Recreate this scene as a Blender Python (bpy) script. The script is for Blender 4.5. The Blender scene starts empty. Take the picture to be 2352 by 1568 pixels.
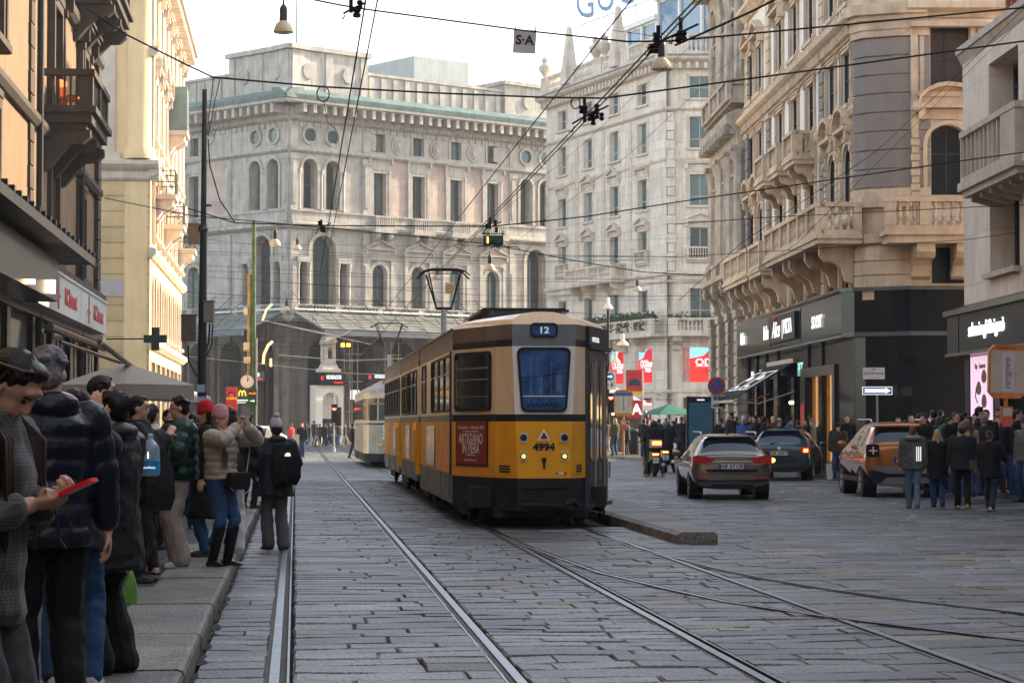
import bpy, bmesh, math, random
from mathutils import Vector, Matrix, Euler
R = math.radians; PI = math.pi; V = Vector
random.seed(7)
sc = bpy.context.scene; COL = sc.collection
F_ = 5000.0; HC = 1.53; PITCH = math.atan(189/F_)
# ---- a 2352x1568 measuring grid over the photograph: world point on the ray of (x, y) at forward distance Y
def P(x, y, Y):
    u = (x-1176)/F_; v = (784-y)/F_
    t = Y/(math.cos(PITCH)-v*math.sin(PITCH))
    return V((u*t, Y, HC+t*(math.sin(PITCH)+v*math.cos(PITCH))))
def K(k): return F_/k
SD = V((-.0990, .9951, 0)); SR = V((.9951, .0990, 0))
def S(t, s, z=0.0): return SR*t+SD*s+V((0, 0, z))
ST_ANG = math.atan2(.0990, .9951)
# ---------------------------------------------------------------- materials
MC = {}
def nd(nt, typ, **kw):
    n = nt.nodes.new(typ)
    for k, v in kw.items():
        if k.startswith('i_'):
            key = k[2:]; key = int(key) if key.isdigit() else key.replace('_', ' ')
            n.inputs[key].default_value = v
        else: setattr(n, k, v)
    return n
def mat(name, col, rough=.6, metal=0., var=.18, scale=2.5, bump=0., bscale=30, spec=.28, emis=None, estr=1., streak=0.,
        brick=None, coat=0., island=0., spk=0., alpha=1., trans=0., detail=4, sheen=0.):
    if name in MC: return MC[name]
    m = bpy.data.materials.new(name); m.use_nodes = True; nt = m.node_tree; L = nt.links
    b = nt.nodes['Principled BSDF']
    b.inputs['Roughness'].default_value = rough; b.inputs['Metallic'].default_value = metal
    b.inputs['Specular IOR Level'].default_value = spec
    b.inputs['Coat Weight'].default_value = coat; b.inputs['Coat Roughness'].default_value = .06
    if sheen: b.inputs['Sheen Weight'].default_value = sheen
    if trans: b.inputs['Transmission Weight'].default_value = trans
    if alpha < 1: b.inputs['Alpha'].default_value = alpha
    tc = nd(nt, 'ShaderNodeTexCoord'); vec = tc.outputs['Object']
    c = tuple(col)+(1,)
    cur = None
    if var > 0:
        n1 = nd(nt, 'ShaderNodeTexNoise', i_Scale=scale, i_Detail=float(detail), i_Roughness=.6); L.new(vec, n1.inputs['Vector'])
        mr = nd(nt, 'ShaderNodeMapRange', i_1=.3, i_2=.7, i_3=1-var, i_4=1+var*.6); L.new(n1.outputs[0], mr.inputs[0])
        cur = mr.outputs[0]
    def mul(a, bb):
        mm = nd(nt, 'ShaderNodeMath', operation='MULTIPLY'); L.new(a, mm.inputs[0]); L.new(bb, mm.inputs[1]); return mm.outputs[0]
    if streak:
        mp = nd(nt, 'ShaderNodeMapping'); mp.inputs['Scale'].default_value = (2.2, 2.2, .22); L.new(vec, mp.inputs[0])
        n2 = nd(nt, 'ShaderNodeTexNoise', i_Scale=1.5, i_Detail=6., i_Roughness=.7); L.new(mp.outputs[0], n2.inputs['Vector'])
        mr = nd(nt, 'ShaderNodeMapRange', i_1=.42, i_2=.75, i_3=1., i_4=1-streak); L.new(n2.outputs[0], mr.inputs[0])
        cur = mul(cur, mr.outputs[0]) if cur else mr.outputs[0]
    if spk:
        n3 = nd(nt, 'ShaderNodeTexNoise', i_Scale=38., i_Detail=4., i_Roughness=.75); L.new(vec, n3.inputs['Vector'])
        mr = nd(nt, 'ShaderNodeMapRange', i_1=.38, i_2=.62, i_3=1-spk, i_4=1+spk*1.3); L.new(n3.outputs[0], mr.inputs[0])
        cur = mul(cur, mr.outputs[0]) if cur else mr.outputs[0]
    if island:
        g = nd(nt, 'ShaderNodeNewGeometry')
        mr = nd(nt, 'ShaderNodeMapRange', i_1=0., i_2=1., i_3=1-island, i_4=1+island); L.new(g.outputs['Random Per Island'], mr.inputs[0])
        cur = mul(cur, mr.outputs[0]) if cur else mr.outputs[0]
    hgt = None
    if brick:
        bw, bh, mo, dk = brick
        sx = nd(nt, 'ShaderNodeSeparateXYZ'); L.new(vec, sx.inputs[0])
        ad = nd(nt, 'ShaderNodeMath', operation='ADD'); L.new(sx.outputs[0], ad.inputs[0]); L.new(sx.outputs[1], ad.inputs[1])
        cx = nd(nt, 'ShaderNodeCombineXYZ'); L.new(ad.outputs[0], cx.inputs[0]); L.new(sx.outputs[2], cx.inputs[1])
        bt = nd(nt, 'ShaderNodeTexBrick', i_Scale=1., i_5=mo, i_6=.1, i_7=0.); bt.inputs['Mortar Size'].default_value = mo
        bt.inputs['Brick Width'].default_value = bw; bt.inputs['Row Height'].default_value = bh
        bt.inputs['Color1'].default_value = (1, 1, 1, 1); bt.inputs['Color2'].default_value = (.86, .86, .86, 1); bt.inputs['Mortar'].default_value = (dk, dk, dk, 1)
        bt.inputs['Mortar Smooth'].default_value = .2
        L.new(cx.outputs[0], bt.inputs[0])
        sp = nd(nt, 'ShaderNodeSeparateColor'); L.new(bt.outputs[0], sp.inputs[0])
        cur = mul(cur, sp.outputs[0]) if cur else sp.outputs[0]
        hgt = sp.outputs[0]
    if cur is not None:
        vm = nd(nt, 'ShaderNodeVectorMath', operation='SCALE'); vm.inputs[0].default_value = col; L.new(cur, vm.inputs['Scale'])
        L.new(vm.outputs[0], b.inputs['Base Color'])
    else: b.inputs['Base Color'].default_value = c
    if bump or hgt is not None:
        n4 = nd(nt, 'ShaderNodeTexNoise', i_Scale=float(bscale), i_Detail=3.); L.new(vec, n4.inputs['Vector'])
        bp = nd(nt, 'ShaderNodeBump', i_Strength=min(1., bump if bump else .2), i_Distance=.02); L.new(n4.outputs[0], bp.inputs['Height'])
        if hgt is not None:
            b2 = nd(nt, 'ShaderNodeBump', i_Strength=.8, i_Distance=.03); L.new(hgt, b2.inputs['Height']); L.new(bp.outputs[0], b2.inputs['Normal']); bp = b2
        L.new(bp.outputs[0], b.inputs['Normal'])
    if emis:
        b.inputs['Emission Color'].default_value = tuple(emis)+(1,); b.inputs['Emission Strength'].default_value = estr
    MC[name] = m; return m
# ---------------------------------------------------------------- mesh builder
class MB:
    def __init__(s): s.v = []; s.f = []; s.m = []; s.T = None
    def av(s, pts):
        n = len(s.v)
        if s.T is not None: s.v.extend([tuple(s.T @ V(p)) for p in pts])
        else: s.v.extend([tuple(p) for p in pts])
        return n
    def face(s, pts, m=0):
        n = s.av(pts); s.f.append(tuple(range(n, n+len(pts)))); s.m.append(m); return s
    def box(s, x0, x1, y0, y1, z0, z1, m=0):
        n = s.av([(x0,y0,z0),(x1,y0,z0),(x1,y1,z0),(x0,y1,z0),(x0,y0,z1),(x1,y0,z1),(x1,y1,z1),(x0,y1,z1)])
        for q in ((0,3,2,1),(4,5,6,7),(0,1,5,4),(1,2,6,5),(2,3,7,6),(3,0,4,7)):
            s.f.append(tuple(n+i for i in q)); s.m.append(m)
        return s
    def frustum(s, x0, x1, y0, y1, z0, z1, ix, iy, m=0):     # box whose top is inset by ix, iy
        n = s.av([(x0,y0,z0),(x1,y0,z0),(x1,y1,z0),(x0,y1,z0),(x0+ix,y0+iy,z1),(x1-ix,y0+iy,z1),(x1-ix,y1-iy,z1),(x0+ix,y1-iy,z1)])
        for q in ((0,3,2,1),(4,5,6,7),(0,1,5,4),(1,2,6,5),(2,3,7,6),(3,0,4,7)):
            s.f.append(tuple(n+i for i in q)); s.m.append(m)
        return s
    def loft(s, rings, m=0, cap=True, close=True):
        n0 = s.av([p for r in rings for p in r]); k = len(rings[0])
        for i in range(len(rings)-1):
            for j in range(k if close else k-1):
                a = n0+i*k+j; b = n0+i*k+(j+1) % k
                s.f.append((a, b, b+k, a+k)); s.m.append(m)
        if cap:
            s.f.append(tuple(n0+j for j in reversed(range(k)))); s.m.append(m)
            s.f.append(tuple(n0+(len(rings)-1)*k+j for j in range(k))); s.m.append(m)
        return s
    def prism(s, pts, axis, a0, a1, m=0):     # closed polygon of 2D points extruded along an axis
        def mk(p, a):
            return (a, p[0], p[1]) if axis == 0 else ((p[0], a, p[1]) if axis == 1 else (p[0], p[1], a))
        return s.loft([[mk(p, a0) for p in pts], [mk(p, a1) for p in pts]], m)
    def lathe(s, prof, n=12, c=(0, 0, 0), m=0, sx=1., sy=1.):
        rings = [[(c[0]+r*sx*math.cos(2*PI*i/n), c[1]+r*sy*math.sin(2*PI*i/n), c[2]+z) for i in range(n)] for r, z in prof]
        return s.loft(rings, m)
    def tube(s, pts, r, n=6, m=0):
        pts = [V(p) for p in pts]; rs = r if isinstance(r, (list, tuple)) else [r]*len(pts)
        rings = []; up = None
        for i, p in enumerate(pts):
            d = (pts[min(i+1, len(pts)-1)]-pts[max(i-1, 0)]).normalized()
            if up is None: up = V((0, 0, 1)) if abs(d.z) < .9 else V((1, 0, 0))
            x = d.cross(up)
            if x.length < 1e-5: x = d.cross(V((1, 0, 0)))
            x.normalize(); y = x.cross(d).normalized(); up = y
            rings.append([p+(x*math.cos(2*PI*j/n)+y*math.sin(2*PI*j/n))*rs[i] for j in range(n)])
        return s.loft(rings, m)
    def sphere(s, c, r, n=10, m=0, sc3=(1, 1, 1)):
        pr = []
        rings = [[(c[0]+r*sc3[0]*max(.02, math.sin(PI*i/(n//2+2)))*math.cos(2*PI*j/n), c[1]+r*sc3[1]*max(.02, math.sin(PI*i/(n//2+2)))*math.sin(2*PI*j/n), c[2]-r*sc3[2]*math.cos(PI*i/(n//2+2))) for j in range(n)] for i in range(n//2+3)]
        return s.loft(rings, m)
    def mesh(s, name, mats, smooth=None):
        me = bpy.data.meshes.new(name); me.from_pydata(s.v, [], s.f)
        for m in mats: me.materials.append(m)
        me.polygons.foreach_set('material_index', s.m)
        if smooth is not None:
            me.polygons.foreach_set('use_smooth', [True]*len(s.f)); me.update()
            me.set_sharp_from_angle(angle=R(smooth))
        me.update(); return me
    def obj(s, name, mats, parent=None, loc=(0, 0, 0), rz=0., smooth=None, fix=False):
        if not isinstance(mats, (list, tuple)): mats = [mats]
        me = s.mesh(name, mats, smooth)
        if fix:
            bm = bmesh.new(); bm.from_mesh(me); bmesh.ops.recalc_face_normals(bm, faces=bm.faces); bm.to_mesh(me); bm.free()
        return link(name, me, parent, loc, rz)
def link(name, data, parent=None, loc=(0, 0, 0), rz=0.):
    o = bpy.data.objects.new(name, data); COL.objects.link(o); o.location = loc; o.rotation_euler = (0, 0, rz)
    if parent is not None: o.parent = parent
    return o
def tag(o, label=None, cat=None, group=None, kind=None):
    if label: o['label'] = label
    if cat: o['category'] = cat
    if group: o['group'] = group
    if kind: o['kind'] = kind
    return o
def thing(name, label, cat, loc=(0, 0, 0), rz=0., group=None):
    return tag(link(name, None, None, loc, rz), label, cat, group)
def struct(o): o['kind'] = 'structure'; return o
def dup(root, loc=None, rz=None, label=None, group=None):
    def cp(o, par):
        c = o.copy(); COL.objects.link(c); c.parent = par
        for ch in o.children: cp(ch, c)
        return c
    r = cp(root, None)
    if loc is not None: r.location = loc
    if rz is not None: r.rotation_euler = (0, 0, rz)
    if label: r['label'] = label
    if group: r['group'] = group
    return r
FONT = {}
def text(body, size, m, parent, loc, rot=(PI/2, 0, 0), name='lettering', ext=.004, align='CENTER', sx=1., bold=0., shear=0.):
    cu = bpy.data.curves.new(name, 'FONT'); cu.body = body; cu.size = size; cu.align_x = align; cu.align_y = 'CENTER'
    cu.extrude = ext; cu.offset = bold; cu.shear = shear; cu.resolution_u = 3
    o = bpy.data.objects.new('t', cu); COL.objects.link(o)
    dg = bpy.context.evaluated_depsgraph_get(); me = bpy.data.meshes.new_from_object(o.evaluated_get(dg))
    bpy.data.objects.remove(o); me.name = name
    me.materials.clear(); me.materials.append(m)
    t = link(name, me, parent, loc); t.rotation_euler = rot; t.scale = (sx, 1, 1); return t
# ================================================================ camera, light
cam = bpy.data.cameras.new('camera'); co = bpy.data.objects.new('camera', cam); COL.objects.link(co)
cam.sensor_width = 36; cam.lens = 36*F_/2352; cam.clip_end = 2000; cam.clip_start = .1
co.location = (0, 0, HC); co.rotation_euler = (PI/2+PITCH, 0, 0); sc.camera = co
SUN_AZ = R(60); SUN_EL = R(27)     # clockwise from +Y
w = bpy.data.worlds.new('World'); sc.world = w; w.use_nodes = True; nt = w.node_tree
sky = nt.nodes.new('ShaderNodeTexSky'); sky.sky_type = 'NISHITA'; sky.sun_disc = False
sky.sun_elevation = SUN_EL; sky.sun_rotation = SUN_AZ; sky.air_density = 1.0; sky.dust_density = 1.2; sky.ozone_density = .6
hs = nt.nodes.new('ShaderNodeHueSaturation'); hs.inputs['Saturation'].default_value = .62; nt.links.new(sky.outputs[0], hs.inputs['Color'])
wm = nt.nodes.new('ShaderNodeVectorMath'); wm.operation = 'MULTIPLY'; wm.inputs[1].default_value = (1.01, 1.0, .97); nt.links.new(hs.outputs[0], wm.inputs[0]); nt.links.new(wm.outputs[0], nt.nodes['Background'].inputs[0]); nt.nodes['Background'].inputs[1].default_value = .15
sl = bpy.data.lights.new('sun', 'SUN'); sl.energy = 4.0; sl.angle = R(.5); sl.color = (1, .83, .62)
so = bpy.data.objects.new('sun', sl); COL.objects.link(so)
d = V((math.sin(SUN_AZ)*math.cos(SUN_EL), math.cos(SUN_AZ)*math.cos(SUN_EL), math.sin(SUN_EL)))
so.rotation_euler = d.to_track_quat('Z', 'Y').to_euler(); so.location = (30, 0, 60)
sc.view_settings.view_transform = 'Standard'; sc.view_settings.look = 'None'; sc.view_settings.exposure = 1.93; sc.view_settings.gamma = 1
# ================================================================ ground
m_joint = mat('joint earth', (.012, .013, .013), .95, var=.4, scale=6)
m_stone = mat('granite sett', (.094, .100, .101), .47, var=.75, scale=.5, island=.42, spk=.55, bump=1., bscale=26, detail=8, spec=.34)
m_stone_y = mat('warm granite sett', (.135, .115, .085), .5, var=.4, scale=1.3, island=.35, spk=.55, bump=1., bscale=35, detail=6)
m_asph = mat('asphalt', (.034, .036, .039), .8, var=.3, scale=2, spk=.3, bump=.4, bscale=120)
m_slab = mat('kerb granite', (.15, .142, .125), .6, var=.35, scale=1.5, island=.3, spk=.5, bump=1., bscale=50, streak=.2)
m_rail = mat('polished rail', (.15, .165, .18), .36, 1., var=.4, scale=6, streak=.2)
m_railside = mat('rusty rail side', (.055, .045, .038), .7, .4, var=.4)
g = MB(); g.face([(-400, -60, -.05), (400, -60, -.05), (400, 900, -.05), (-400, 900, -.05)])
struct(g.obj('ground', m_joint))
def setts(mb, t0, t1, s0, s1, dmin, dmax, lmin, lmax, skew=None, near=60, warm=None, gap=.018):
    s = s0; rnd = random.random
    while s < s1:
        dep = random.uniform(dmin, dmax)
        if s > near: dep *= 2.2
        t = t0; off = rnd()
        first = True
        while t < t1-.02:
            ln = random.uniform(lmin, lmax)*(.5+off if first else 1); first = False
            if s > near: ln *= 1.8
            te = min(t+ln, t1)
            if t1-te < .14: te = t1
            j = .012; h = random.uniform(-.005, .004); tl = random.uniform(-.004, .004)
            g2 = gap*(.35+rnd()*1.1)
            a = [t+g2*.25, te-g2*.25]; b = [s+g2*.62, s+dep-g2*.62]
            if a[1]-a[0] < .05: t = te; continue
            pts = []
            mid = max(1, int((a[1]-a[0])/.14)) if s < 32 else 1
            lower = [(a[0]+(a[1]-a[0])*i/(mid+1), b[0]) for i in range(mid+2)]
            upper = [(a[1]-(a[1]-a[0])*i/(mid+1), b[1]) for i in range(mid+2)]
            ring = lower+upper
            ring = [(x+random.uniform(-j, j)*.7, y+random.uniform(-j, j)) for x, y in ring]
            if skew: ring = [(x, y+skew(x, y)) for x, y in ring]
            cx = (a[0]+a[1])/2; cy = (b[0]+b[1])/2+(skew(cx, (b[0]+b[1])/2) if skew else 0)
            wm = 1 if (warm and warm(cx, cy)) else 0
            top = [S(cx+(x-cx)*.955, cy+(y-cy)*.90, h+tl*(1 if x > cx else -1)) for x, y in ring]
            out = [S(x, y, h-.013) for x, y in ring]
            n = len(ring); i0 = mb.av([tuple(p) for p in top+out+[S(x, y, -.05) for x, y in ring]])
            mb.f.append(tuple(range(i0, i0+n))); mb.m.append(wm)
            for q in range(n):
                r2 = (q+1) % n
                mb.f.append((i0+n+q, i0+n+r2, i0+r2, i0+q)); mb.m.append(wm)
                if s < near: mb.f.append((i0+2*n+q, i0+2*n+r2, i0+n+r2, i0+n+q)); mb.m.append(wm)
            t = te
        s += dep
def warm(t, s):
    if random.random() < .35: return False
    v = math.sin(t*1.3+s*.9)+math.sin(s*2.1-t*2.3)+math.sin(t*5+s*3)*.7
    return (v > 1.05 and 15 < s < 26 and t > .2) or (v > .5 and 17 < s < 26.5 and t > 3.2 and abs(s-26+(t-4)*.9) < 2.2) or (v > 1.9)
def wav(t, s): return .05*math.sin(t*2.1+s*.7)+.02*math.sin(t*5.3+s*2)
mb = MB()
setts(mb, -.60, -.175, 8, 160, .28, .50, .42, .60, wav)
setts(mb, -.01, 1.285, 8, 160, .22, .50, .45, 1.1, wav, warm=warm)
setts(mb, 1.40, 2.745, 8, 160, .22, .46, .30, .80, wav, warm=warm)
setts(mb, 2.91, 4.195, 8, 160, .22, .48, .35, .9, wav, warm=warm)
def wav2(t, s):
    a = max(0, min(1, (30-s)/14))
    return .06*math.sin(t*1.1+s*.5)+a*.10*(t-4.3)*1.0+.03*math.sin(t*4.3+s*2.2)
setts(mb, 4.31, 14.5, 9, 32, .30, .62, .45, 1.1, wav2, warm=warm)
setts(mb, 5.5, 14.5, 32, 160, .28, .45, .35, .75, wav2, near=50)
setts(mb, -12, -.60, 110, 160, .18, .30, .35, .75, wav2, near=50)
setts(mb, 14.5, 26, 95, 160, .18, .30, .35, .75, wav2, near=50)
struct(mb.obj('cobbled_road', [m_stone, m_stone_y]))
# tram tracks: grooved rails
def rail(mb, pts, side, wd=.060):
    # pts: (t, s) centre line; side: +1 groove on the right
    for i in range(len(pts)-1):
        a, b = pts[i], pts[i+1]
        for (o0, o1, z, m) in ((-.5*wd, .5*wd, .007, 0), (side*(.5*wd+.045), side*(.5*wd+.060), .004, 0), (side*.5*wd, side*(.5*wd+.045), -.036, 1), (-.5*wd-.03, -.5*wd, -.006, 1)):
            lo, hi = min(o0, o1), max(o0, o1)
            mb.loft([[S(a[0]+lo, a[1], -.05), S(a[0]+hi, a[1], -.05), S(a[0]+hi, a[1], z), S(a[0]+lo, a[1], z)],
                     [S(b[0]+lo, b[1], -.05), S(b[0]+hi, b[1], -.05), S(b[0]+hi, b[1], z), S(b[0]+lo, b[1], z)]], m)
mb = MB()
rail(mb, [(-.12, 6), (-.12, 160)], 1); rail(mb, [(1.34, 6), (1.34, 160)], -1)
struct(mb.obj('tram_track', [m_rail, m_railside]))
mb = MB()
rail(mb, [(2.80, 6), (2.80, 160)], 1); rail(mb, [(4.25, 6), (4.25, 160)], -1)
struct(mb.obj('tram_track', [m_rail, m_railside]))
# the branch of the switch that swings away to the right
def gt(x, y):
    k = (y-973)/HC; X = (x-1176)/k; Y = F_/k
    return (X*SR.x+Y*SR.y, X*SD.x+Y*SD.y)
mb = MB()
br = [gt(*p) for p in ((1150, 1229), (1194, 1250), (1375, 1315), (1530, 1352), (1670, 1383), (1889, 1415), (2086, 1439), (2352, 1471), (2600, 1500))]
rail(mb, br, 1, .05)
br = [gt(*p) for p in ((1400, 1228), (1466, 1258), (1632, 1303), (1760, 1329), (1897, 1352), (2100, 1380), (2352, 1408), (2600, 1433))]
rail(mb, br, -1, .035)
o = struct(mb.obj('tram_track', [mat('dull rail', (.16, .165, .175), .4, 1., var=.4, scale=4), m_railside])); o.location.z = .006
# left pavement: asphalt with a wide granite kerb course
KT = -.62; KH = .13
mb = MB()
mb.face([S(-14, 4, KH-.004), S(KT-.42, 4, KH-.004), S(KT-.42, 112, KH-.004), S(-14, 112, KH-.004)])
struct(mb.obj('pavement_left', m_asph))
mb = MB(); s = 6.
while s < 112:
    ln = random.uniform(.7, 1.3) if s < 60 else 2.4
    wd = random.uniform(.38, .62) if s > 25 else random.uniform(.45, .75)
    g2 = .009; e = random.uniform(-.006, .006)
    a0, a1 = S(KT-wd, s+g2), S(KT+e, s+g2); b0, b1 = S(KT-wd+random.uniform(-.03, .03), s+ln-g2), S(KT+e, s+ln-g2)
    z = KH+random.uniform(.002, .012); up = V((0, 0, 1))
    rings = []
    for (p0, p1) in ((a0, a1), (b0, b1)):
        r_ = (p1-p0).normalized()
        rings.append([p0-up*.05, p1-up*.05, p1+up*(z-.035), p1-r_*.012+up*(z-.01), p1-r_*.04+up*z, p0+up*z])
    mb.loft(rings, 0); s += ln
struct(mb.obj('kerb_left', m_slab))
mb = MB(); s = 8.
while s < 100:
    l_ = random.uniform(.25, .9); a = [S(KT+.002, s, .005)]+[S(KT+random.uniform(.015, .075), s+l_*q/4, .005) for q in range(5)]+[S(KT+.002, s+l_, .005)]; mb.face(a); s += l_+random.uniform(0, .4)
struct(mb.obj('gutter_dirt', mat('gutter dirt', (.035, .028, .020), .95, var=.5, scale=9)))
# passenger island right of the trams
mb = MB()
out = [(4.86, 27.4), (5.42, 27.6), (5.75, 31), (6.05, 40), (6.05, 92), (4.86, 92)]
ss = 27.5
while ss < 92:
    l_ = random.uniform(.7, 1.2); t1 = 5.38+.57*min(1, (ss-27.5)/9); rr_ = []
    for s_ in (ss+.01, ss+l_-.01): rr_.append([S(4.84, s_, -.05), S(t1+.055*(s_-ss)*(ss < 36), s_, -.05), S(t1+.055*(s_-ss)*(ss < 36), s_, .12), S(t1-.04+.055*(s_-ss)*(ss < 36), s_, .15), S(4.92, s_, .15), S(4.85, s_+random.uniform(-.01, .01), .11)])
    mb.loft(rr_); ss += l_
struct(mb.obj('kerb_island', m_slab))
# right pavements
mb = MB()
def slabpoly(mb, pts, z, m=0): mb.prism(pts, 2, -.05, z, m)
slabpoly(mb, [(9.95, 5), (16.5, 5), (16.5, 55.5), (12.3, 55.5), (11.2, 51.5), (10.15, 49)], .13)
struct(mb.obj('pavement_right', m_asph))
mb = MB()
slabpoly(mb, [(8.3, 62), (9.2, 60.2), (22, 60.2), (20, 63), (9.7, 98), (6.6, 98)], .13)
struct(mb.obj('pavement_right', m_asph))
mb = MB()
slabpoly(mb, [(4.2, 98.2), (5.6, 88), (6.7, 84), (7.3, 84), (6.6, 98.2), (14, 98.2), (14, 104), (3.6, 104)], .12)
struct(mb.obj('pavement_corner', m_asph))
# kerb stones of the right pavements
mb = MB()
def kerbline(mb, pts, h=.135, wd=.28):
    for a, b in zip(pts, pts[1:]):
        a, b = V(a+(0,)), V(b+(0,)); n = int((b-a).length/1.1)+1; d_ = (b-a)/n; q = V((d_.y, -d_.x, 0)).normalized()*wd
        for i in range(n):
            p0, p1 = a+d_*(i+.008), a+d_*(i+.992); z = h+random.uniform(0, .008)
            mb.loft([[p0-V((0, 0, .05)), p0+q-V((0, 0, .05)), p0+q+V((0, 0, z)), p0+q*.1+V((0, 0, z)), p0+V((0, 0, z-.02))],
                     [p1-V((0, 0, .05)), p1+q-V((0, 0, .05)), p1+q+V((0, 0, z)), p1+q*.1+V((0, 0, z)), p1+V((0, 0, z-.02))]])
kerbline(mb, [(9.93, 5), (10.12, 49), (11.1, 51.6), (12.3, 55.4)])
kerbline(mb, [(9.2, 60.1), (8.27, 62), (6.57, 98)])
kerbline(mb, [(6.55, 84), (5.5, 88), (4.1, 98.2), (3.5, 104)])
struct(mb.obj('kerb_right', m_slab, fix=True))
hz = MB(); hz.box(-70, 70, -90, 260, -1, 60); m_hz = bpy.data.materials.new('haze'); m_hz.use_nodes = True; nt = m_hz.node_tree; nt.nodes.remove(nt.nodes['Principled BSDF'])
pv = nt.nodes.new('ShaderNodeVolumePrincipled'); pv.inputs['Density'].default_value = .0004; pv.inputs['Color'].default_value = (.92, .94, .96, 1); pv.inputs['Anisotropy'].default_value = .2; nt.links.new(pv.outputs[0], nt.nodes['Material Output'].inputs['Volume'])
tag(hz.obj('haze', m_hz), kind='stuff')
# ================================================================ facade kit (local frame: x along the wall, -y to the street, z up)
def glassmat(name, c0, c1, rough=.07):
    m = bpy.data.materials.new(name); m.use_nodes = True; nt = m.node_tree; b = nt.nodes['Principled BSDF']
    oi = nd(nt, 'ShaderNodeObjectInfo'); mx = nd(nt, 'ShaderNodeMix', data_type='RGBA')
    mx.inputs[6].default_value = c0+(1,); mx.inputs[7].default_value = c1+(1,)
    pw = nd(nt, 'ShaderNodeMath', operation='POWER', i_1=2.2); nt.links.new(oi.outputs['Random'], pw.inputs[0])
    nt.links.new(pw.outputs[0], mx.inputs[0]); nt.links.new(mx.outputs[2], b.inputs['Base Color'])
    tc = nd(nt, 'ShaderNodeTexCoord'); ns = nd(nt, 'ShaderNodeTexNoise', i_Scale=1.3); nt.links.new(tc.outputs['Object'], ns.inputs[0])
    bp = nd(nt, 'ShaderNodeBump', i_Strength=.12, i_Distance=.05); nt.links.new(ns.outputs[0], bp.inputs['Height']); nt.links.new(bp.outputs[0], b.inputs['Normal'])
    b.inputs['Roughness'].default_value = rough; b.inputs['Specular IOR Level'].default_value = .4
    return m
m_pane = glassmat('window glass', (.012, .017, .022), (.10, .12, .12))
m_pane_g = glassmat('greenish glass', (.03, .06, .065), (.16, .22, .20))
m_dark = mat('dark interior', (.012, .012, .013), .9, var=0)
def wallrow(mb, x0, x1, z0, z1, ops, depth=.3, m=0, y=0., N=10):
    ops = sorted(ops); bd = [x0]+[(a[0]+b[0])/2 for a, b in zip(ops, ops[1:])]+[x1]
    q = lambda a, b, c, d: mb.face([(a, y, c), (b, y, c), (b, y, d), (a, y, d)], m)
    if not ops: q(x0, x1, z0, z1); return
    for i, (cx, w_, zb, zt, ar) in enumerate(ops):
        L, Rr = bd[i], bd[i+1]; a, b = cx-w_/2, cx+w_/2
        q(L, a, z0, z1); q(b, Rr, z0, z1)
        if zb > z0+.001: q(a, b, z0, zb)
        mb.face([(a, y, zb), (b, y, zb), (b, y+depth, zb), (a, y+depth, zb)], m)
        if not ar:
            q(a, b, zt, z1); mb.face([(a, y, zt), (b, y, zt), (b, y+depth, zt), (a, y+depth, zt)], m); zs = zt
        else:
            r = w_/2; zs = zt-r; pt = [(cx-r*math.cos(PI*j/N), zs+r*math.sin(PI*j/N)) for j in range(N+1)]
            for (px, pz), (qx, qz) in zip(pt, pt[1:]):
                mb.face([(px, y, pz), (qx, y, qz), (qx, y, z1), (px, y, z1)], m)
                mb.face([(px, y, pz), (qx, y, qz), (qx, y+depth, qz), (px, y+depth, pz)], m)
        for xx in (a, b): mb.face([(xx, y, zb), (xx, y+depth, zb), (xx, y+depth, zs), (xx, y, zs)], m)
def balusters(mb, x0, x1, y, z0, h, step=.22, r=.07, m=0, n=6):
    k = max(1, int(round((x1-x0)/step)))
    pr = [(r*.9, 0), (r*.9, h*.1), (r*.45, h*.16), (r, h*.38), (r*.45, h*.72), (r*.8, h*.86), (r*.8, h)]
    for i in range(k): mb.lathe([(a, b) for a, b in pr], n, (x0+(i+.5)*(x1-x0)/k, y, z0), m)
def balustrade(mb, x0, x1, y, z0, h, m=0, post=.22, step=.22, posts=None, r=.07):
    mb.box(x0, x1, y-.1, y+.1, z0, z0+h*.14, m); mb.box(x0-.03, x1+.03, y-.13, y+.13, z0+h*.86, z0+h, m)
    ps = posts if posts is not None else [x0, x1-post]
    for p in ps: mb.box(p, p+post, y-.115, y+.115, z0+h*.14, z0+h*.86, m)
    xs = sorted(ps)
    for a, b in zip(xs, xs[1:]):
        if b-a-post > .15: balusters(mb, a+post+.02, b-.02, y, z0+h*.14, h*.72, step, r, m)
def console(mb, x, w_, y0, z1, h, d_, m=0):     # scrolled bracket under a balcony
    pts = [(y0, z1), (y0-d_, z1), (y0-d_, z1-h*.25), (y0-d_*.85, z1-h*.42), (y0-d_*.6, z1-h*.45), (y0-d_*.38, z1-h*.62), (y0-d_*.3, z1-h*.9), (y0-d_*.12, z1-h), (y0, z1-h)]
    mb.prism(pts, 0, x-w_/2, x+w_/2, m)
    mb.T0 = mb.T
    n = 8
    for (cy, cz, r) in ((y0-d_*.72, z1-h*.24, h*.19), (y0-d_*.2, z1-h*.84, h*.12)):
        mb.prism([(cy+r*math.cos(2*PI*i/n), cz+r*math.sin(2*PI*i/n)) for i in range(n)], 0, x-w_/2-.03, x+w_/2+.03, m)
def cornice(mb, x0, x1, z, prof, m=0):         # prof: (protrusion, height) pairs climbing from z
    pts = [(0.05, z)]+[(-p, z+h) for p, h in prof]+[(0.05, z+prof[-1][1])]
    mb.prism(pts, 0, x0, x1, m)
def dentils(mb, x0, x1, z0, z1, p0, p1, w_, step, m=0):
    n = int((x1-x0)/step)
    for i in range(n):
        c = x0+(i+.5)*(x1-x0)/n; mb.box(c-w_/2, c+w_/2, -p1, -p0, z0, z1, m)
WC = {}
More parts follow.
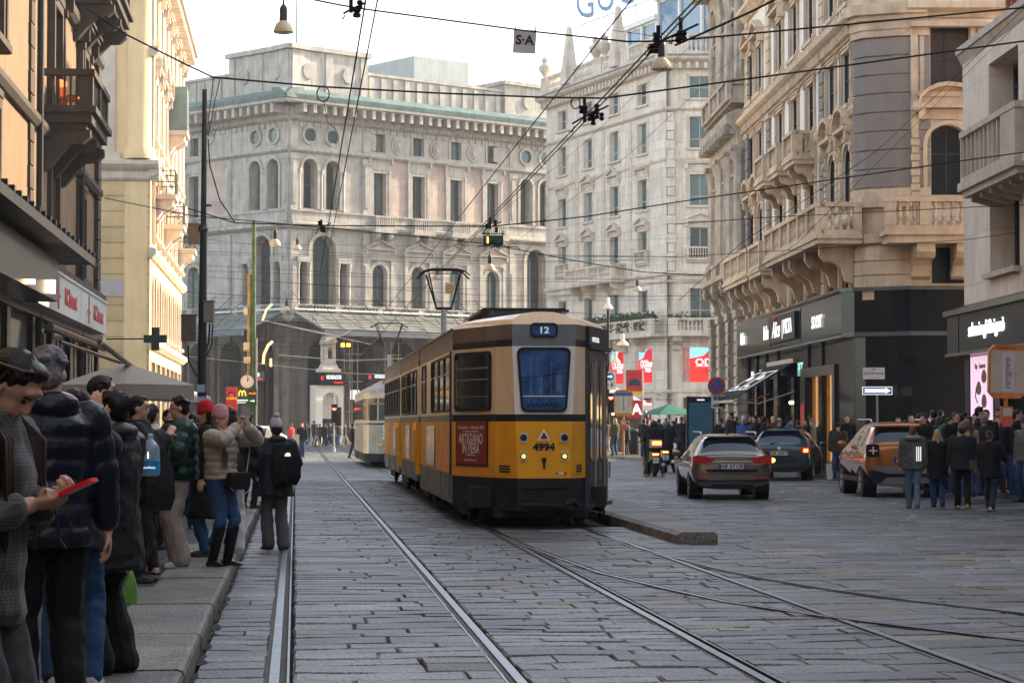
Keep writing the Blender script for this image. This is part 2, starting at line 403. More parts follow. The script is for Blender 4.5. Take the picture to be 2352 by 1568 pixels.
def window(par, x, z, w_, h, arch=False, mats=None, sur=.14, prot=.07, ped=None, rec=.22, sill=True, key='', panes=(1, 1), y=0., hood=.0, side=None, pane=None, mull=.05, bal=0, trans=None):
    k = (round(w_, 2), round(h, 2), arch, sur, prot, ped, rec, sill, key, panes, hood, side, bal, trans)
    if k not in WC:
        f = MB(); hw = w_/2; N = 10
        def outline(r_, zb, extra=0):
            if arch: return [(-r_, zb)]+[(-r_*math.cos(PI*j/N), h-hw+r_*math.sin(PI*j/N)) for j in range(N+1)]+[(r_, zb)]
            return [(-r_, zb), (-r_, h+(r_-hw)), (r_, h+(r_-hw)), (r_, zb)]
        if sur > 0:     # surround as a band around the opening
            a, b = outline(hw+.004, 0), outline(hw+sur, 0)
            for (p, q, p2, q2) in zip(a, a[1:], b, b[1:]):
                f.loft([[(p[0], 0, p[1]), (p[0], -prot, p[1]), (p2[0], -prot, p2[1]), (p2[0], 0, p2[1])],
                        [(q[0], 0, q[1]), (q[0], -prot, q[1]), (q2[0], -prot, q2[1]), (q2[0], 0, q2[1])]], 0, cap=True)
        W = hw+sur+.06
        if sill: f.box(-W-.03, W+.03, -prot-.12, .0, -.13, 0, 0); 
        if sill == 2:
            for s_ in (-1, 1): f.box(s_*(W-.12)-.07, s_*(W-.12)+.07, -prot-.08, 0, -.34, -.13, 0)
        tz = h+sur
        if side:        # little pilasters left and right
            for s_ in (-1, 1):
                c = s_*(hw+sur+side/2+.02); f.box(c-side/2, c+side/2, -prot-.03, 0, -.1, tz, 0); f.box(c-side/2-.03, c+side/2+.03, -prot-.08, 0, tz-.16, tz, 0)
                f.box(c-side/2-.03, c+side/2+.03, -prot-.06, 0, -.12, .12, 0)
            W = hw+sur+side+.08
        if hood: f.box(-W, W, -prot-.02, 0, tz+.02, tz+hood, 0); tz += hood
        if ped:
            f.box(-W-.06, W+.06, -prot-.24, 0, tz+.02, tz+.12, 0)
            for s_ in (-1, 1): f.frustum(s_*W-.09, s_*W+.09, -prot-.2, 0, tz-.3, tz+.02, .0, .0, 0)
            if ped == 'tri':
                e = W+.06; hh = e*.42
                f.prism([(-e, tz+.12), (e, tz+.12), (0, tz+.12+hh)], 1, -prot-.06, 0, 0)
                for s_ in (-1, 1): f.prism([(0, tz+.1+hh), (s_*e, tz+.12), (s_*(e+.05), tz+.2), (0, tz+.22+hh)], 1, -prot-.26, 0, 0)
            if ped == 'seg':
                e = W+.06; hh = e*.62; ar = [(-e*math.cos(PI*j/8), tz+.12+hh*math.sin(PI*j/8)) for j in range(9)]
                f.prism(ar, 1, -prot-.06, 0, 0)
                ar2 = [(-(e+.05)*math.cos(PI*j/8), tz+.14+(hh+.1)*math.sin(PI*j/8)) for j in range(9)]
                for (p, q, p2, q2) in zip(ar, ar[1:], ar2, ar2[1:]):
                    f.loft([[(p[0], -prot-.28, p[1]), (p2[0], -prot-.28, p2[1]), (p2[0], 0, p2[1]), (p[0], 0, p[1])], [(q[0], -prot-.28, q[1]), (q2[0], -prot-.28, q2[1]), (q2[0], 0, q2[1]), (q[0], 0, q[1])]], 0)
            if ped == 'flat': f.box(-W-.1, W+.1, -prot-.3, 0, tz+.12, tz+.2, 0)
        if bal: balustrade(f, -W, W, -prot-.12, 0, bal, 0, post=.14, step=.17, r=.055)
        # timber frame
        t = .055; a, b = outline(hw, 0), outline(hw-t, t)
        b = [(p[0], max(p[1], t)) for p in b]
        if arch: b = [(-(hw-t), t)]+[(-(hw-t)*math.cos(PI*j/N), h-hw+(hw-t)*math.sin(PI*j/N)) for j in range(N+1)]+[(hw-t, t)]
        else: b = [(-hw+t, t), (-hw+t, h-t), (hw-t, h-t), (hw-t, t)]
        for (p, q, p2, q2) in zip(a+[a[0]], (a+[a[0]])[1:], b+[b[0]], (b+[b[0]])[1:]):
            f.loft([[(p[0], rec, p[1]), (p2[0], rec, p2[1]), (p2[0], rec+.07, p2[1]), (p[0], rec+.07, p[1])], [(q[0], rec, q[1]), (q2[0], rec, q2[1]), (q2[0], rec+.07, q2[1]), (q[0], rec+.07, q[1])]], 1)
        nx, nz = panes
        for i in range(1, nx+1): c = -hw+w_*i/(nx+1); f.box(c-mull/2, c+mull/2, rec+.01, rec+.06, t, (h-t) if not arch else h-hw*.15, 1)
        for j in range(1, nz+1):
            zz = h*j/(nz+1) if trans is None else h*trans; f.box(-hw+t, hw-t, rec+.015, rec+.055, zz-mull/2, zz+mull/2, 1)
        g_ = MB(); o_ = outline(hw-.01, .01); g_.face([(p[0], rec+.045, p[1]) for p in o_])
        WC[k] = (f.mesh('window', mats), g_.mesh('pane', [pane or m_pane]))
    fm, gm = WC[k]
    fo = link('window', fm, par, (x, y, z)); link('pane', gm, fo); return fo
def quoins(mb, x0, x1, z0, z1, h, y, m=0, alt=.12):
    n = int(round((z1-z0)/h))
    for i in range(n):
        a = alt if i % 2 else 0; z = z0+i*(z1-z0)/n
        mb.box(x0-a, x1+a, -y, 0, z+.02, z+(z1-z0)/n-.02, m)
# ---------------------------------------------------------------- palette
m_cream = mat('cream stone', (.68, .53, .375), .8, var=.28, scale=1.2, bump=.25, bscale=14, streak=.35, detail=8)
m_white_st = mat('white stucco', (.86, .80, .71), .85, var=.08, scale=.8, streak=.12)
m_grey_st = mat('grey banded stucco', (.27, .24, .215), .85, var=.10, scale=1.5, streak=.12)
m_old = mat('old weathered stone', (.50, .43, .35), .85, var=.35, scale=1.6, bump=.4, bscale=10, streak=.6, detail=8)
m_marble = mat('pale marble', (.76, .67, .57), .7, var=.16, scale=.9, brick=(1.5, .62, .022, .72), streak=.42, bump=.15, bscale=8, detail=8)
m_marble_t = mat('pale marble trim', (.64, .55, .45), .7, var=.22, scale=1.6, streak=.40, bump=.3, bscale=10, detail=8)
m_gal = mat('grey palace stone', (.42, .385, .34), .8, var=.26, scale=1.2, streak=.45, bump=.4, bscale=7, detail=8)
m_pink = mat('pink stone', (.50, .39, .33), .8, var=.30, scale=.55, brick=(1.3, .6, .02, .8), streak=.25)
m_copper = mat('green copper', (.10, .16, .15), .6, var=.4, scale=1.5, streak=.4)
m_lead = mat('roof lead', (.17, .18, .20), .6, var=.3)
m_frame = mat('dark window timber', (.05, .045, .04), .6, var=.1)
m_framew = mat('pale window frame', (.42, .42, .40), .6, var=.1)
m_black = mat('black cladding', (.009, .010, .012), .28, var=.35, scale=1.2, streak=.3)
m_blackm = mat('matt black', (.006, .007, .008), .6, var=.2)
m_trav = mat('travertine', (.72, .64, .54), .75, var=.14, scale=1.1, streak=.25, brick=(2.6, 1.25, .012, .75), bump=.1, bscale=12)
m_travt = mat('travertine trim', (.52, .45, .38), .75, var=.2, scale=2., streak=.3)
m_brick = mat('orange brick', (.42, .17, .08), .8, var=.2, scale=3, brick=(.26, .075, .012, .45))
m_wht = mat('white lettering', (.82, .82, .80), .5, var=0, emis=(1, 1, .97), estr=.25)
m_gold = mat('brass strip', (.45, .27, .10), .4, .6, var=.2)
# ================================================================ building A: the corner palace on the right
def frame_of(cx, Y, slope): return V((cx+slope*Y, Y, 0))
SA = -.0352; RZA = -PI/2-math.atan(SA)*-1
RZA = -(PI/2)+.0352
YA1, YA0 = 83.5, 61.6; LA = (YA1-YA0)
oA = V((11.98+SA*YA1, YA1, 0))
A = thing('corner_palace', 'cream stone palace with grey rounded corner above the black shopfront', 'building', oA, RZA)
baysA = [1.3, 3.5, 8.2, 11.3, 14.4, 18.0, 20.4]      # window centres, from the far end toward the camera
mb = MB()
wallrow(mb, 0, LA, 5.0, 7.2, [(x, 1.3, 5.3, 6.75, True) for x in baysA], m=0)
wallrow(mb, 0, LA, 7.2, 10.6, [(x, 1.3, 7.9, 9.65, True) for x in baysA], m=1)
wallrow(mb, 0, LA, 10.6, 13.2, [(x, 1.3, 10.75, 12.35, False) for x in baysA], m=1)
wallrow(mb, 0, LA, 13.2, 17.0, [(x, 1.3, 13.7, 15.5, False) for x in baysA], m=1)
wallrow(mb, 0, LA, 17.0, 21.0, [(x, 1.3, 17.8, 19.6, True) for x in baysA], m=1)
mb.box(0, LA, .35, 14, 4.9, 21.0, 0); mb.box(0, LA, .5, 14, 0, 4.9, 2)
mb.obj('wall', [m_cream, m_white_st, m_blackm], A)
mb = MB()
for xb in (0.0, 5.3, 16.1):     # grey banded strips
    quoins(mb, xb+.1, xb+.85, 7.9, 12.4, .42, .10, 1, alt=.0); mb.box(xb, xb+.95, -.16, 0, 7.4, 7.9, 0)
    quoins(mb, xb+.1, xb+.85, 13.6, 20.5, .42, .10, 0, alt=.0)
    mb.box(xb, xb+.95, -.15, 0, 12.4, 12.6, 0); quoins(mb, xb, xb+.95, 5.4, 7.1, .4, .12, 0, 0)
for x in baysA:                  # rusticated jambs of the mezzanine and first floor
    for s_ in (-1, 1):
        mb.lathe([(.10, 5.35), (.10, 6.2), (.14, 6.25), (.14, 6.4)], 8, (x+s_*.84, -.05, 0), 0)
        quoins(mb, x+s_*.94-.11, x+s_*.94+.11, 7.75, 9.9, .22, .08, 0, alt=0.02)
        mb.box(x+s_*.94-.14, x+s_*.94+.14, -.13, 0, 9.35, 9.5, 0)
        console(mb, x+s_*.94, .2, 0, 10.1, .5, .22)
cornice(mb, 0, LA+.3, 5.0, [(.15, 0), (.15, .18), (.06, .2)])
cornice(mb, 0, LA+.3, 7.2, [(.12, 0), (.2, .1), (.2, .22), (.1, .25)])
cornice(mb, 0, LA+.2, 12.55, [(.12, 0), (.16, .30), (.34, .40), (.42, .48), (.42, .62), (.2, .70), (.2, .75)])
dentils(mb, 0, LA, 12.62, 12.9, .1, .26, .12, .26)
cornice(mb, 0, LA+.2, 13.3, [(.14, 0), (.14, .2), (.05, .25)])
cornice(mb, 0, LA+.3, 16.9, [(.12, 0), (.3, .2), (.4, .28), (.4, .42), (.2, .5)])
cornice(mb, 0, LA+.3, 20.8, [(.2, 0), (.5, .3), (.9, .5), (1.0, .9), (.1, 1.1)])
dentils(mb, 0, LA, 10.35, 10.5, .0, .14, .1, .24)
cornice(mb, 0, LA, 10.5, [(.14, 0), (.14, .1), (.04, .14)])
# frieze swirls
for i in range(int(LA/.42)): mb.prism([(.42*i+.2+.11*math.cos(a*PI/4), 13.42+.09*math.sin(a*PI/4)) for a in range(8)], 1, -.2, 0, 0)
mb.obj('stone_trim', [m_cream, m_grey_st], A)
mA = [m_cream, m_frame]; m_paneA = glassmat('dark palace glass', (.008, .010, .012), (.05, .055, .055), .2)
for i, x in enumerate(baysA):
    window(A, x, 5.3, 1.3, 1.45, True, mA, sur=.10, prot=.06, rec=.06, pane=m_paneA, key='A', sill=True)
    window(A, x, 7.9, 1.3, 1.75, True, mA, sur=.08, prot=.04, rec=.06, pane=m_paneA, hood=.25, ped='seg', key='A')
    window(A, x, 10.75, 1.3, 1.6, False, mA, sur=.10, prot=.05, rec=.06, pane=m_paneA, key='A', side=.12, hood=.12)
    window(A, x, 13.7, 1.3, 1.8, False, mA, sur=.10, prot=.06, rec=.06, pane=m_paneA, ped='tri', hood=.2, key='A', side=.14, bal=.0)
    window(A, x, 17.8, 1.3, 1.8, True, mA, sur=.12, prot=.06, rec=.06, pane=m_paneA, key='A')
def balcony(par, x0, x1, z0, zr, dep, m, cons=None, ch=.9, name='balcony', y=0., ends=True, smx=.0):
    b = MB(); zb = z0
    b.box(x0-.06, x1+.06, -dep-.06, 0, zb-.12, zb, 0); b.box(x0, x1, -dep, 0, zb-.26, zb-.12, 0)
    n = max(1, int(round((x1-x0)/1.8))); w_ = .2
    balustrade(b, x0, x1, -dep+.08, zb, zr-zb, 0, post=w_, posts=[x0+(x1-x0-w_)*i/n for i in range(n+1)])
    for xx in ((x0, x1) if ends else ()):
        T = b.T; b.T = Matrix.Translation((xx+(.1 if xx == x0 else -.1), 0, 0)) @ Matrix.Rotation(-PI/2, 4, 'Z')
        balustrade(b, .02, dep-.1, 0, zb, zr-zb, 0, posts=[.0, dep-.3]); b.T = T
    for c in (cons or []): console(b, c, .22, 0, zb-.26, ch, dep*.85)
    return b.obj(name, m, par, (0, y, 0))
balcony(A, 7.2, 9.15, 9.95, 10.75, .75, m_cream, [7.5, 8.85], .65)
balcony(A, 10.35, 12.25, 9.95, 10.75, .75, m_cream, [10.65, 11.95], .65)
balcony(A, 13.45, 15.35, 9.95, 10.75, .75, m_cream, [13.75, 15.05], .65)
balcony(A, 0.3, 6.5, 6.85, 7.75, .95, m_cream, [.8, 2.4, 4.4, 6.1], 1.0)
balcony(A, 7.0, 9.6, 6.85, 7.75, .95, m_cream, [7.4, 9.2], 1.0)
balcony(A, 12.6, LA+.6, 6.85, 7.75, 1.25, m_cream, [12.9, 15.2, 16.4, 19.2, 21.6], 1.1)
# rounded corner pier and the return wall facing the camera
cA = V((11.98+SA*YA0, YA0, 0)); ca = A
mb = MB()
def loc(mb_, x, y, z): return (x, y, z)
pier = [(LA-.15, .0), (LA+.05, -.0), (LA+.42, .22), (LA+.85, 1.0), (LA+.95, 1.45), (LA+.95, 1.9)]
def pierrow(z0, z1, off, m, mbb):
    pts = []
    for i, (x, y) in enumerate(pier):
        pts.append((x+off*(.2 if i < 2 else 1)*.8, y-off*(1 if i < 3 else .4)))
    ring = pts+[(LA-.15, 2.0)]
    mbb.loft([[(x, y, z0) for x, y in ring], [(x, y, z1) for x, y in ring]], m)
z = 8.15
while z < 12.35: pierrow(z+.02, z+.50, .10, 1, mb); z += .53
pierrow(4.9, 20.9, .03, 0, mb)
for (a, b, o_) in ((7.6, 7.9, .2), (7.9, 8.12, .14), (12.4, 12.6, .16), (12.6, 12.85, .2), (12.85, 13.0, .30), (13.0, 13.3, .42), (13.3, 13.55, .22), (5.0, 5.25, .2), (6.6, 6.85, .16)): pierrow(a, b, o_, 0, mb)
z = 13.6
while z < 20.3: pierrow(z+.02, z+.50, .10, 0, mb); z += .53
z = 5.3
while z < 6.5: pierrow(z+.015, z+.38, .09, 0, mb); z += .4
mb.obj('corner_pier', [m_cream, m_grey_st], A)
# return wall, its own local frame as a part
W2 = link('return_wall', None, A, (LA+.95, 1.3, 0)); W2.rotation_euler = (0, 0, -RZA-.0)
mb = MB()
wallrow(mb, 0, 12, 4.9, 7.2, [(1.2, 1.9, 5.45, 6.45, False), (7, 1.9, 4.95, 6.2, False)], m=0)
wallrow(mb, 0, 12, 7.2, 10.6, [(1.05, 1.15, 7.9, 9.9, True), (6.5, 1.15, 7.9, 9.9, True)], m=1)
wallrow(mb, 0, 12, 10.6, 13.0, [(1.05, 1.3, 10.8, 12.7, False), (6.5, 1.3, 10.8, 12.7, False)], m=1)
wallrow(mb, 0, 12, 13.0, 20.9, [(1.05, 1.3, 14, 16, False)], m=1)
mb.box(0, 12, .35, 8, 4.9, 20.9, 0)
cornice(mb, -.1, 12, 12.9, [(.1, 0), (.16, .12), (.42, .22), (.42, .4), (.2, .5), (.2, .75)])
dentils(mb, 0, 12, 13.12, 13.25, .1, .3, .1, .25)
mb.box(.02, .22, -.12, 0, 7.7, 12.6, 0); mb.box(1.9, 2.1, -.12, 0, 7.7, 12.6, 0)
quoins(mb, .02, .22, 7.8, 9.7, .22, .18, 0, .02); quoins(mb, 1.9, 2.1, 7.8, 9.7, .22, .18, 0, .02)
for x_ in (.14, 2.0): console(mb, x_, .22, 0, 10.5, .6, .35)
mb.box(.0, 2.2, -.3, 0, 12.62, 12.75, 0)
mb.obj('wall', [m_cream, m_white_st], W2)
window(W2, 1.05, 7.9, 1.15, 2.0, True, mA, sur=.12, prot=.08, hood=.3, ped='seg', key='A2', panes=(1, 1), trans=.6)
window(W2, 1.05, 10.8, 1.3, 1.9, False, mA, sur=.12, prot=.08, key='A2')
window(W2, 1.2, 5.45, 1.9, 1.0, False, [m_travt, m_blackm], sur=.08, prot=.05, key='A2b', panes=(0, 0), sill=False)
b = MB(); b.box(-.9, 9, -1.15, 0, 6.72, 6.85); b.box(-.8, 9, -1.05, 0, 6.5, 6.72)
balustrade(b, -.9, 9, -1.05, 6.85, .9, posts=[-.9, .05, 1.6, 3.4, 5.2, 7.0, 8.8], post=.3, r=.085, step=.24)
for c in (.25, 1.35): console(b, c, .5, 0, 6.5, .95, .95)
b.obj('balcony', m_cream, W2)
# black shopfront of building A
m_bfas = mat('polished black stone', (.011, .013, .015), .16, var=.5, scale=.8, streak=.4, bump=.05, bscale=2)
SF = link('shopfront', None, A)
mb = MB()
mb.prism([(0.2, 4.02), (-.4, 4.02), (-.46, 4.10), (-.46, 5.22), (-.52, 5.3), (-.52, 5.36), (.2, 5.36)], 0, .4, LA-.05, 0)
mb.prism([(LA-.05, -.46), (LA+.45, -.2), (LA+.95, .75), (LA+1.3, 1.2), (LA+1.3, 12), (LA-.05, 12)], 2, 4.10, 5.25, 0)
mb.prism([(LA-.05, -.52), (LA+.5, -.26), (LA+1.02, .72), (LA+1.36, 1.2), (LA+1.36, 12), (LA-.05, 12)], 2, 5.252, 5.36, 1)
mb.prism([(LA-.05, -.47), (LA+.46, -.21), (LA+.96, .74), (LA+1.31, 1.2), (LA+1.31, 12), (LA-.05, 12)], 2, 3.98, 4.098, 1)
mb.box(.4, LA-.05, -.47, -.39, 3.99, 4.05, 1)
for xx in (8.7, 14.9): mb.box(xx, xx+.02, -.475, -.46, 4.1, 5.2, 2)
fa = mb.obj('fascia', [m_bfas, mat('grey metal trim', (.12, .13, .14), .45, .5), m_blackm], SF)
RT = (PI/2, 0, 0)
text('Mullen', .62, m_wht, fa, (2.2, -.5, 4.68), RT, bold=.018, sx=.72); text('Mullen', .66, m_wht, fa, (8.0, -.5, 4.66), RT, bold=.018, sx=.72)
lb = MB(); lb.box(8.9, 14.3, -.56, -.465, 4.25, 5.12); lb.obj('sign_panel', m_blackm, fa)
text('Alice', .78, m_wht, fa, (10.6, -.575, 4.66), RT, shear=.35, bold=.012, sx=1.05)
text('| PIZZA', .62, m_wht, fa, (12.85, -.575, 4.68), RT, bold=.022, sx=.98)
d_ = MB(); d_.sphere((10.6, -.58, 5.02), .09, 8); d_.obj('dot', mat('red paint', (.6, .02, .02), .5, var=0), fa)
text('soeur', .80, m_wht, fa, (18.0, -.5, 4.66), RT, bold=.01)
mb = MB()       # piers and stall riser
for (a, b_) in ((.5, 1.0), (2.7, 3.1), (4.9, 5.3), (7.2, 8.0), (13.3, 14.2), (16.2, 16.7), (18.8, LA+.1)): mb.box(a, b_, -.12, .5, 0.1, 4.02, 0)
mb.box(.5, LA+.1, -.06, .5, 3.2, 4.02, 0)
mb.prism([(LA+.05, -.14), (LA+.5, .1), (LA+.95, .9), (LA+1.2, 1.25), (LA+1.2, 12), (LA+.05, 12)], 2, .1, 4.0, 0)
mb.box(14.2, 18.8, -.10, .1, .1, .35, 0)
mb.box(14.0, 19.0, -.2, 0, 3.0, 3.3, 1); mb.box(13.2, 14.1, -.2, 0, .1, 3.3, 1); mb.box(18.8, 19.2, -.2, 0, .1, 3.3, 1)
mb.obj('cladding', [m_bfas, m_black], SF)
m_shopg = mat('shop window glass', (.025, .03, .03), .06, var=.7, scale=.7, spec=.8)
m_shopw = mat('lit shop interior', (.10, .07, .045), .5, var=.9, scale=1.6, emis=(1, .55, .22), estr=.16)
for (a, b_, m_) in ((1.0, 2.7, m_shopw), (3.1, 4.9, m_shopg), (5.3, 7.2, m_shopg), (8.0, 13.3, m_shopg), (14.2, 16.2, m_shopw), (16.7, 18.8, m_shopw)):
    f = MB(); f.box(a, b_, .12, .14, .3, 3.2); fo = f.obj('shop_window', m_, SF)
    f = MB()
    for xx in (a, b_-.06, (a+b_)/2-.03): f.box(xx, xx+.06, .02, .118, .3, 3.2)
    f.box(a, b_, .021, .117, 3.12, 3.2); f.box(a, b_, .021, .117, .3, .4); f.obj('frame', m_gold if a > 14 else m_blackm, fo)
m_warm = mat('warm lamp', (.9, .7, .4), .5, var=0, emis=(1, .72, .36), estr=3.2)
for (x, z) in ((4.4, 2.2), (6.3, 1.9), (6.6, 2.0), (9.6, 2.25), (2.0, 1.6)):
    f = MB(); f.sphere((x, .08, z), .06, 8); f.obj('lamp', m_warm, SF)
for x in (1.9, 4.0, 6.2): text('Mullen', .34, m_wht, SF, (x, -.09, 3.36), RT, bold=.01, sx=.7)
# awning
AW = thing('shop_awning', 'black sloping shop awning with white lettering below the fascia', 'awning', A.matrix_basis @ V((6.0, 0, 0)), RZA)
b = MB(); b.prism([(-.1, 3.55), (-2.1, 2.35), (-2.12, 2.32), (-2.10, 2.38), (-.1, 3.60)], 0, 0, 5.6, 0)
b.obj('canvas', mat('black canvas', (.010, .011, .013), .9, var=.2), AW)
b = MB(); b.box(-.05, 5.65, -2.16, -2.08, 2.24, 2.33); b.box(-.05, 5.65, -.18, -.02, 3.54, 3.7)
for x in (.1, 5.45): b.tube([(x, -.1, 2.6), (x, -1.3, 2.2), (x, -2.1, 2.3)], .025)
b.obj('frame', mat('bone metal', (.5, .45, .36), .5), AW)
ang = math.atan2(1.2, 2.0)
for x in (1.7, 4.2):
    fr = MB(); 
    for (a, c, e, f_) in ((-1., 1., -.60, -.58), (-1., 1., .58, .60), (-1., -.98, -.6, .6), (.98, 1., -.6, .6)): fr.box(a, c, e, f_, 0, .01)
    o_ = fr.obj('outline', m_wht, AW, (x, -1.13, 2.99)); o_.rotation_euler = (ang, 0, 0)
    text('Alice', .40, m_wht, AW, (x-.1, -1.0, 3.09), (ang, 0, 0), shear=.3, bold=.012); text('PIZZA', .2, m_wht, AW, (x, -1.5, 2.79), (ang, 0, 0), bold=.012)
text('PIZZA', .62, mat('teal letters', (.25, .5, .48), .5, var=0, emis=(.3, .7, .66), estr=.3), SF, (13.0, -.1, 3.28), RT, bold=.01)
RD = mat('red poster', (.5, .04, .03), .5, var=.4, scale=4)
f = MB(); f.box(13.4, 14.1, -.23, -.205, 1.45, 2.15); f.obj('poster', RD, SF)
# ================================================================ building A2: older stone palace with columns
oA2 = V((11.98+SA*91.6+.1, 91.6, 0)); A2 = thing('column_palace', 'old soot-streaked palace with tall engaged columns beyond the corner palace', 'building', oA2, RZA)
LB = 8.1; bx = [1.35, 4.05, 6.75]
mb = MB()
wallrow(mb, 0, LB, 0, 7.2, [(x, 2.2, .3, 5.9, True) for x in bx], .8)
wallrow(mb, 0, LB, 7.2, 12.4, [(x, 1.3, 7.9, 10.9, True) for x in bx], .5)
wallrow(mb, 0, LB, 12.4, 19.5, [(x, 1.2, 14.8, 17.0, True) for x in bx], .5)
mb.box(0, LB, .8, 14, 0, 19.6, 0)
mb.obj('wall', [m_old], A2)
mb = MB()
for c in (0.1, 2.7, 5.4, 7.9):
    for dx in ((-.0,) if c in (.1, 7.9) else (-.33, .33)):
        mb.lathe([(.36, 7.9), (.36, 8.1), (.27, 8.2), (.25, 11.5), (.27, 11.6), (.38, 12.05), (.4, 12.1)], 10, (c+dx, -.35, 0), 0)
        mb.lathe([(.34, 14.6), (.34, 14.8), (.25, 14.9), (.23, 18.1), (.25, 18.2), (.37, 18.7), (.38, 18.75)], 10, (c+dx, -.32, 0), 0)
        mb.box(c+dx-.36, c+dx+.36, -.72, 0, 7.3, 7.9); mb.box(c+dx-.36, c+dx+.36, -.74, 0, 12.08, 12.25)
    mb.box(c-.4, c+.4, -.5, 0, 0, 5.6); mb.box(c-.48, c+.48, -.6, 0, 5.6, 5.9)
    for j in range(12): mb.box(c-.44, c+.44, -.55, 0, .2+j*.45, .58+j*.45)
    console(mb, c, .5, -.1, 7.2, 1.2, .7)
cornice(mb, -.2, LB, 6.9, [(.3, 0), (.5, .15), (.9, .3), (.9, .5), (.7, .55)])
cornice(mb, -.2, LB, 12.25, [(.45, 0), (.5, .5), (.65, .7), (.85, .85), (.9, 1.2), (.7, 1.3), (.5, 1.4)])
dentils(mb, 0, LB, 12.7, 13.05, .5, 1.0, .25, .6)
cornice(mb, -.2, LB, 13.9, [(.7, 0), (.7, .5), (.5, .7)])
balustrade(mb, 0, LB, -.75, 14.0, .85, posts=[0, 2.5, 5.2, 7.6], post=.5)
cornice(mb, -.2, LB, 18.8, [(.5, 0), (.6, .5), (1.3, .9), (1.5, 1.3), (1.5, 1.7), (.5, 1.9)])
dentils(mb, 0, LB, 19.2, 19.6, .5, 1.25, .25, .6)
mb.obj('stone_trim', [m_old], A2)
mO = [m_old, m_frame]
for x in bx:
    window(A2, x, .3, 2.2, 5.6, True, mO, sur=.25, prot=.15, key='O', panes=(1, 2), sill=False, rec=.6)
    window(A2, x, 7.9, 1.3, 3.0, True, mO, sur=.3, prot=.2, key='O', ped='seg', rec=.4)
    window(A2, x, 14.8, 1.2, 2.2, True, mO, sur=.25, prot=.2, key='O', ped='tri', rec=.4)
    balcony(A2, x-1.0, x+1.0, 7.3, 8.05, .6, m_old, [x-.8, x+.8], .8)
# ================================================================ building B: travertine house nearest on the right
SB = -.0152; oB = V((12.39+SB*55.5, 55.5, 0)); RZB = -PI/2+.0152
B = thing('travertine_house', 'pale travertine house with brick upper floor at the right edge of the picture', 'building', oB, RZB)
LBB = 44; mb = MB(); wb = [4.3, 9.6, 15, 20.4, 26, 32, 38]
wallrow(mb, 0, LBB, 4.4, 7.5, [(x, 2.9, 5.15, 6.95, False) for x in wb], .7)
wallrow(mb, 0, LBB, 7.5, 11.0, [(x, 2.9, 7.1+.42, 10.25, False) for x in wb], .7)
mb.box(0, LBB, .71, 12, .0, 11.0, 0)
mb.box(1.2, LBB, .9, 12, 11.1, 14.4, 1)
for i in range(60): mb.box(1.3+i*.55, 1.42+i*.55, .8, .92, 11.1, 13.6, 1)
mb.box(-.1, LBB, -.16, 1.2, 10.95, 11.12, 2)
mb.prism([(0.0, 10.7), (0, 10.94), (-.12, 10.94)], 0, -.1, LBB, 2)
mb.obj('wall', [m_trav, m_brick, m_travt], B)
mT = [m_travt, mat('alu frame', (.10, .11, .12), .5, .6)]
for x in wb:
    window(B, x, 5.15, 2.9, 1.8, False, mT, sur=0, key='T', sill=True, rec=.6, panes=(3, 0))
    window(B, x, 7.52, 2.9, 2.7, False, mT, sur=0, key='T', sill=False, rec=.6, panes=(3, 1), trans=.8)
def balcB(x0, x1):
    b = MB(); b.box(x0-.1, x1+.1, -.95, 0, 7.05, 7.25); b.box(x0, x1, -.85, 0, 6.9, 7.05)
    b.box(x0-.05, x1+.05, -.92, -.72, 8.32, 8.46); b.box(x0, x1, -.9, -.74, 7.25, 7.36)
    n = 9
    for i in range(n+1): c = x0+.15+(x1-x0-1.5)*i/n; b.box(c-.04, c+.04, -.87, -.77, 7.36, 8.32)
    b.box(x1-1.3, x1, -.9, -.74, 7.36, 8.32); b.box(x0, x0+.12, -.9, -.74, 7.36, 8.32)
    b.box(x0, x0+.12, -.74, 0, 7.25, 8.32); b.box(x1-.12, x1, -.74, 0, 7.25, 8.32)
    for i in range(6): c = x0+.3+i*(x1-x0-.6)/5; b.prism([(0, 6.9), (-.7, 6.9), (-.7, 6.8), (0, 6.62)], 0, c-.1, c+.1)
    b.obj('balcony', m_travt, B)
balcB(3.7, 9.0); balcB(9.9, 12.4); balcB(13, 17)
mb = MB()
mb.box(-.1, LBB, -.42, 0, 3.3, 4.25, 0); mb.prism([(0, 4.55), (-.52, 4.38), (-.52, 4.25), (0, 4.25)], 0, -.2, LBB, 1); mb.box(-.15, LBB, -.48, 0, 3.22, 3.298, 1)
for x in (1.2, 7.9): mb.box(x, x+.05, -.44, -.4, 3.3, 4.25, 1)
for (a, c) in ((-.0, .5), (3.2, 3.7), (9.0, 9.6), (14.5, 15.1), (21, 22), (28, 29)): mb.box(a, c, .0, .7, 0, 3.3, 0)
fb = mb.obj('fascia', [m_blackm, m_black], B)
text('salmoiraghi&viganò', .47, mat('lit white letters', (.85, .85, .85), .5, var=0, emis=(.75, .95, 1), estr=.7), fb, (4.2, -.44, 3.80), RT, sx=1.0, bold=.004, ext=.01)
m_pink_p = mat('pink poster', (.62, .42, .52), .5, var=.06, scale=2, emis=(.9, .6, .8), estr=.25)
m_sun = mat('poster sunglasses', (.13, .03, .03), .4, var=.3)
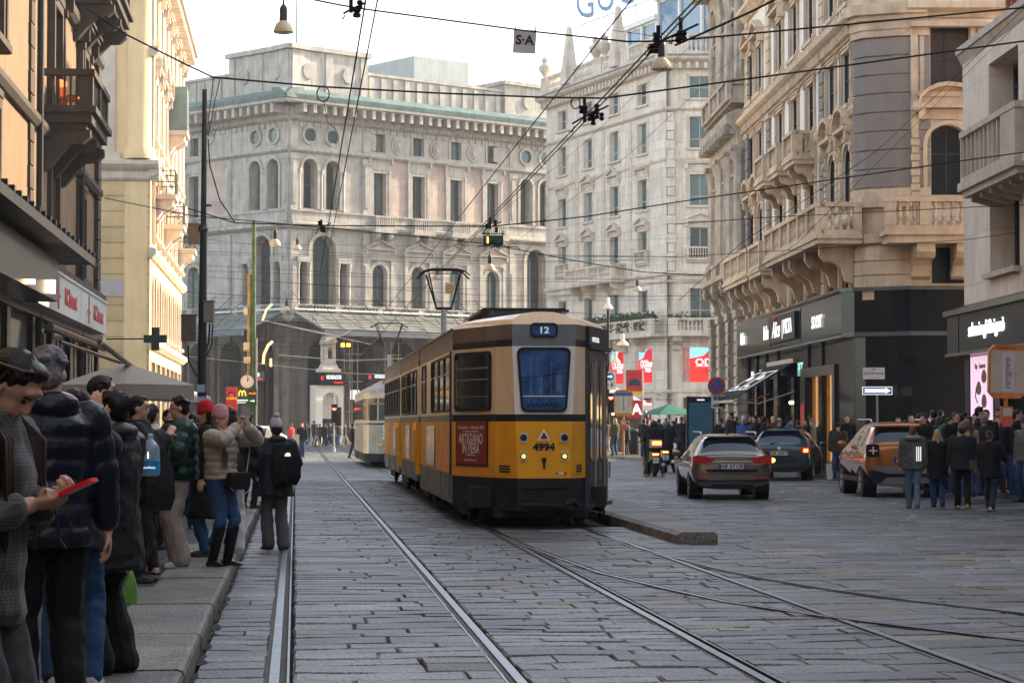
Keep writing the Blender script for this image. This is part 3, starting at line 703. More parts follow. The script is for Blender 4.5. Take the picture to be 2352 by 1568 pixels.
for (a, c) in ((.9, 3.1), (9.8, 12.2)):
    f = MB(); f.box(a, c, -.06, -.02, .5, 3.2); po = f.obj('poster', m_pink_p, B)
    f = MB()
    for i, z in enumerate((2.55, 1.95, 1.35)):
        cx = (a+c)/2+.1
        for s_ in (-1, 1):
            f.prism([(cx+s_*.28+.24*math.cos(q*PI/5)*(1-.2*math.sin(q*PI/5)), z-i*.0+.17*math.sin(q*PI/5)+s_*.14) for q in range(10)], 1, -.075, -.06)
        f.tube([(cx-.5, -.07, z-.1), (cx-.62, -.07, z-.35), (cx-.4, -.07, z-.5)], .015, 4)
    f.obj('sunglasses_print', m_sun, po)
    text('Ray   Sunwear', .2, m_sun, po, ((a+c)/2, -.07, 2.95), RT)
f = MB(); f.box(.4, LBB, .3, .34, .3, 3.2); f.obj('shop_window', m_shopg, B)
# side street interior glow: globes in the window of the corner shop
GL = link('lounge_window', None, W2, (0, -.0, 0))
f = MB(); f.box(1.9, 4.9, -.45, -.4, .3, 3.5); f.obj('pane', m_shopg, GL)
f = MB(); f.box(1.86, 1.92, -.52, -.4, .3, 3.55); f.box(1.86, 4.9, -.52, -.4, 3.5, 3.56); f.obj('frame', m_gold, GL)
m_globe = mat('glowing globe', (.9, .7, .4), .4, var=0, emis=(1, .66, .32), estr=1.1)
for (x, z, r) in ((2.05, 1.85, .21), (2.32, 2.22, .2), (2.0, 1.6, .15), (3.0, 2.75, .2), (3.28, 2.45, .24), (2.9, 1.35, .18)):
    f = MB(); f.sphere((x, -.62, z), r, 12); f.obj('globe_lamp', m_globe, GL, smooth=80)
# ================================================================ building C: marble block across the square
oC = V((2.5, 157.3, 0)); rzC = -R(67.9); LC = 19.7
C_ = thing('marble_block', 'tall pale marble block with roof terrace across the square', 'building', oC, rzC)
xs = [19.7-16.7, 19.7-12.2, 19.7-7.9, 19.7-3.5]
rows = [(21.8, 24.4, 22.4, 23.8), (18.6, 21.8, 19.2, 21.2), (14.8, 18.6, 15.5, 17.5), (11.2, 14.8, 12.0, 14.1), (7.2, 11.2, 8.2, 10.2), (3.6, 7.2, 4.2, 6.4), (0, 3.6, .4, 3.2)]
def cwalls(mb, L, xs_, w_=1.35):
    for i, (z0, z1, a, b) in enumerate(rows):
        wallrow(mb, 0, L, z0, z1, [(x, w_ if i < 5 else 2.6, a, b, False) for x in xs_], .35)
mb = MB(); cwalls(mb, LC, xs); mb.box(0, LC, .36, 12, 0, 24.6, 0); mb.obj('wall', m_marble, C_)
R2 = link('street_front', None, C_, (LC, 0, 0)); R2.rotation_euler = (0, 0, R(67.9))
xr = [2.15, 6.5, 11]
# local offsets: a rounded corner then the front facing the camera
mb = MB(); wallrow_x0 = 1.0
for i, (z0, z1, a, b) in enumerate(rows):
    wallrow(mb, 1.0, 16, z0, z1, [(x, 1.35 if i < 5 else 2.6, a, b, False) for x in xr], .35)
mb.box(1.0, 16, .36, 12, 0, 24.6); mb.obj('wall', m_marble, R2)
mb = MB()
def arcpts(r0): return [(1.0-r0*0+(-1.0)*math.cos(t)*1.0+.0, 0) for t in (0,)]
ring = []
for j in range(7):
    t = j/6; a = R(-157.9)+(R(-90)-R(-157.9))*t     # outward normals turn from the side front to this one
    ring.append((.98+1.05*math.cos(a)-.0, .98+1.05*math.sin(a)))
ring.append((1.4, 1.4))
for i in range(38): mb.loft([[(x, y, .65*i+.02) for x, y in ring], [(x, y, .65*i+.63) for x, y in ring]], 0)
ring3 = [(.98+(x-.98)*.97, .98+(y-.98)*.97) for x, y in ring]
mb.loft([[(x, y, 0) for x, y in ring3], [(x, y, 24.7) for x, y in ring3]], 0)
mb.obj('corner_pier', m_marble_t, R2)
m_cw = [m_marble_t, m_framew]
def cwin(par, xs_, dbl=None):
    for x in xs_:
        window(par, x, 22.4, 1.35, 1.4, False, m_cw, sur=.18, prot=.06, key='C', pane=m_pane_g)
        window(par, x, 19.2, 1.35, 2.0, False, m_cw, sur=.16, prot=.06, key='C', trans=.3, pane=m_pane_g)
        window(par, x, 15.5, 1.35, 2.0, False, m_cw, sur=.16, prot=.06, key='C', trans=.3, ped='tri' if x in dbl else 'flat', hood=.5, pane=m_pane_g)
        window(par, x, 12.0, 1.35, 2.1, False, m_cw, sur=.16, prot=.06, key='C', trans=.3, ped='tri', hood=.2, bal=(0 if x in dbl else .85), pane=m_pane_g)
        window(par, x, 8.2, 1.35, 2.0, False, m_cw, sur=.1, prot=.04, key='C', trans=.3, pane=m_pane_g)
        window(par, x, .4, 2.6, 2.8, False, [m_marble_t, m_blackm], sur=.15, prot=.05, key='Cg', sill=False)
cwin(C_, xs, xs[1:3]); cwin(R2, xr, [])
def ctrim(mb, x0, L, xs_):
    cornice(mb, x0-.1, L+.1, 24.3, [(.2, 0), (.25, .3), (.75, .5), (.85, .6), (.85, .78), (.2, .85)])
    dentils(mb, x0, L, 24.25, 24.65, .0, .55, .22, .55)
    mb.box(x0, L, -.9, -.8, 25.0, 25.12, 1)
    cornice(mb, x0, L, 21.6, [(.1, 0), (.22, .12), (.22, .22)]); cornice(mb, x0, L, 18.4, [(.08, 0), (.12, .12), (.12, .2)])
    cornice(mb, x0, L, 11.0, [(.1, 0), (.2, .1), (.2, .26)]); cornice(mb, x0, L, 10.6, [(.08, 0), (.12, .12)])
    cornice(mb, x0, L, 3.5, [(.06, 0), (.1, .1), (.1, .2)])
    for x in [x0]+[(a+b)/2 for a, b in zip(xs_, xs_[1:])]:
        quoins(mb, x+.05, x+.5, 11.3, 21.5, .6, .07, 0, .06)
    # balustrade on the roof edge
    n = 4; L_ = L-x0
    balustrade(mb, x0, L, -.35, 25.2, 1.3, posts=[x0+i*(L_-1.4)/n for i in range(n+1)], post=1.4, step=.32, r=.11)
    for (a, b, i) in ((x0, L, 0),):
        for j in range(int((b-a)/2.6)):
            xx = a+.6+j*2.6; console(mb, xx, .5, 0, 7.1, .9, .9)
    mb.box(x0, L, -1.15, 0, 7.1, 7.3); balustrade(mb, x0, L, -1.0, 7.3, .95, posts=[x0+i*(L_-.6)/7 for i in range(8)], post=.6, step=.25, r=.09)
mb = MB(); ctrim(mb, 0, LC, xs); mb.box(0, LC, 0, 12, 24.9, 25.25); mb.obj('stone_trim', [m_marble_t, m_lead], C_)
mb = MB(); ctrim(mb, 0, 16, xr); mb.box(0, 16, 0, 12, 24.9, 25.25); mb.obj('stone_trim', [m_marble_t, m_lead], R2)
balcony(C_, 5.8, 13.6, 11.2, 12.2, 1.1, m_marble_t, [6.3, 8.4, 11, 13.1], .9)
# roof terrace: glazed pavilion, obelisks, urns
tp = link('roof_terrace', None, C_)
mb = MB(); mb.box(3.0, 19, 4, 9.4, 25.2, 25.4, 0)
for (x0, x1, z1) in ((5.0, 12.0, 29.0), (12.2, 22.0, 30.2)):
    for x in [x0+(x1-x0)*i/3 for i in range(4)]: mb.box(x-.12, x+.12, 3.0, 3.3, 25.2, z1)
    mb.box(x0-.2, x1+.2, 2.8, 8, z1, z1+.35)
mb.box(1.4, 4.4, 3, 3.2, 28, 28.3); mb.box(1.4, 1.7, 3, 3.2, 25.2, 28)
for (a, b) in ((8.0, 36), (14.5, 36)): mb.tube([(a, 3.4, 25), (a, 3.4, b)], .12)
mb.tube([(8, 3.4, 32), (13, 3.5, 30)], .07); mb.tube([(14.5, 3.4, 34), (21, 3.4, 30.5)], .07)
mb.obj('frame', mat('white steel', (.7, .7, .68), .5), tp)
m_tglass = mat('blue terrace glass', (.10, .19, .30), .12, var=.3, scale=.4, spec=.8)
mb = MB(); mb.box(5.1, 11.9, 3.15, 3.2, 25.4, 28.9); mb.box(12.3, 21.9, 3.15, 3.2, 25.4, 30.1); mb.box(21.9, 21.95, 3.2, 8, 25.4, 30.1); mb.obj('glass_screen', m_tglass, tp)
for x in (4.8, 13.0):
    f = MB(); f.frustum(-.5, .5, -.5, .5, 0, 1.2, .05, .05); f.frustum(-.42, .42, -.42, .42, 1.2, 4.0, .27, .27); f.frustum(-.15, .15, -.15, .15, 4.0, 4.2, .1, .1)
    f.obj('obelisk', m_marble_t, tp, (x, -.3, 25.4))
for x in (.5, 9.4, 10.8): 
    f = MB(); f.lathe([(.3, 0), (.15, .2), (.45, .6), (.5, .9), (.2, 1.2), (.3, 1.4), (.05, 1.7)], 10); f.obj('stone_urn', m_marble_t, tp, (x, -.3, 26.4))
R3 = link('street_terrace', None, R2); mb = MB(); mb.box(1, 16, 4, 9, 25.2, 26.4); mb.obj('parapet', m_marble_t, R3)
# roof letters
RS = thing('roof_sign', 'large blue rooftop letters on a steel frame above the marble block', 'sign', P(1322, 44, 150), R(-12))
m_blue = mat('haze-paled letter blue', (.16, .25, .42), .4, var=.1)  # blue lightened to paint distance haze into the letters
for i, ch in enumerate('GUCC'):
    t_ = text(ch, 3.0, m_blue, RS, (.7+i*1.42, 0, .98+i*.42), RT, ext=.14, sx=.66, bold=.0, name='letter')
mb = MB(); mb.tube([(.3, .3, -.4), (6.2, .3, 1.5)], .05)
for i in range(12): mb.tube([(.3+i*.5, .3, .2+i*.15), (.7+i*.5, .3, 1.6+i*.15)], .025, 4); mb.tube([(.3+i*.5, .3, 1.4+i*.15), (.8+i*.5, .3, .3+i*.15)], .025, 4)
mb.obj('frame', mat('steel lattice', (.4, .42, .45), .5, .3), RS)
# poster windows and lettering of the shop in building C
m_red = mat('red poster ground', (.72, .02, .015), .5, var=.1, emis=(1, .03, .02), estr=.25)
m_red2 = mat('dark red disc', (.5, .01, .02), .5, var=.15, emis=(.7, .01, .02), estr=.2)
m_sky = mat('poster blue', (.2, .55, .75), .5, var=.1, emis=(.3, .7, .9), estr=.25)
def odsposter(par, x, w_, rec=.28):
    f = MB(); f.box(x-w_/2, x+w_/2, rec, rec+.03, 4.2, 6.4, 0); f.prism([(x-w_/2, 6.4), (x-w_/2, 5.7), (x+.1, 6.05), (x+w_*.1, 6.4)], 1, rec-.012, rec-.002, 2)
    f.prism([(x+w_*.1+w_*.36*math.cos(a*PI/10), 5.35+1.02*math.sin(a*PI/10)) for a in range(20)], 1, rec-.022, rec-.014, 1)
    po = f.obj('poster', [m_red, m_red2, m_sky], par)
    text('ODStore', .62, m_wht, po, (x+.1, rec-.04, 5.45), RT, sx=.72*w_/2, bold=.012); text('ITALIA', .34, m_wht, po, (x+.2, rec-.04, 5.02), RT, sx=.9, bold=.014)
    f = MB(); f.box(x-w_*.38, x+w_*.42, rec-.04, rec-.03, 5.19, 5.22); f.obj('rule', m_wht, po)
odsposter(C_, xs[3], 2.5); odsposter(C_, xs[2], 2.5); odsposter(C_, xs[1], 2.5); odsposter(R2, 3.0, 3.1, -.02); odsposter(R2, 7.2, 3.0, -.02)
text('ODStore', .8, m_wht, C_, (xs[3], .1, 2.75), RT, sx=.8, bold=.02); text('ITALIA', .4, mat('pink letters', (.8, .5, .5), .5, var=0, emis=(1, .5, .5), estr=.2), C_, (xs[3], .1, 2.1), RT, bold=.01)
m_neon = mat('neon red outline', (.8, .3, .2), .5, var=0, emis=(1, .25, .15), estr=.7)
text('ODStore', 1.5, m_neon, R2, (4.3, -.12, 2.55), RT, sx=.9, bold=.05); text('ODStore', 1.5, m_wht, R2, (4.3, -.14, 2.55), RT, sx=.9, bold=.012)
text('PIAZZA\nDUOMO', .28, m_blackm, R2, (-.2, -.1, 3.2), RT); text('ITALIA', .28, m_blackm, R2, (1.6, -.1, 3.2), RT)
f = MB(); f.box(xs[3]-1.2, xs[3]+1.2, .2, .25, .4, 3.1); f.obj('shop_window', RD, C_)
# greenery along the balcony
m_leaf = mat('balcony leaves', (.045, .075, .03), .7, var=.4, scale=3, island=.4)
def foliage(mb, x0, x1, y0, y1, z0, z1, n, s_=.09):
    for i in range(n):
        c = V((random.uniform(x0, x1), random.uniform(y0, y1), random.uniform(z0, z1)*random.uniform(.96, 1.02)))
        a = V((random.gauss(0, 1), random.gauss(0, 1), random.gauss(0, 1))).normalized(); b_ = a.orthogonal().normalized()
        k = random.uniform(.6, 1.4)*s_; mb.face([c-a*k, c+b_*k*.6, c+a*k, c-b_*k*.6], 0)
f = MB(); foliage(f, LC-15, LC, -1.1, -.6, 8.15, 8.65, 1500, .12)
for i in range(12): foliage(f, LC-14+i*1.1, LC-13.2+i*1.1, -1.15, -.95, 7.7, 8.3, 60, .1)
o_ = f.obj('trailing_plants', m_leaf, C_)
f = MB(); foliage(f, 0, 9, -1.1, -.7, 8.15, 8.5, 500, .12); f.obj('trailing_plants', m_leaf, R2)
# ================================================================ building G: the arcaded palace on the far side
G0 = V((-16, 156, 0)); rzR = math.atan2(.64, .77); rzL = -R(43)
Gp = thing('arcaded_palace', 'grey and pink arcaded palace closing the far end of the street', 'building', G0, 0)
m_g = [m_gal, m_frame]; m_gal_d = mat('shade-dark ground floor stone', (.15, .12, .095), .85, var=.4, scale=1.1, streak=.5, detail=8)  # darker copy of the palace stone: canopy shade put into the colour
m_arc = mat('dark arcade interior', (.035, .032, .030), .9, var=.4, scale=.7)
def gwing(rz, side, L):
    # side +1: wing runs to the right (x from 0 up); -1: wing ends at x=0, running left
    Wg = link('right_wing' if side > 0 else 'left_wing', None, Gp, (0, 0, 0)); Wg.rotation_euler = (0, 0, rz)
    sx = (lambda d: d) if side > 0 else (lambda d: -d)
    a0, a1 = (0, L) if side > 0 else (-L, 0)
    tw = 7.1; bay = ([8.0, 11.6, 15.2, 18.8] if side > 0 else [10.8, 14.4, 18])
    t0, t1 = sorted((sx(0), sx(tw))); b0, b1 = sorted((sx(tw), sx(20.4 if side > 0 else L)))
    arc = [sx(d) for d in ((2.9, 6.5, 10.1, 13.7, 17.3, 20.9, 24.5) if side > 0 else (2.9, 6.5, 10.1, 13.7, 17.3)) if d < L-1.4]
    mb = MB()
    wallrow(mb, a0, a1, 0, 9.3, [(x, 2.5, 0.02, 7.6, True) for x in arc], 1.2, 3, N=14)
    big = sx(2.95); arch2 = [sx(1.75), sx(3.75)]
    wallrow(mb, t0, t1, 9.3, 15.9, [(big, 2.1, 9.9, 15.2, True), (big-1.75, .65, 9.9, 13.2, False), (big+1.75, .65, 9.9, 13.2, False)], .9, 0, N=14)
    wallrow(mb, t0, t1, 15.9, 21.4, [(x, 1.25, 17.1, 20.7, True) for x in arch2], .9, 0)
    wallrow(mb, t0, t1, 21.4, 23.4, [(x, 1.05, 21.9, 22.95, False) for x in arch2], .4, 0)
    wallrow(mb, b0, b1, 9.3, 15.9, [(sx(x), 1.35, 10.0, 13.3, True) for x in bay], .5, 0)
    wallrow(mb, b0, b1, 15.9, 21.4, [(sx(x), 1.15, 16.9, 20.1, False) for x in bay], .5, 1)
    wallrow(mb, b0, b1, 21.4, 23.4, [(sx(x), 1.0, 21.65, 23.0, False) for x in bay], .4, 0)
    if side > 0:
        wallrow(mb, 20.4, L, 9.3, 15.9, [(23.2, 2.0, 9.9, 15.2, True)], .9, 0); wallrow(mb, 20.4, L, 15.9, 21.4, [(22.2, 1.2, 17.1, 20.7, True), (24.2, 1.2, 17.1, 20.7, True)], .9, 0)
        wallrow(mb, 20.4, L, 21.4, 23.4, [(22.2, 1.05, 21.9, 22.95, False), (24.2, 1.05, 21.9, 22.95, False)], .4, 0)
    q0, q1 = (.9, L) if side > 0 else (-L, -.9)
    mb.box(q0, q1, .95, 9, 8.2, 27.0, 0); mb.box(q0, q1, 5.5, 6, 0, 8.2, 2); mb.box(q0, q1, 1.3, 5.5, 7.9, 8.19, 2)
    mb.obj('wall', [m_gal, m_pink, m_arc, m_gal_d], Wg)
    # openings filled
    for x in arch2+([22.2, 24.2] if side > 0 else []):
        window(Wg, x, 17.1, 1.25, 3.6, True, m_g, sur=.22, prot=.12, key='G', rec=.8, sill=False)
        f = MB(); n = 16
        cz = 22.42
        for i in range(n):
            a, b = 2*PI*i/n, 2*PI*(i+1)/n
            f.loft([[(x+r*math.cos(a), y, cz+r*math.sin(a)) for r, y in ((.52, .0), (.52, -.12), (.72, -.12), (.72, 0))], [(x+r*math.cos(b), y, cz+r*math.sin(b)) for r, y in ((.52, .0), (.52, -.12), (.72, -.12), (.72, 0))]], 0)
        f.prism([(x+.53*math.cos(2*PI*i/n), cz+.53*math.sin(2*PI*i/n)) for i in range(n)], 1, .06, .1, 1)
        for s_ in (-1, 1): 
            for (zz0, zz1) in ((21.85, 22.0), (22.85, 23.0)): f.box(x-.55, x+.55, -.005, .0, zz0, zz1, 0)
        # corner fill of the square hole
        for (px, pz) in ((-1, -1), (1, -1), (1, 1), (-1, 1)):
            f.face([(x+px*.53, .05, cz+pz*.53), (x+px*.53, .05, cz), (x+px*.38, .05, cz+pz*.38), (x, .05, cz+pz*.53)], 0)
        f.obj('round_window', [m_gal, m_pane_g], Wg)
    for x, ds in [(big, 2.1)]+([(23.2, 2.0)] if side > 0 else []):
        window(Wg, x, 9.9, ds, 5.3, True, m_g, sur=.28, prot=.14, key='Gb', rec=.8, panes=(1, 2), sill=False)
    for s_ in (-1, 1): window(Wg, big+s_*1.75, 9.9, .65, 3.3, False, m_g, sur=.0, key='Gs', rec=.7, panes=(0, 1), sill=False)
    for x in bay:
        window(Wg, sx(x), 10.0, 1.35, 3.3, True, m_g, sur=.3, prot=.1, key='G', rec=.4, hood=.75, ped='tri', side=.28, panes=(1, 3), pane=m_pane_g)
        window(Wg, sx(x), 16.9, 1.15, 3.2, False, m_g, sur=.2, prot=.1, key='G', rec=.4, hood=.8, ped='flat', side=.2, panes=(1, 2), pane=m_pane_g)
        window(Wg, sx(x), 21.65, 1.0, 1.35, False, m_g, sur=.18, prot=.06, key='G', rec=.3, pane=m_pane_g, sill=False)
    # trim
    mb = MB()
    cornice(mb, a0, a1, 8.9, [(.25, 0), (.5, .2), (.5, .45), (.3, .5)])
    balustrade(mb, a0, a1, -.3, 9.4, .75, posts=[a0+i*(a1-a0-.5)/7 for i in range(8)], post=.5, step=.3, r=.1)
    cornice(mb, a0, a1, 15.6, [(.2, 0), (.5, .2), (.5, .4), (.3, .5)])
    cornice(mb, a0, a1, 16.1, [(.35, 0), (.35, .7), (.45, .72), (.45, .82)])
    for x in [sx(x) for x in bay]:
        for k_ in range(8): mb.box(x-.7+k_*.18, x-.62+k_*.18, -.5, -.34, 16.25, 16.8)
        console(mb, x-.6, .3, 0, 15.6, 1.0, .8); console(mb, x+.6, .3, 0, 15.6, 1.0, .8); mb.box(x-1, x+1, -.9, 0, 15.62, 15.9)
        mb.box(x-.95, x+.95, -.9, -.75, 15.9, 16.0); mb.box(x-.95, x+.95, -.9, -.75, 16.7, 16.85)
        for k_ in range(9): mb.box(x-.9+k_*.2, x-.8+k_*.2, -.87, -.78, 16.0, 16.7)
    cornice(mb, a0, a1, 21.1, [(.12, 0), (.3, .15), (.3, .35)])
    cornice(mb, a0, a1, 23.35, [(.1, 0), (.3, .12), (.3, .3), (.15, .35), (.25, .9), (.4, 1.0)])
    dentils(mb, a0, a1, 23.0, 23.3, .0, .1, .28, .62); dentils(mb, a0, a1, 23.45, 23.6, .3, .42, .14, .3)
    dentils(mb, a0, a1, 23.85, 24.5, .2, 1.35, .3, .85)
    n = int((a1-a0)/.85)
    cornice(mb, a0-(1.3 if side > 0 else 0), a1+(1.3 if side < 0 else 0), 24.45, [(1.3, 0), (1.5, .1), (1.5, .3)])
    # pilasters and columns of the tower
    for d in (.35, tw-.35)+(() if side < 0 else (20.8,)):
        x = sx(d)
        mb.box(x-.32, x+.32, -.14, 0, 9.6, 15.5); mb.box(x-.32, x+.32, -.14, 0, 16.9, 21.0); mb.box(x-.4, x+.4, -.2, 0, 20.6, 21.0); mb.box(x-.3, x+.3, -.1, 0, 21.5, 23.2)
        for z_ in (10.2, 17.4): mb.box(x-.18, x+.18, -.2, -.13, z_, z_+3)
    for s_ in (-1.27, -2.25, 1.27, 2.25):
        mb.lathe([(.2, 9.9), (.15, 10.1), (.14, 12.7), (.24, 13.1), (.24, 13.2)], 8, (big+s_, -.05, 0))
    mb.box(big-2.4, big-1.15, -.3, 0, 13.2, 13.6); mb.box(big+1.15, big+2.4, -.3, 0, 13.2, 13.6)
    for x in (sum(arch2)/2, arch2[0]-.95, arch2[1]+.95): mb.lathe([(.2, 17.0), (.14, 17.2), (.13, 19.5), (.22, 19.8), (.22, 19.95)], 8, (x, -.02, 0))
    # roundels in the attic band
    if side > 0:
        for x in (9.8, 13.4, 17.0):
            for (r_, y_) in ((.72, -.08), (.5, -.16), (.3, -.24)): mb.lathe([(r_, 0), (r_-.04, .06)], 16, (0, 0, 0)) if 0 else mb.prism([(x+r_*math.cos(2*PI*i/16), 22.3+r_*math.sin(2*PI*i/16)) for i in range(16)], 1, y_, 0)
        for x in (20.1-.9, 7.35): mb.box(x-.3, x+.3, -.08, 0, 21.8, 22.9)
    mb.obj('stone_trim', [m_gal], Wg); mb = MB()
    for x in arc:      # pier bases, keystones
        mb.box(x-.18, x+.18, -.25, 0, 7.5, 8.4)
        for s_ in (-1, 1):
            mb.box(x+s_*1.8-.5, x+s_*1.8+.5, -.12, 0, 0, 1.2); mb.box(x+s_*1.8-.45, x+s_*1.8+.45, -.1, 0, 5.9, 6.3); mb.box(x+s_*1.8-.25, x+s_*1.8+.25, -.2, 0, 1.2, 8.8)
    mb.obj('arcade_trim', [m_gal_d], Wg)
    # copper gutter and parapet
    mb = MB(); cornice(mb, a0-(1.5 if side > 0 else 0), a1+(1.5 if side < 0 else 0), 24.76, [(1.55, 0), (1.6, .3), (.9, .75), (.2, .8)])
    mb.obj('gutter', m_copper, Wg)
    mb = MB(); mb.box(q0, q1, .6, 1.2, 25.4, 27.4)
    e0, e1 = sorted((sx(0), sx(tw))); mb.box(e0, e1, .25, 7, 25.4, 28.6); mb.box(e0-.25, e1+.25, .0, 7, 28.6, 28.95)
    for x in [e0+.4, e1-.4, (e0+e1)/2]: mb.box(x-.3, x+.3, .12, .3, 25.5, 28.5)
    for x in ((e0*.75+e1*.25), (e0*.25+e1*.75)): mb.prism([(x+.55*math.cos(2*PI*i/14), 27.1+.6*math.sin(2*PI*i/14)) for i in range(14)], 1, .1, .3)
    for i in range(12):
        x = b0+(b1-b0)*(i+.5)/12; mb.box(x-.22, x+.22, .5, .62, 25.5, 27.3)
    mb.box(b0, b1, .45, 1.3, 27.4, 27.6)
    if side > 0: mb.box(20.3, L, .25, 6, 25.4, 28.0); mb.box(20.1, L, .0, 6, 28.0, 28.3); mb.prism([(22.6+.5*math.cos(2*PI*i/14), 26.8+.55*math.sin(2*PI*i/14)) for i in range(14)], 1, .1, .3)
    mb.obj('parapet', m_gal, Wg)
    return Wg
GR = gwing(rzR, 1, 27); GLf = gwing(rzL, -1, 19)
mb = MB(); mb.box(15.0, 20.5, 5, 12, 27.4, 30.3); mb.obj('roof_house', mat('pale blue render', (.30, .33, .33), .7, var=.1, streak=.2), GR)
mb = MB(); mb.tube([(2.6, 3, 28), (2.6, 3, 36)], .05); mb.tube([(.8, 3, 28.5), (.8, 3, 32)], .03); mb.tube([(0.4, 3, 29), (1.6, 3, 33)], .02); mb.obj('antenna', m_blackm, GR)
# glazed canopy above the arcade
m_can = mat('old canopy glass', (.20, .21, .19), .35, var=.4, scale=1.5, streak=.3)
def canopy(par, a0, a1, n):
    cp = link('canopy', None, par); f = MB(); k = 6
    for i in range(n):
        for j in range(k):
            x0, x1 = a0+(a1-a0)*i/n+.06, a0+(a1-a0)*(i+1)/n-.06; y0, y1 = -.4-j*.6, -.4-(j+1)*.6+.06
            z0_, z1_ = 9.5-j*.22, 9.5-(j+.85)*.22; f.loft([[(x0, y0, z0_), (x1, y0, z0_), (x1, y0, z0_+.02), (x0, y0, z0_+.02)], [(x0, y1, z1_), (x1, y1, z1_), (x1, y1, z1_+.02), (x0, y1, z1_+.02)]])
    f.obj('glass_strips', m_can, cp)
    f = MB()
    for i in range(n+1): x = a0+(a1-a0)*i/n; f.tube([(x, -.2, 9.5), (x, -4.1, 8.1)], .06, 5); f.tube([(x, -.1, 11.0), (x, -3.6, 8.4)], .03, 4)
    f.tube([(a0, -.35, 9.62), (a1, -.35, 9.62)], .07, 5); f.box(a0, a1, -4.2, -4.05, 7.75, 8.15)
    f.obj('ironwork', mat('grey iron', (.11, .13, .15), .5, .4), cp)
    f = MB(); f.tube([(a0, -.42, 9.74), (a1, -.42, 9.74)], .08, 6); f.obj('tube_rail', mat('bright aluminium', (.7, .68, .62), .4, .2), cp)
canopy(GR, 0.2, 17, 9); canopy(GLf, -8, -.2, 4)
# scaffolding in the arcade, shop fascias and a made-up pale portal for the sunlit view beyond
sf = link('scaffold', None, GR); f = MB()
for x in (4.5, 5.2, 8.2, 8.9, 11.8, 12.5):
    for y in (-.5, -1.2): f.tube([(x, y, 0), (x, y, 7.6)], .05, 5)
for z_ in (2.4, 4.6, 6.6):
    for (a, b) in ((4.3, 5.6), (8.0, 9.2), (11.6, 12.8)): f.tube([(a, -1.2, z_), (b, -1.2, z_)], .05, 5); f.tube([(a, -.5, z_), (b, -.5, z_)], .05, 5)
    f.box(4.4, 5.3, -1.1, -.55, z_, z_+.05)
f.tube([(4.5, -1.2, .5), (5.2, -1.2, 2.4)], .04, 5); f.tube([(8.9, -1.2, .5), (8.2, -1.2, 2.4)], .04, 5); f.obj('poles', mat('scaffold tube', (.25, .22, .18), .5, .5), sf)
def fascia(par, x0, x1, z0, z1, y=-.5):
    f = MB(); f.box(x0, x1, y, y+.2, z0, z1); fo = f.obj('shop_sign', m_black, par)
    text('MONDADORI', (z1-z0)*.48, m_wht, fo, ((x0+x1)/2+.1, y-.02, (z0+z1)/2+.1), RT, sx=(x1-x0)/4.6, bold=.01)
    f = MB(); f.box(x0+.15, x0+.34, y-.02, y-.001, (z0+z1)/2-.1, (z0+z1)/2+.18); f.box((x0+x1)/2+.1, (x0+x1)/2+.9, y-.02, y-.001, z0+.12, z0+.2); f.obj('mark', m_red, fo)
fascia(GR, 1.75, 4.1, 4.35, 5.2, -1.3); fascia(GR, 6.2, 8.6, 4.5, 5.3, -1.0); fascia(GLf, -3.9, -1.6, 4.6, 5.3, -.9)
m_wmar = mat('pale stone for sunlit view', (.75, .68, .58), .6, var=.12, scale=2)  # pale stone imitates the sunlit view through the arch
pt = link('sunlit_view_portal', None, GR, (2.9, -1.0, 0)); f = MB()
wallrow(f, -1.15, 1.15, 0, 4.3, [(.1, 1.5, .02, 3.8, True)], .6, 0)
f.box(-1.2, -1.15, 0, .8, 0, 4.3); f.box(1.15, 1.2, 0, .8, 0, 4.3); f.box(-.75, .95, .7, .8, 1.9, 4.2, 0); f.box(-.75, .95, .66, .72, 0, 1.6, 1)
f.box(-.9, .9, -.1, .5, 5.25, 5.5, 0); f.frustum(-.75, .75, -.05, .45, 5.5, 6.0, .25, .1, 0)
wallrow(f, -.5, .5, 6.0, 7.4, [(0, .4, 6.2, 7.1, True)], .2, 0); f.box(-.5, .5, .2, .5, 6.0, 7.4, 0); f.prism([(-.6, 7.4), (.6, 7.4), (.4, 7.8), (0, 7.98), (-.4, 7.8)], 1, -.1, .5)
f.obj('marble', [m_wmar, m_black], pt)
f = MB(); f.lathe([(.14, 6.2), (.12, 6.5), (.16, 6.7), (.07, 6.85), (.09, 6.95), (.02, 7.05)], 8, (0, .05, 0)); f.obj('statuette', m_frame, pt)
for z_, x_ in ((3.3, 5.6), (3.3, 10.2)): f = MB(); f.box(x_-.4, x_+.4, -.3, -.25, z_, z_+.7); f.obj('notice_board', m_wht, GR)
f = MB(); f.box(-2.5+4.6, 2.6+4.6, 4.9, 5.0, .4, 3.0); f.obj('shop_window', mat('cool lit shop', (.06, .09, .15), .4, var=.8, scale=2, emis=(.3, .5, .9), estr=.08), GR)
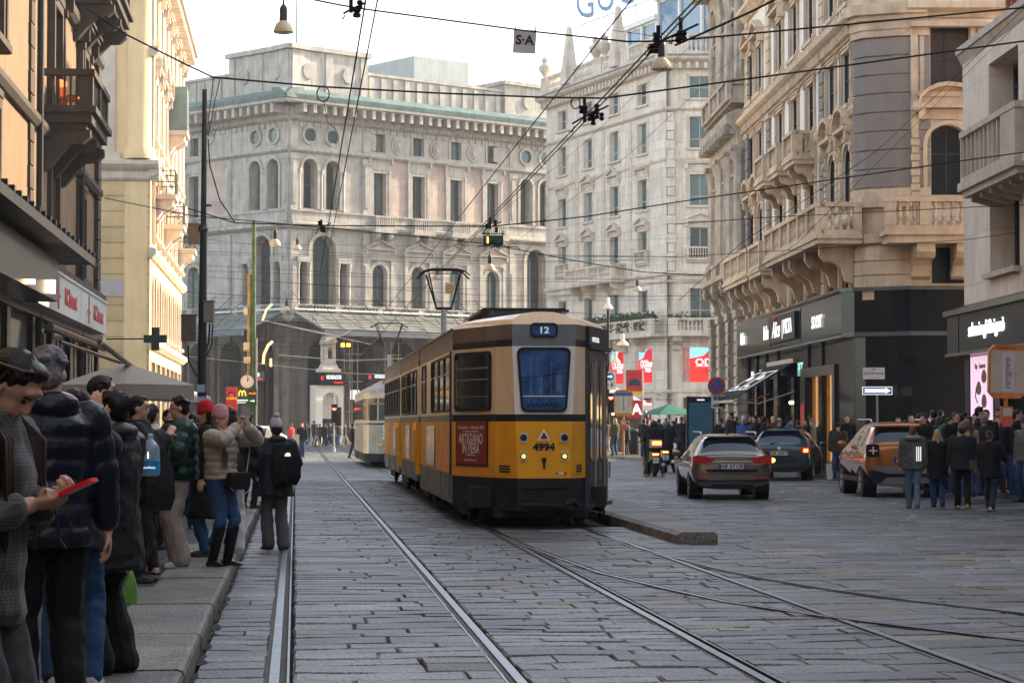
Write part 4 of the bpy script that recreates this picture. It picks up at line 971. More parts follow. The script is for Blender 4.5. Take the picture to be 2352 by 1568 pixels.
# ================================================================ left side buildings
RZL = PI/2+ST_ANG
m_brown = mat('brown render', (.21, .13, .07), .85, var=.16, scale=1.2, streak=.25, detail=8)
m_brownt = mat('brown stone trim', (.065, .048, .036), .8, var=.25, scale=2, streak=.3)
m_yel = mat('warm yellow render', (.80, .58, .31), .85, var=.08, scale=.8, streak=.12)
m_yelb = mat('banded yellow render', (.80, .57, .29), .85, var=.08, scale=.8, streak=.12, brick=(3.1, .62, .03, .62))
m_pale = mat('pale stone trim', (.62, .52, .42), .8, var=.15, scale=1.5, streak=.25)
m_iron = mat('black iron', (.02, .02, .022), .5, .4, var=.1)
L1 = thing('balconied_house', 'brown rendered house with stone balconies and a black canopy, nearest on the left', 'building', S(-5.5, 12), RZL)
X = lambda s: s-12
mb = MB(); wx = [X(a) for a in (16, 21, 26, 31, 35.5, 39.8, 49.9, 56.3)]
wallrow(mb, 0, 49, 0, 4.7, [], .3, 1)
wallrow(mb, 0, 49, 4.7, 8.0, [(x, 1.5, 5.2, 7.3, False) for x in wx], .4)
wallrow(mb, 0, 49, 8.0, 11.6, [(x, 1.5, 8.5, 10.9, False) for x in wx], .4)
wallrow(mb, 0, 49, 11.6, 15.2, [(x, 1.5, 12.2, 14.4, False) for x in wx], .4)
wallrow(mb, 0, 49, 15.2, 18.5, [(x, 1.4, 15.7, 17.5, False) for x in wx], .4)
mb.box(0, 49, .41, 12, 0, 18.5, 0); mb.box(-.1, 49.1, -.7, 12, 18.5, 19.0, 2)
mb.obj('wall', [m_brown, m_blackm, m_brownt], L1)
mL = [m_brownt, m_frame]
for x in wx:
    window(L1, x, 5.2, 1.5, 2.1, False, mL, sur=.2, prot=.1, key='L', hood=.15)
    window(L1, x, 8.5, 1.5, 2.4, False, mL, sur=.2, prot=.14, key='L', ped='flat', hood=.3, side=.2, rec=.25)
    window(L1, x, 12.2, 1.5, 2.2, False, mL, sur=.2, prot=.12, key='L', hood=.2)
mb = MB()
cornice(mb, 0, 49, 7.75, [(.1, 0), (.18, .1), (.18, .22)]); cornice(mb, 0, 49, 11.3, [(.1, 0), (.2, .1), (.2, .3)]); cornice(mb, 0, 49, 4.7, [(.2, 0), (.28, .1), (.28, .35), (.1, .4)])
quoins(mb, 48.2, 49.05, 4.9, 18.2, .55, .12, 0, .0); quoins(mb, X(45.4), X(46.0), 4.9, 11.3, .5, .06, 0, .06)
mb.obj('stone_trim', m_brownt, L1)
for s_ in (46.3, 55.4): f = MB(); f.tube([(X(s_), -.14, .2), (X(s_), -.14, 18.4)], .075, 8); f.obj('drain_pipe', m_iron, L1)
def balL(par, x0, x1, z0, zr, dep, m, cons):
    b = MB(); b.box(x0-.08, x1+.08, -dep-.1, 0, z0-.14, z0); b.box(x0, x1, -dep, 0, z0-.36, z0-.14); b.box(x0+.1, x1-.1, -dep+.12, 0, z0-.5, z0-.36)
    b.box(x0-.04, x1+.04, -dep-.06, -dep+.14, zr-.14, zr); b.box(x0-.04, x0+.16, -dep, 0, zr-.14, zr); b.box(x1-.16, x1+.04, -dep, 0, zr-.14, zr)
    for x in (x0, x1-.28, (x0+x1)/2-.14): b.box(x, x+.28, -dep-.02, -dep+.26, z0, zr-.14)
    for i in range(5):
        b.tube([(x0+.06, -dep+.33+i*(dep-.4)/5, z0), (x0+.06, -dep+.33+i*(dep-.4)/5, zr-.1)], .028, 5); b.tube([(x1-.06, -dep+.33+i*(dep-.4)/5, z0), (x1-.06, -dep+.33+i*(dep-.4)/5, zr-.1)], .028, 5)
    n = int((x1-x0)/.17)
    for i in range(n): xx = x0+.15+i*(x1-x0-.3)/(n-1); b.tube([(xx, -dep+.05, z0), (xx, -dep+.05, zr-.1)], .026, 5)
    for c in cons:
        pts = [(0, z0-.5), (-dep*.96, z0-.5), (-dep*.96, z0-.66), (-dep*.8, z0-.8), (-dep*.55, z0-.82), (-dep*.35, z0-1.05), (-dep*.12, z0-1.35), (0, z0-1.4)]
        b.prism(pts, 0, c-.16, c+.16)
    return b.obj('balcony', m, par)
balL(L1, X(48), X(52), 8.46, 9.27, 1.05, m_brownt, (X(48.3), X(49.9), X(51.7)))
balL(L1, X(54), X(58.6), 12.4, 13.3, 1.05, m_brownt, (X(54.4), X(56.3), X(58.2)))
balL(L1, X(37.5), X(42), 12.4, 13.3, 1.05, m_brownt, (X(38), X(41.5)))
# orange child chair on the balcony
ch = thing('toy_chair', 'small orange plastic chair standing on the dark balcony', 'chair', S(-4.95, 48.62, 8.46), ST_ANG-.3)
mo = mat('orange plastic', (.85, .16, .02), .4, var=0)
f = MB(); f.box(-.2, .2, -.2, .2, .22, .27); f.obj('seat', mo, ch); f = MB(); f.box(-.24, -.19, -.2, .2, .27, .66); f.obj('backrest', mo, ch)
for a in (-.18, .18):
    for b in (-.17, .17): f = MB(); f.tube([(a, b, 0), (a*.9, b*.9, .23)], .025, 6); f.obj('leg', mo, ch)
# black ribbed canopy
f = MB(); f.box(X(20), X(46), -1.2, -.02, 4.86, 4.95)
s_ = 20.
while s_ < 46: f.prism([(-1.32, 4.92), (-.02, 5.7), (-.02, 5.75), (-1.32, 4.98)], 0, X(s_), X(s_)+.62); f.box(X(s_)+.62, X(s_)+.74, -1.36, -.02, 4.86, 5.06); s_ += .8
f.box(X(20), X(46), -1.36, -1.3, 4.78, 4.95)
f.obj('canopy', m_blackm, L1)
# shopfront under it
f = MB()
for a in (22, 26, 30, 34, 38, 41.5, 45.5, 49, 53, 57, 60.3): f.box(X(a), X(a)+.5, -.12, 0, 0, 3.8)
f.box(X(20), X(61), -.2, 0, 3.75, 4.6); f.box(X(20), X(43), -.9, -.2, 3.9, 4.7); f.obj('shopfront', m_black, L1)
for i, a in enumerate((46.2, 49.7, 53.7, 57.6)):
    f = MB(); f.box(X(a), X(a)+2.4, -.03, -.01, .6, 3.6); fo = f.obj('shop_window', m_shopg, L1)
    f = MB()
    for j in range(3): f.box(X(a)+.3+j*.8, X(a)+.7+j*.8, -.05, -.035, .7, 3.5)
    f.obj('curtain', mat('beige curtain', (.35, .27, .18), .8, var=.4, scale=3), fo)
f = MB(); f.box(X(41.3), X(41.55), -1.0, -.91, 3.98, 4.22); f.obj('lamp', mat('lit square lamp', (.9, .7, .4), .5, var=0, emis=(1, .75, .45), estr=2.2), L1)
f = MB(); f.box(X(38.2), X(38.35), -1.0, -.91, 3.95, 4.03); f.obj('lamp', m_warm, L1)
FS = thing('fascia_sign', 'long white box sign with red lettering on the brown house', 'sign', S(-4.98, 43), RZL)
f = MB(); f.box(0, 15.2, 0, .5, 3.88, 4.68); f.box(-.03, 15.23, -.03, .5, 4.68, 4.74); f.obj('box', mat('dull white acrylic', (.50, .54, .53), .4, var=.25, scale=.9, streak=.15), FS)
mrd = mat('red lettering', (.48, .03, .05), .5, var=.1)
for x in (5.8, 12.6):
    text('MC.Internet', .5, mrd, FS, (x+.3, -.01, 4.27), RT, bold=.02, sx=1.05); f = MB(); f.box(x-2.35, x-2.15, -.015, 0, 3.95, 4.62); f.box(x-2.6, x-1.9, -.015, 0, 4.2, 4.26); f.obj('red_bar', mrd, FS)
RA = thing('rolled_awning', 'rolled brown awning with folded arms under the white sign', 'awning', S(-5.4, 46), RZL)
f = MB(); f.tube([(0, -.3, 3.55), (13, -.3, 3.55)], .09, 8); f.obj('roll', mat('brown awning cloth', (.16, .10, .06), .8, var=.2), RA)
f = MB()
f.tube([(3.0, -.2, 3.35), (6.0, -1.5, 2.9), (8.5, -1.6, 2.7)], .045, 6); f.tube([(-2.5, -1.55, 3.15), (8.5, -1.62, 2.75)], .06, 6); f.obj('arm', mat('brown steel', (.13, .085, .055), .5, .4), RA)
# ---------------------------------------------------------------- yellow palace
L2 = thing('yellow_palace', 'tall warm yellow palace with white cornices catching the sun on the left', 'building', S(-5.75, 87), RZL)
wy = [1.9, 5.2, 8.5, 11.8, 15.1, 18.4, 21.7]; LY = 24
mb = MB()
wallrow(mb, 0, LY, 0, 4.6, [(x, 2.2, .2, 4.0, False) for x in wy], .3, 0)
wallrow(mb, 0, LY, 4.6, 8.2, [(x, 1.2, 5.2, 7.5, True) for x in wy], .3, 0)
wallrow(mb, 0, LY, 8.2, 12.0, [(x, 1.3, 9.0, 11.2, False) for x in wy], .3, 0)
wallrow(mb, 0, LY, 12.0, 16.2, [(x, 1.3, 12.9, 15.3, False) for x in wy], .3, 0)
wallrow(mb, 0, LY, 16.2, 20.4, [(x, 1.2, 17.0, 18.9, False) for x in wy], .3, 0)
mb.box(0, LY, .31, 12, 0, 20.4, 0)
mb.obj('wall', [m_yel], L2)
mY = [m_pale, m_framew]
for x in wy:
    window(L2, x, .2, 2.2, 3.8, False, [m_pale, m_frame], sur=.1, prot=.05, key='Y', sill=False)
    window(L2, x, 5.2, 1.2, 2.3, True, mY, sur=.18, prot=.1, key='Y')
    window(L2, x, 9.0, 1.3, 2.2, False, mY, sur=.2, prot=.12, key='Y', ped='tri', hood=.2, side=.16)
    window(L2, x, 12.9, 1.3, 2.4, False, mY, sur=.2, prot=.12, key='Y', ped='seg', hood=.2, side=.16)
    window(L2, x, 17.0, 1.2, 1.9, False, mY, sur=.2, prot=.12, key='Y', ped='flat')
mb = MB()
for z, p in ((4.5, .3), (8.1, .25), (11.3, .35), (16.1, .3)): cornice(mb, -.2, LY+.2, z, [(p*.4, 0), (p, .15), (p, .35), (p*.5, .4)])
cornice(mb, -.8, LY+.5, 19.6, [(.1, 0), (.2, .4), (.75, .55), (.8, .9), (.1, 1.0)])
dentils(mb, 0, LY, 19.65, 20.05, .1, .65, .28, .8)
for x in (.0, 3.4, 6.8, 10, 13.4, 16.8, 20, 23.3): mb.box(x, x+.5, -.12, 0, 12.3, 19.5)
mb.obj('stone_trim', m_pale, L2)
for (s_, z, g_) in ((88.2, 10.75, 1), (94.5, 10.1, 0), (105, 9.9, 0), (97, 14.5, 2)):
    x = s_-87; b = MB(); b.box(x-.1, x+1.9, -.95, 0, z-.2, z); b.prism([(0, z-.2), (-.85, z-.2), (-.8, z-.45), (-.4, z-.7), (-.2, z-1.0), (0, z-1.05)], 0, x+.0, x+.7); b.prism([(0, z-.2), (-.85, z-.2), (-.8, z-.45), (-.4, z-.7), (-.2, z-1.0), (0, z-1.05)], 0, x+1.2, x+1.9)
    bo = b.obj('balcony', m_pale, L2); b = MB()
    if g_ < 2:
        for i in range(11): b.tube([(x-.05+i*.19, -.9, z), (x-.05+i*.19, -.9, z+.95)], .014, 4)
        for i in range(6): b.tube([(x-.05, -.9+i*.17, z), (x-.05, -.9+i*.17, z+.95)], .014, 4)
        for zz in (.5, .95): b.tube([(x-.05, 0, z+zz), (x-.05, -.9, z+zz), (x+1.85, -.9, z+zz), (x+1.85, 0, z+zz)], .02, 4)
        b.obj('railing', m_iron, bo)
    else:
        b.box(x-.05, x, -.9, 0, z, z+1.95); b.box(x-.05, x+1.85, -.92, -.88, z, z+1.95); b.obj('glass_screen', mat('green grey glass', (.14, .20, .19), .2, var=.2), bo)
E = link('end_wall', None, L2); E.rotation_euler = (0, 0, -PI/2); E.location = (0, 13, 0)
mb = MB(); mb.box(0, 13, 0, .3, 0, 11.3, 0); mb.box(0, 13, 0.02, .3, 11.3, 20.4, 1); mb.obj('wall', [m_yelb, m_yel], E)
mb = MB(); cornice(mb, -.2, 13.35, 11.15, [(.05, 0), (.12, .1), (.12, .35), (.3, .5), (.4, .62), (.4, .78), (.15, .85)])
cornice(mb, -.2, 13.8, 19.6, [(.1, 0), (.2, .4), (.75, .55), (.8, .9), (.1, 1.0)])
mb.box(10.9, 11.6, -.1, 0, 12.0, 19.6); mb.box(10.7, 11.8, -.16, 0, 11.98, 12.25); mb.obj('stone_trim', m_pale, E)
mb = MB(); mb.lathe([(.62, 12.0), (.62, 12.3), (.5, 12.5), (.48, 19.0), (.6, 19.4), (.65, 19.6)], 24, (12.55, .1, 0)); mb.obj('corner_column', m_yel, E, smooth=50)
mb = MB(); mb.box(12.0, 12.9, -.03, 0, .0, 11.1); mb.obj('quoin_strip', m_yel, E)
f = MB(); f.box(10.2, 12.0, -.04, -.002, 6.55, 7.25); f.obj('plaque', mat('grey plaque', (.42, .38, .37), .6, var=.1), E)
# pharmacy cross
PC = thing('pharmacy_cross', 'unlit dark green cross sign hanging from the left facades', 'sign', P(357, 778, 70), ST_ANG*0)
f = MB(); w_, t_ = .37, .125
pts = [(-t_, -w_), (t_, -w_), (t_, -t_), (w_, -t_), (w_, t_), (t_, t_), (t_, w_), (-t_, w_), (-t_, t_), (-w_, t_), (-w_, -t_), (-t_, -t_)]
f.prism(pts, 1, -.06, .06, 1); f.prism([(a*.86, b*.9) for a, b in pts], 1, -.068, -.061, 0); f.obj('panel', [mat('dark led panel', (.035, .045, .04), .5, var=.3, scale=20), mat('dark green frame', (.015, .06, .04), .4)], PC)
f = MB(); f.tube([(-.37, 0, 0), (-1.6, .1, 0)], .025); f.obj('bracket', m_iron, PC)
# ================================================================ street furniture
m_shade = mat('cream lamp shade', (.45, .36, .24), .5, var=.1); m_lampm = mat('dark lamp metal', (.015, .018, .018), .5, .3, var=.1)
m_shin = mat('lamp shade inside', (.75, .65, .5), .6, var=0)
def hang_lamp(x, y, k, label, w_=None, lit=False):
    # (x, y) shade rim centre
    p = P(x, y, F_/k); t = thing('hanging_lamp', label, 'street lamp', p, 0, 'bell lamps hung over the street')
    r = .24 if w_ is None else w_
    f = MB(); f.lathe([(r, 0), (r*1.0, .02), (r*.93, .1), (r*.75, .19), (r*.5, .25), (r*.36, .28)], 18); f.obj('shade', mat('sunlit cream shade', (.7, .5, .3), .5, var=0) if lit else m_shade, t, smooth=40)
    f = MB(); f.lathe([(r*.38, .26), (r*.40, .55), (r*.34, .62), (r*.2, .66), (.03, .68), (.02, .85)], 12); f.obj('housing', m_lampm, t, smooth=40)
    f = MB(); f.lathe([(r*.9, .018), (r*.6, -.03), (.02, -.05)], 16); f.obj('diffuser', m_shin, t, smooth=60)
    return t
HL = [(651, 75, 96, 'bell lamp hanging highest on the left against the white sky'), (1520, 160, 100, 'bell lamp hanging in front of the marble block below the wire crossing'),
      (632, 564, 54, 'bell lamp beside the green pole, left of a smaller twin'), (683, 574, 42, 'small bell lamp just right of the green pole'),
      (1125, 621, 54, 'bell lamp hanging below the green hanging traffic light'), (1004, 640, 36, 'tiny bell lamp seen through the pantograph'),
      (658, 713, 36, 'tiny bell lamp above the arcade canopy'), (1762, 578, 60, 'bell lamp in front of the cream corner palace balconies'),
      (1464, 668, 40, 'small bell lamp before the marble block shutters')]
for (x, y, k, l) in HL: hang_lamp(x, y, k, l)
m_wire = mat('overhead wire', (.012, .012, .013), .5, .3, var=0); m_wireb = mat('wire painted sunlit pale', (.55, .5, .42), .35, .6, var=0)  # second wire colour is pale to imitate sunlight on it
WN = 0
def wire(pts, label, r=.012, m=None, Y=None, group=None, seg=None):
    p = [P(a[0], a[1], (a[2] if len(a) > 2 else Y)) for a in pts]
    f = MB(); f.tube(p, r*.72, 5); o = f.obj('overhead_wire', m or m_wire); tag(o, label, 'wire', group); return o
def contact(t, z, label, r=.009, s1=150):
    f = MB(); pts = []; s = 8.
    while s < s1: pts.append(S(t, s, z+.0)); s += 4
    f.tube(pts, r, 5); tag(f.obj('overhead_wire', m_wire), label, 'wire')
contact(.61, 5.3, 'left of the two tram wires running down the street over the empty track')
contact(.80, 5.75, 'upper feeder wire over the empty left track')
contact(3.53, 5.3, 'contact wire over the yellow tram track')
contact(3.70, 5.42, 'second contact wire close beside the one over the yellow tram')
contact(3.40, 5.85, 'upper feeder wire over the yellow tram track', s1=90)
wire([(200, 20), (290, 80), (430, 150), (490, 178), (745, 200), (1000, 214), (1250, 224), (1387, 226), (1550, 204), (1723, 181), (2352, 95), (2600, 60)], 'thick span wire crossing above the roofs from left pole to the right', .016, Y=26.3)
wire([(620, -20), (780, 12), (840, 22), (1206, 71), (1440, 96), (1540, 95), (1723, 78), (2352, 18), (2500, 4)], 'topmost span wire that carries the square S A sign', .013, Y=21)
wire([(855, 0), (1210, 45), (1480, 80), (1545, 92)], 'faint thin wire just above the S A sign', .004, Y=21)
wire([(430, 478), (540, 512), (740, 518), (1130, 520), (1350, 497), (1550, 465), (2213, 369), (2352, 350), (2500, 330)], 'span wire at the height of the palace first floor', .016, Y=39)
wire([(240, 455), (440, 495), (800, 528), (1120, 560), (1350, 604), (1480, 625), (1620, 632)], 'span wire passing over the hanging green traffic light', .014, Y=46)
wire([(478, 320), (482, 380), (505, 460), (540, 512)], 'slack braided cable looping down from the black pole', .018, Y=40)
wire([(490, 180), (483, 240), (476, 310)], 'left stay cable from span wire to black pole', .014, Y=45); wire([(505, 182), (492, 240), (478, 312)], 'right stay cable from span wire to black pole', .014, Y=45)
wire([(1550, 515), (1750, 500), (2352, 470), (2500, 464)], 'thin span wire across the corner palace balustrade', .012, Y=45)
wire([(1180, 585), (1550, 590), (2216, 551), (2352, 532), (2500, 520)], 'lowest span wire over the right facades', .010, Y=50)
wire([(1550, 105), (1720, 30), (1800, -10)], 'wire climbing from the crossing to the upper right', .016, Y=21)
wire([(1560, 690), (1700, 560), (2010, 350), (2150, 220), (2352, 20)], 'thin diagonal wire rising over the corner palace', .008, Y=40)
wire([(1600, 700), (1830, 560), (2200, 190), (2352, 40)], 'second thin diagonal wire over the corner palace', .006, Y=40)
wire([(1090, 540), (1340, 330), (1500, 180), (1640, 60)], 'hair-thin diagonal wire before the marble block', .005, Y=45)
wire([(1180, 560), (1450, 350), (1700, 120)], 'second hair-thin diagonal wire before the marble block', .005, Y=45)
for i in range(24):
    y0 = 545+i*12.5; y1 = y0+random.uniform(-20, 60); Yw = random.uniform(85, 125)
    x0 = random.choice((230, 430, 430, 600)); x1 = random.choice((1100, 1620, 1620, 1640))
    if y0 > 760: x1 = 890
    wire([(x0, y0), ((x0+x1)/2, (y0+y1)/2+random.uniform(4, 16)), (x1, y1)], 'thin overhead wire among the many crossing the square', .011, Y=Yw, group='thin wires over the square')
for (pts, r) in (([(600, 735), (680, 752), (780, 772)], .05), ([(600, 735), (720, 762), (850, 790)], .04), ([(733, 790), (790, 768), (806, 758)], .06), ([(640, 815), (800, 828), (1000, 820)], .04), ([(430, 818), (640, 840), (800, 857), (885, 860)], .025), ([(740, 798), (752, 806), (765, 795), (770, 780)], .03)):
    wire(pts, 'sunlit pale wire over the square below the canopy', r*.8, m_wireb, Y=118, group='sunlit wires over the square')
# insulators and hangers on the wires
def clamp(x, y, Y, label, n=5, s=1.):
    t = thing('wire_clamp', label, 'insulator', P(x, y, Y)); f = MB()
    for i in range(n):
        a = random.uniform(-.16, .16)*s; b = random.uniform(-.12, .1)*s; f.lathe([(.012, -.05), (.03, -.04), (.03, -.01), (.016, 0), (.03, .01), (.03, .04), (.01, .05)], 8, (a, random.uniform(-.05, .05), b))
    f.tube([(-.2*s, 0, -.12*s), (-.1*s, 0, -.06*s), (.24*s, 0, .1*s)], .012); f.tube([(-.24*s, 0, -.2*s), (-.2*s, 0, -.22*s), (-.17*s, 0, -.15*s)], .008, 4); f.tube([(-.05*s, 0, -.1*s), (-.05*s, 0, .2*s)], .022, 6)
    f.obj('insulators', m_wire, t); return t
clamp(1352, 262, 26, 'large black cluster of insulators on the tram wires', 9, 1.0); clamp(1520, 92, 21, 'insulator cross where the top wires meet', 5, .7); clamp(812, 18, 21, 'wire crossing fitting at the top left', 3, .5)
clamp(1130, 518, 39, 'fitting where a span wire crosses the tram wires', 3, .7); clamp(742, 520, 39, 'fitting over the empty track wires', 3, .6); clamp(1570, 70, 21, 'small bird-like insulator pair by the top wire crossing', 3, .6)
for (x, y, Y, r) in ((742, 216, 26, .075), (1322, 237, 26, .055), (480, 318, 50, .12)):
    f = MB(); f.tube([(r*math.cos(a*PI/6), 0, r*math.sin(a*PI/6)*1.25) for a in range(13)], .008, 5); tag(f.obj('cable_coil', m_wire, None, P(x, y, Y)), {742: 'ring of spare cable hanging left of the two steep wires', 1322: 'small cable ring by the black insulator cluster', 480: 'cable ring on the black pole'}[x], 'cable')
wire([(744, 232), (752, 280), (774, 300)], 'short slack tail of the hanging cable ring', .006, Y=26)
# S A sign
SG = thing('square_sign', 'white square sign lettered S A hanging from the top span wire', 'sign', P(1205, 96, 21), 0)
f = MB(); f.box(-.11, .11, -.004, .004, -.115, .115); pn = f.obj('panel', mat('white enamel', (.55, .55, .56), .4, var=.08), SG); SG.rotation_euler = (0, R(3), 0)
text('S·A', .125, mat('navy letters', (.02, .025, .05), .5, var=0), SG, (0, -.008, .01), RT, bold=.004, ext=.001)
f = MB(); f.box(-.10, -.09, -.01, .01, .1, .15); f.box(.095, .105, -.01, .01, .1, .16); f.obj('clip', m_wire, SG)
RF = thing('round_symbol_sign', 'small yellow square sign with a red ring lettered R F', 'sign', P(1033, 662, 62), 0)
f = MB(); f.box(-.13, .13, -.005, .005, -.16, .16); f.obj('panel', mat('cream enamel', (.65, .5, .3), .4, var=.05), RF)
f = MB(); n = 16
for i in range(n):
    a, b = 2*PI*i/n, 2*PI*(i+1)/n; f.face([(r*math.cos(q), -.01, r*math.sin(q)-.02) for r, q in ((.08, a), (.11, a), (.11, b), (.08, b))])
f.obj('ring', mat('orange ring', (.7, .15, .03), .5, var=0), RF); text('R-F', .08, mat('brown letters', (.15, .07, .04), .5, var=0), RF, (0, -.01, -.02), RT, ext=.001)
# hanging traffic light
m_green = mat('traffic light green housing', (.012, .07, .045), .4, var=.1)
TL = thing('hanging_traffic_light', 'green box of two hooded tram signals hung over the street', 'traffic light', P(1133, 552, 45.5))
f = MB(); f.box(-.21, .21, -.05, .1, -.1, .1); f.tube([(-.24, 0, .14), (.24, 0, .14)], .012); f.tube([(-.2, 0, .1), (-.2, 0, .2)], .01); f.tube([(.2, 0, .1), (.2, 0, .2)], .01); f.tube([(-.34, 0, -.16), (-.3, 0, -.12), (.5, 0, -.14), (.56, 0, -.2)], .012); f.obj('housing', m_green, TL)
for x in (-.1, .1):
    f = MB(); f.prism([(x+.09*math.cos(a*PI/6), .0+.09*math.sin(a*PI/6)) for a in range(12)], 1, -.16, -.05); f.obj('hood', m_green, TL)
f = MB(); f.box(-.13, -.10, -.175, -.162, -.07, .06); f.obj('lamp', mat('orange signal', (.9, .3, .05), .5, var=0, emis=(1, .25, .03), estr=3), TL)
# black pole with boxes
p0 = P(463, 1000, 55.5); BP = thing('cable_pole', 'tall black pole with cable boxes standing behind the crowd on the left', 'pole', V((p0.x, p0.y, .13)))
f = MB(); f.tube([(0, 0, 0), (0, 0, 3), (.02, 0, 6.5)], [.12, .115, .085], 12); f.tube([(.02, 0, 6.4), (.03, 0, 9.95)], [.075, .06], 10); f.lathe([(.1, 6.3), (.16, 6.35), (.1, 6.45)], 10); f.box(-.05, .22, -.03, .03, 6.95, 7.0); f.obj('shaft', mat('black pole paint', (.02, .022, .02), .5, .2, var=.3, streak=.4), BP, smooth=40)
def pb(x0, x1, y0, y1, m_, nm):
    a = P(x0, y1, 55.5)-BP.location; b = P(x1, y0, 55.5)-BP.location; f = MB(); f.box(a.x, b.x, -.14, .1, a.z, b.z); f.box(a.x-.02, b.x+.02, -.16, .12, b.z, b.z+.03); f.obj(nm, m_, BP)
m_bx = mat('brown cable box', (.14, .11, .075), .6, var=.3, streak=.3)
pb(433, 457, 516, 560, mat('tan cable box', (.28, .19, .09), .6, var=.2), 'cable_box'); pb(418, 450, 725, 784, m_bx, 'cable_box'); pb(469, 492, 693, 740, mat('grey tan cable box', (.22, .19, .14), .6, var=.2), 'cable_box')
f = MB(); f.tube([(-.35, -.05, 3.4), (-.33, -.05, 3.0), (-.12, 0, 2.6)], .025); f.tube([(.2, -.05, 3.95), (.18, -.05, 3.5), (.08, 0, 3.2)], .025); f.tube([(.28, -.05, 3.95), (.25, -.05, 3.4), (.08, 0, 3.05)], .02); f.obj('cable', m_iron, BP)
for (a, b) in ((2.2, 2.4), (1.95, 2.1)): f = MB(); f.box(-.1, .1, -.13, -.12, a, b); f.obj('sticker', mat('white blue sticker', (.4, .45, .55), .5, var=.5, scale=14), BP)
# green pole with clock
p0 = P(581, 1000, 105); GP = thing('green_pole', 'rusty green and brown pole carrying a clock and restaurant sign', 'pole', V((p0.x, p0.y, .05)))
f = MB(); f.tube([(0, 0, 0), (0, 0, 11.3)], [.14, .10], 10); f.obj('shaft', mat('flaking green paint', (.06, .12, .045), .6, .2, var=.5, scale=3, streak=.5), GP, smooth=50)
f = MB(); f.tube([(-.2, 0, 0), (-.2, 0, 8.7)], .09, 8); f.obj('shaft', mat('mustard paint', (.34, .24, .07), .6, var=.5, scale=3, streak=.4), GP)
f = MB(); f.tube([(.16, -.05, 0), (.16, -.05, 5.6)], .05, 6); f.obj('conduit', mat('grey conduit', (.35, .35, .33), .5), GP)
for (x, z, a, b) in ((-.32, 5.2, .14, .4), (-.28, 4.55, .16, .3), (-.36, 6.9, .1, .35)): f = MB(); f.box(x-a, x+a, -.2, .1, z-b/2, z+b/2); f.obj('junction_box', mat('cream box', (.55, .48, .36), .5, var=.1), GP)
CK = thing('street_clock', 'round white street clock on the green pole', 'clock', P(568, 876, 104.6))
f = MB(); f.prism([(.35*math.cos(a*PI/16), .35*math.sin(a*PI/16)) for a in range(32)], 1, -.08, .08); f.obj('case', m_iron, CK)
f = MB(); f.prism([(.315*math.cos(a*PI/16), .315*math.sin(a*PI/16)) for a in range(32)], 1, -.09, -.081); fc = f.obj('face', mat('clock white', (.72, .68, .62), .4, var=0), CK)
f = MB()
for a in range(12): q = a*PI/6; f.tube([(.24*math.sin(q), -.095, .24*math.cos(q)), (.29*math.sin(q), -.095, .29*math.cos(q))], .012, 4)
f.tube([(0, -.1, 0), (.03, -.1, .24)], .012, 4); f.tube([(0, -.1, 0), (.09, -.1, .15)], .018, 4); f.obj('hands', m_iron, CK)
MS = thing('restaurant_sign', 'dark green sign with a yellow double arch under the street clock', 'sign', P(565, 912, 104.4))
f = MB(); f.box(-.52, .52, -.05, .05, -.4, .4); f.obj('panel', mat('dark green panel', (.01, .07, .045), .5, var=.1), MS); f = MB(); f.box(.14, .5, -.06, -.051, 0, .36); f.obj('display', mat('dark red display', (.05, .012, .01), .4), MS)
f = MB()
for c in (-.25, -.09): f.tube([(c+.085*math.cos(PI-q*PI/6), -.07, .06+.26*math.sin(q*PI/6)) for q in range(7)], [.03]*7, 6)
f.obj('double_arch', mat('yellow plastic', (.8, .45, .02), .5, var=0, emis=(1, .6, .05), estr=.4), MS)
f = MB(); f.box(-.48, .1, -.06, -.051, -.17, -.12); f.box(-.48, .0, -.06, -.051, -.27, -.24); f.box(.2, .42, -.06, -.051, -.19, -.16); f.tube([(.34, -.06, -.12), (.42, -.06, -.175), (.34, -.06, -.23)], .014, 4); f.obj('small_lettering', m_wht, MS)
text('MA.RE', .12, mat('orange led', (.8, .2, .02), .5, var=0, emis=(1, .25, .02), estr=.6), MS, (.31, -.065, .18), RT)
MT = thing('metro_sign', 'red and blue underground entrance panel left of the green sign', 'sign', P(532, 915, 103))
f = MB(); f.box(-.26, .26, -.04, .04, -.6, .55); f.obj('panel', mat('metro red panel', (.45, .03, .03), .5, var=.2), MT)
f = MB(); f.prism([(.2*math.cos(a*PI/8), .12+.22*math.sin(a*PI/8)) for a in range(9)], 1, -.06, -.041); f.obj('half_disc', mat('navy disc', (.02, .04, .10), .5), MT)
f = MB(); f.prism([(.1*math.cos(a*PI/8), .14+.1*math.sin(a*PI/8)) for a in range(16)], 1, -.07, -.061); f.obj('red_dot', m_red, MT)
f = MB(); f.box(-.24, .24, -.06, -.041, -.05, .06); f.obj('yellow_bar', mat('metro yellow', (.7, .5, .05), .5), MT)
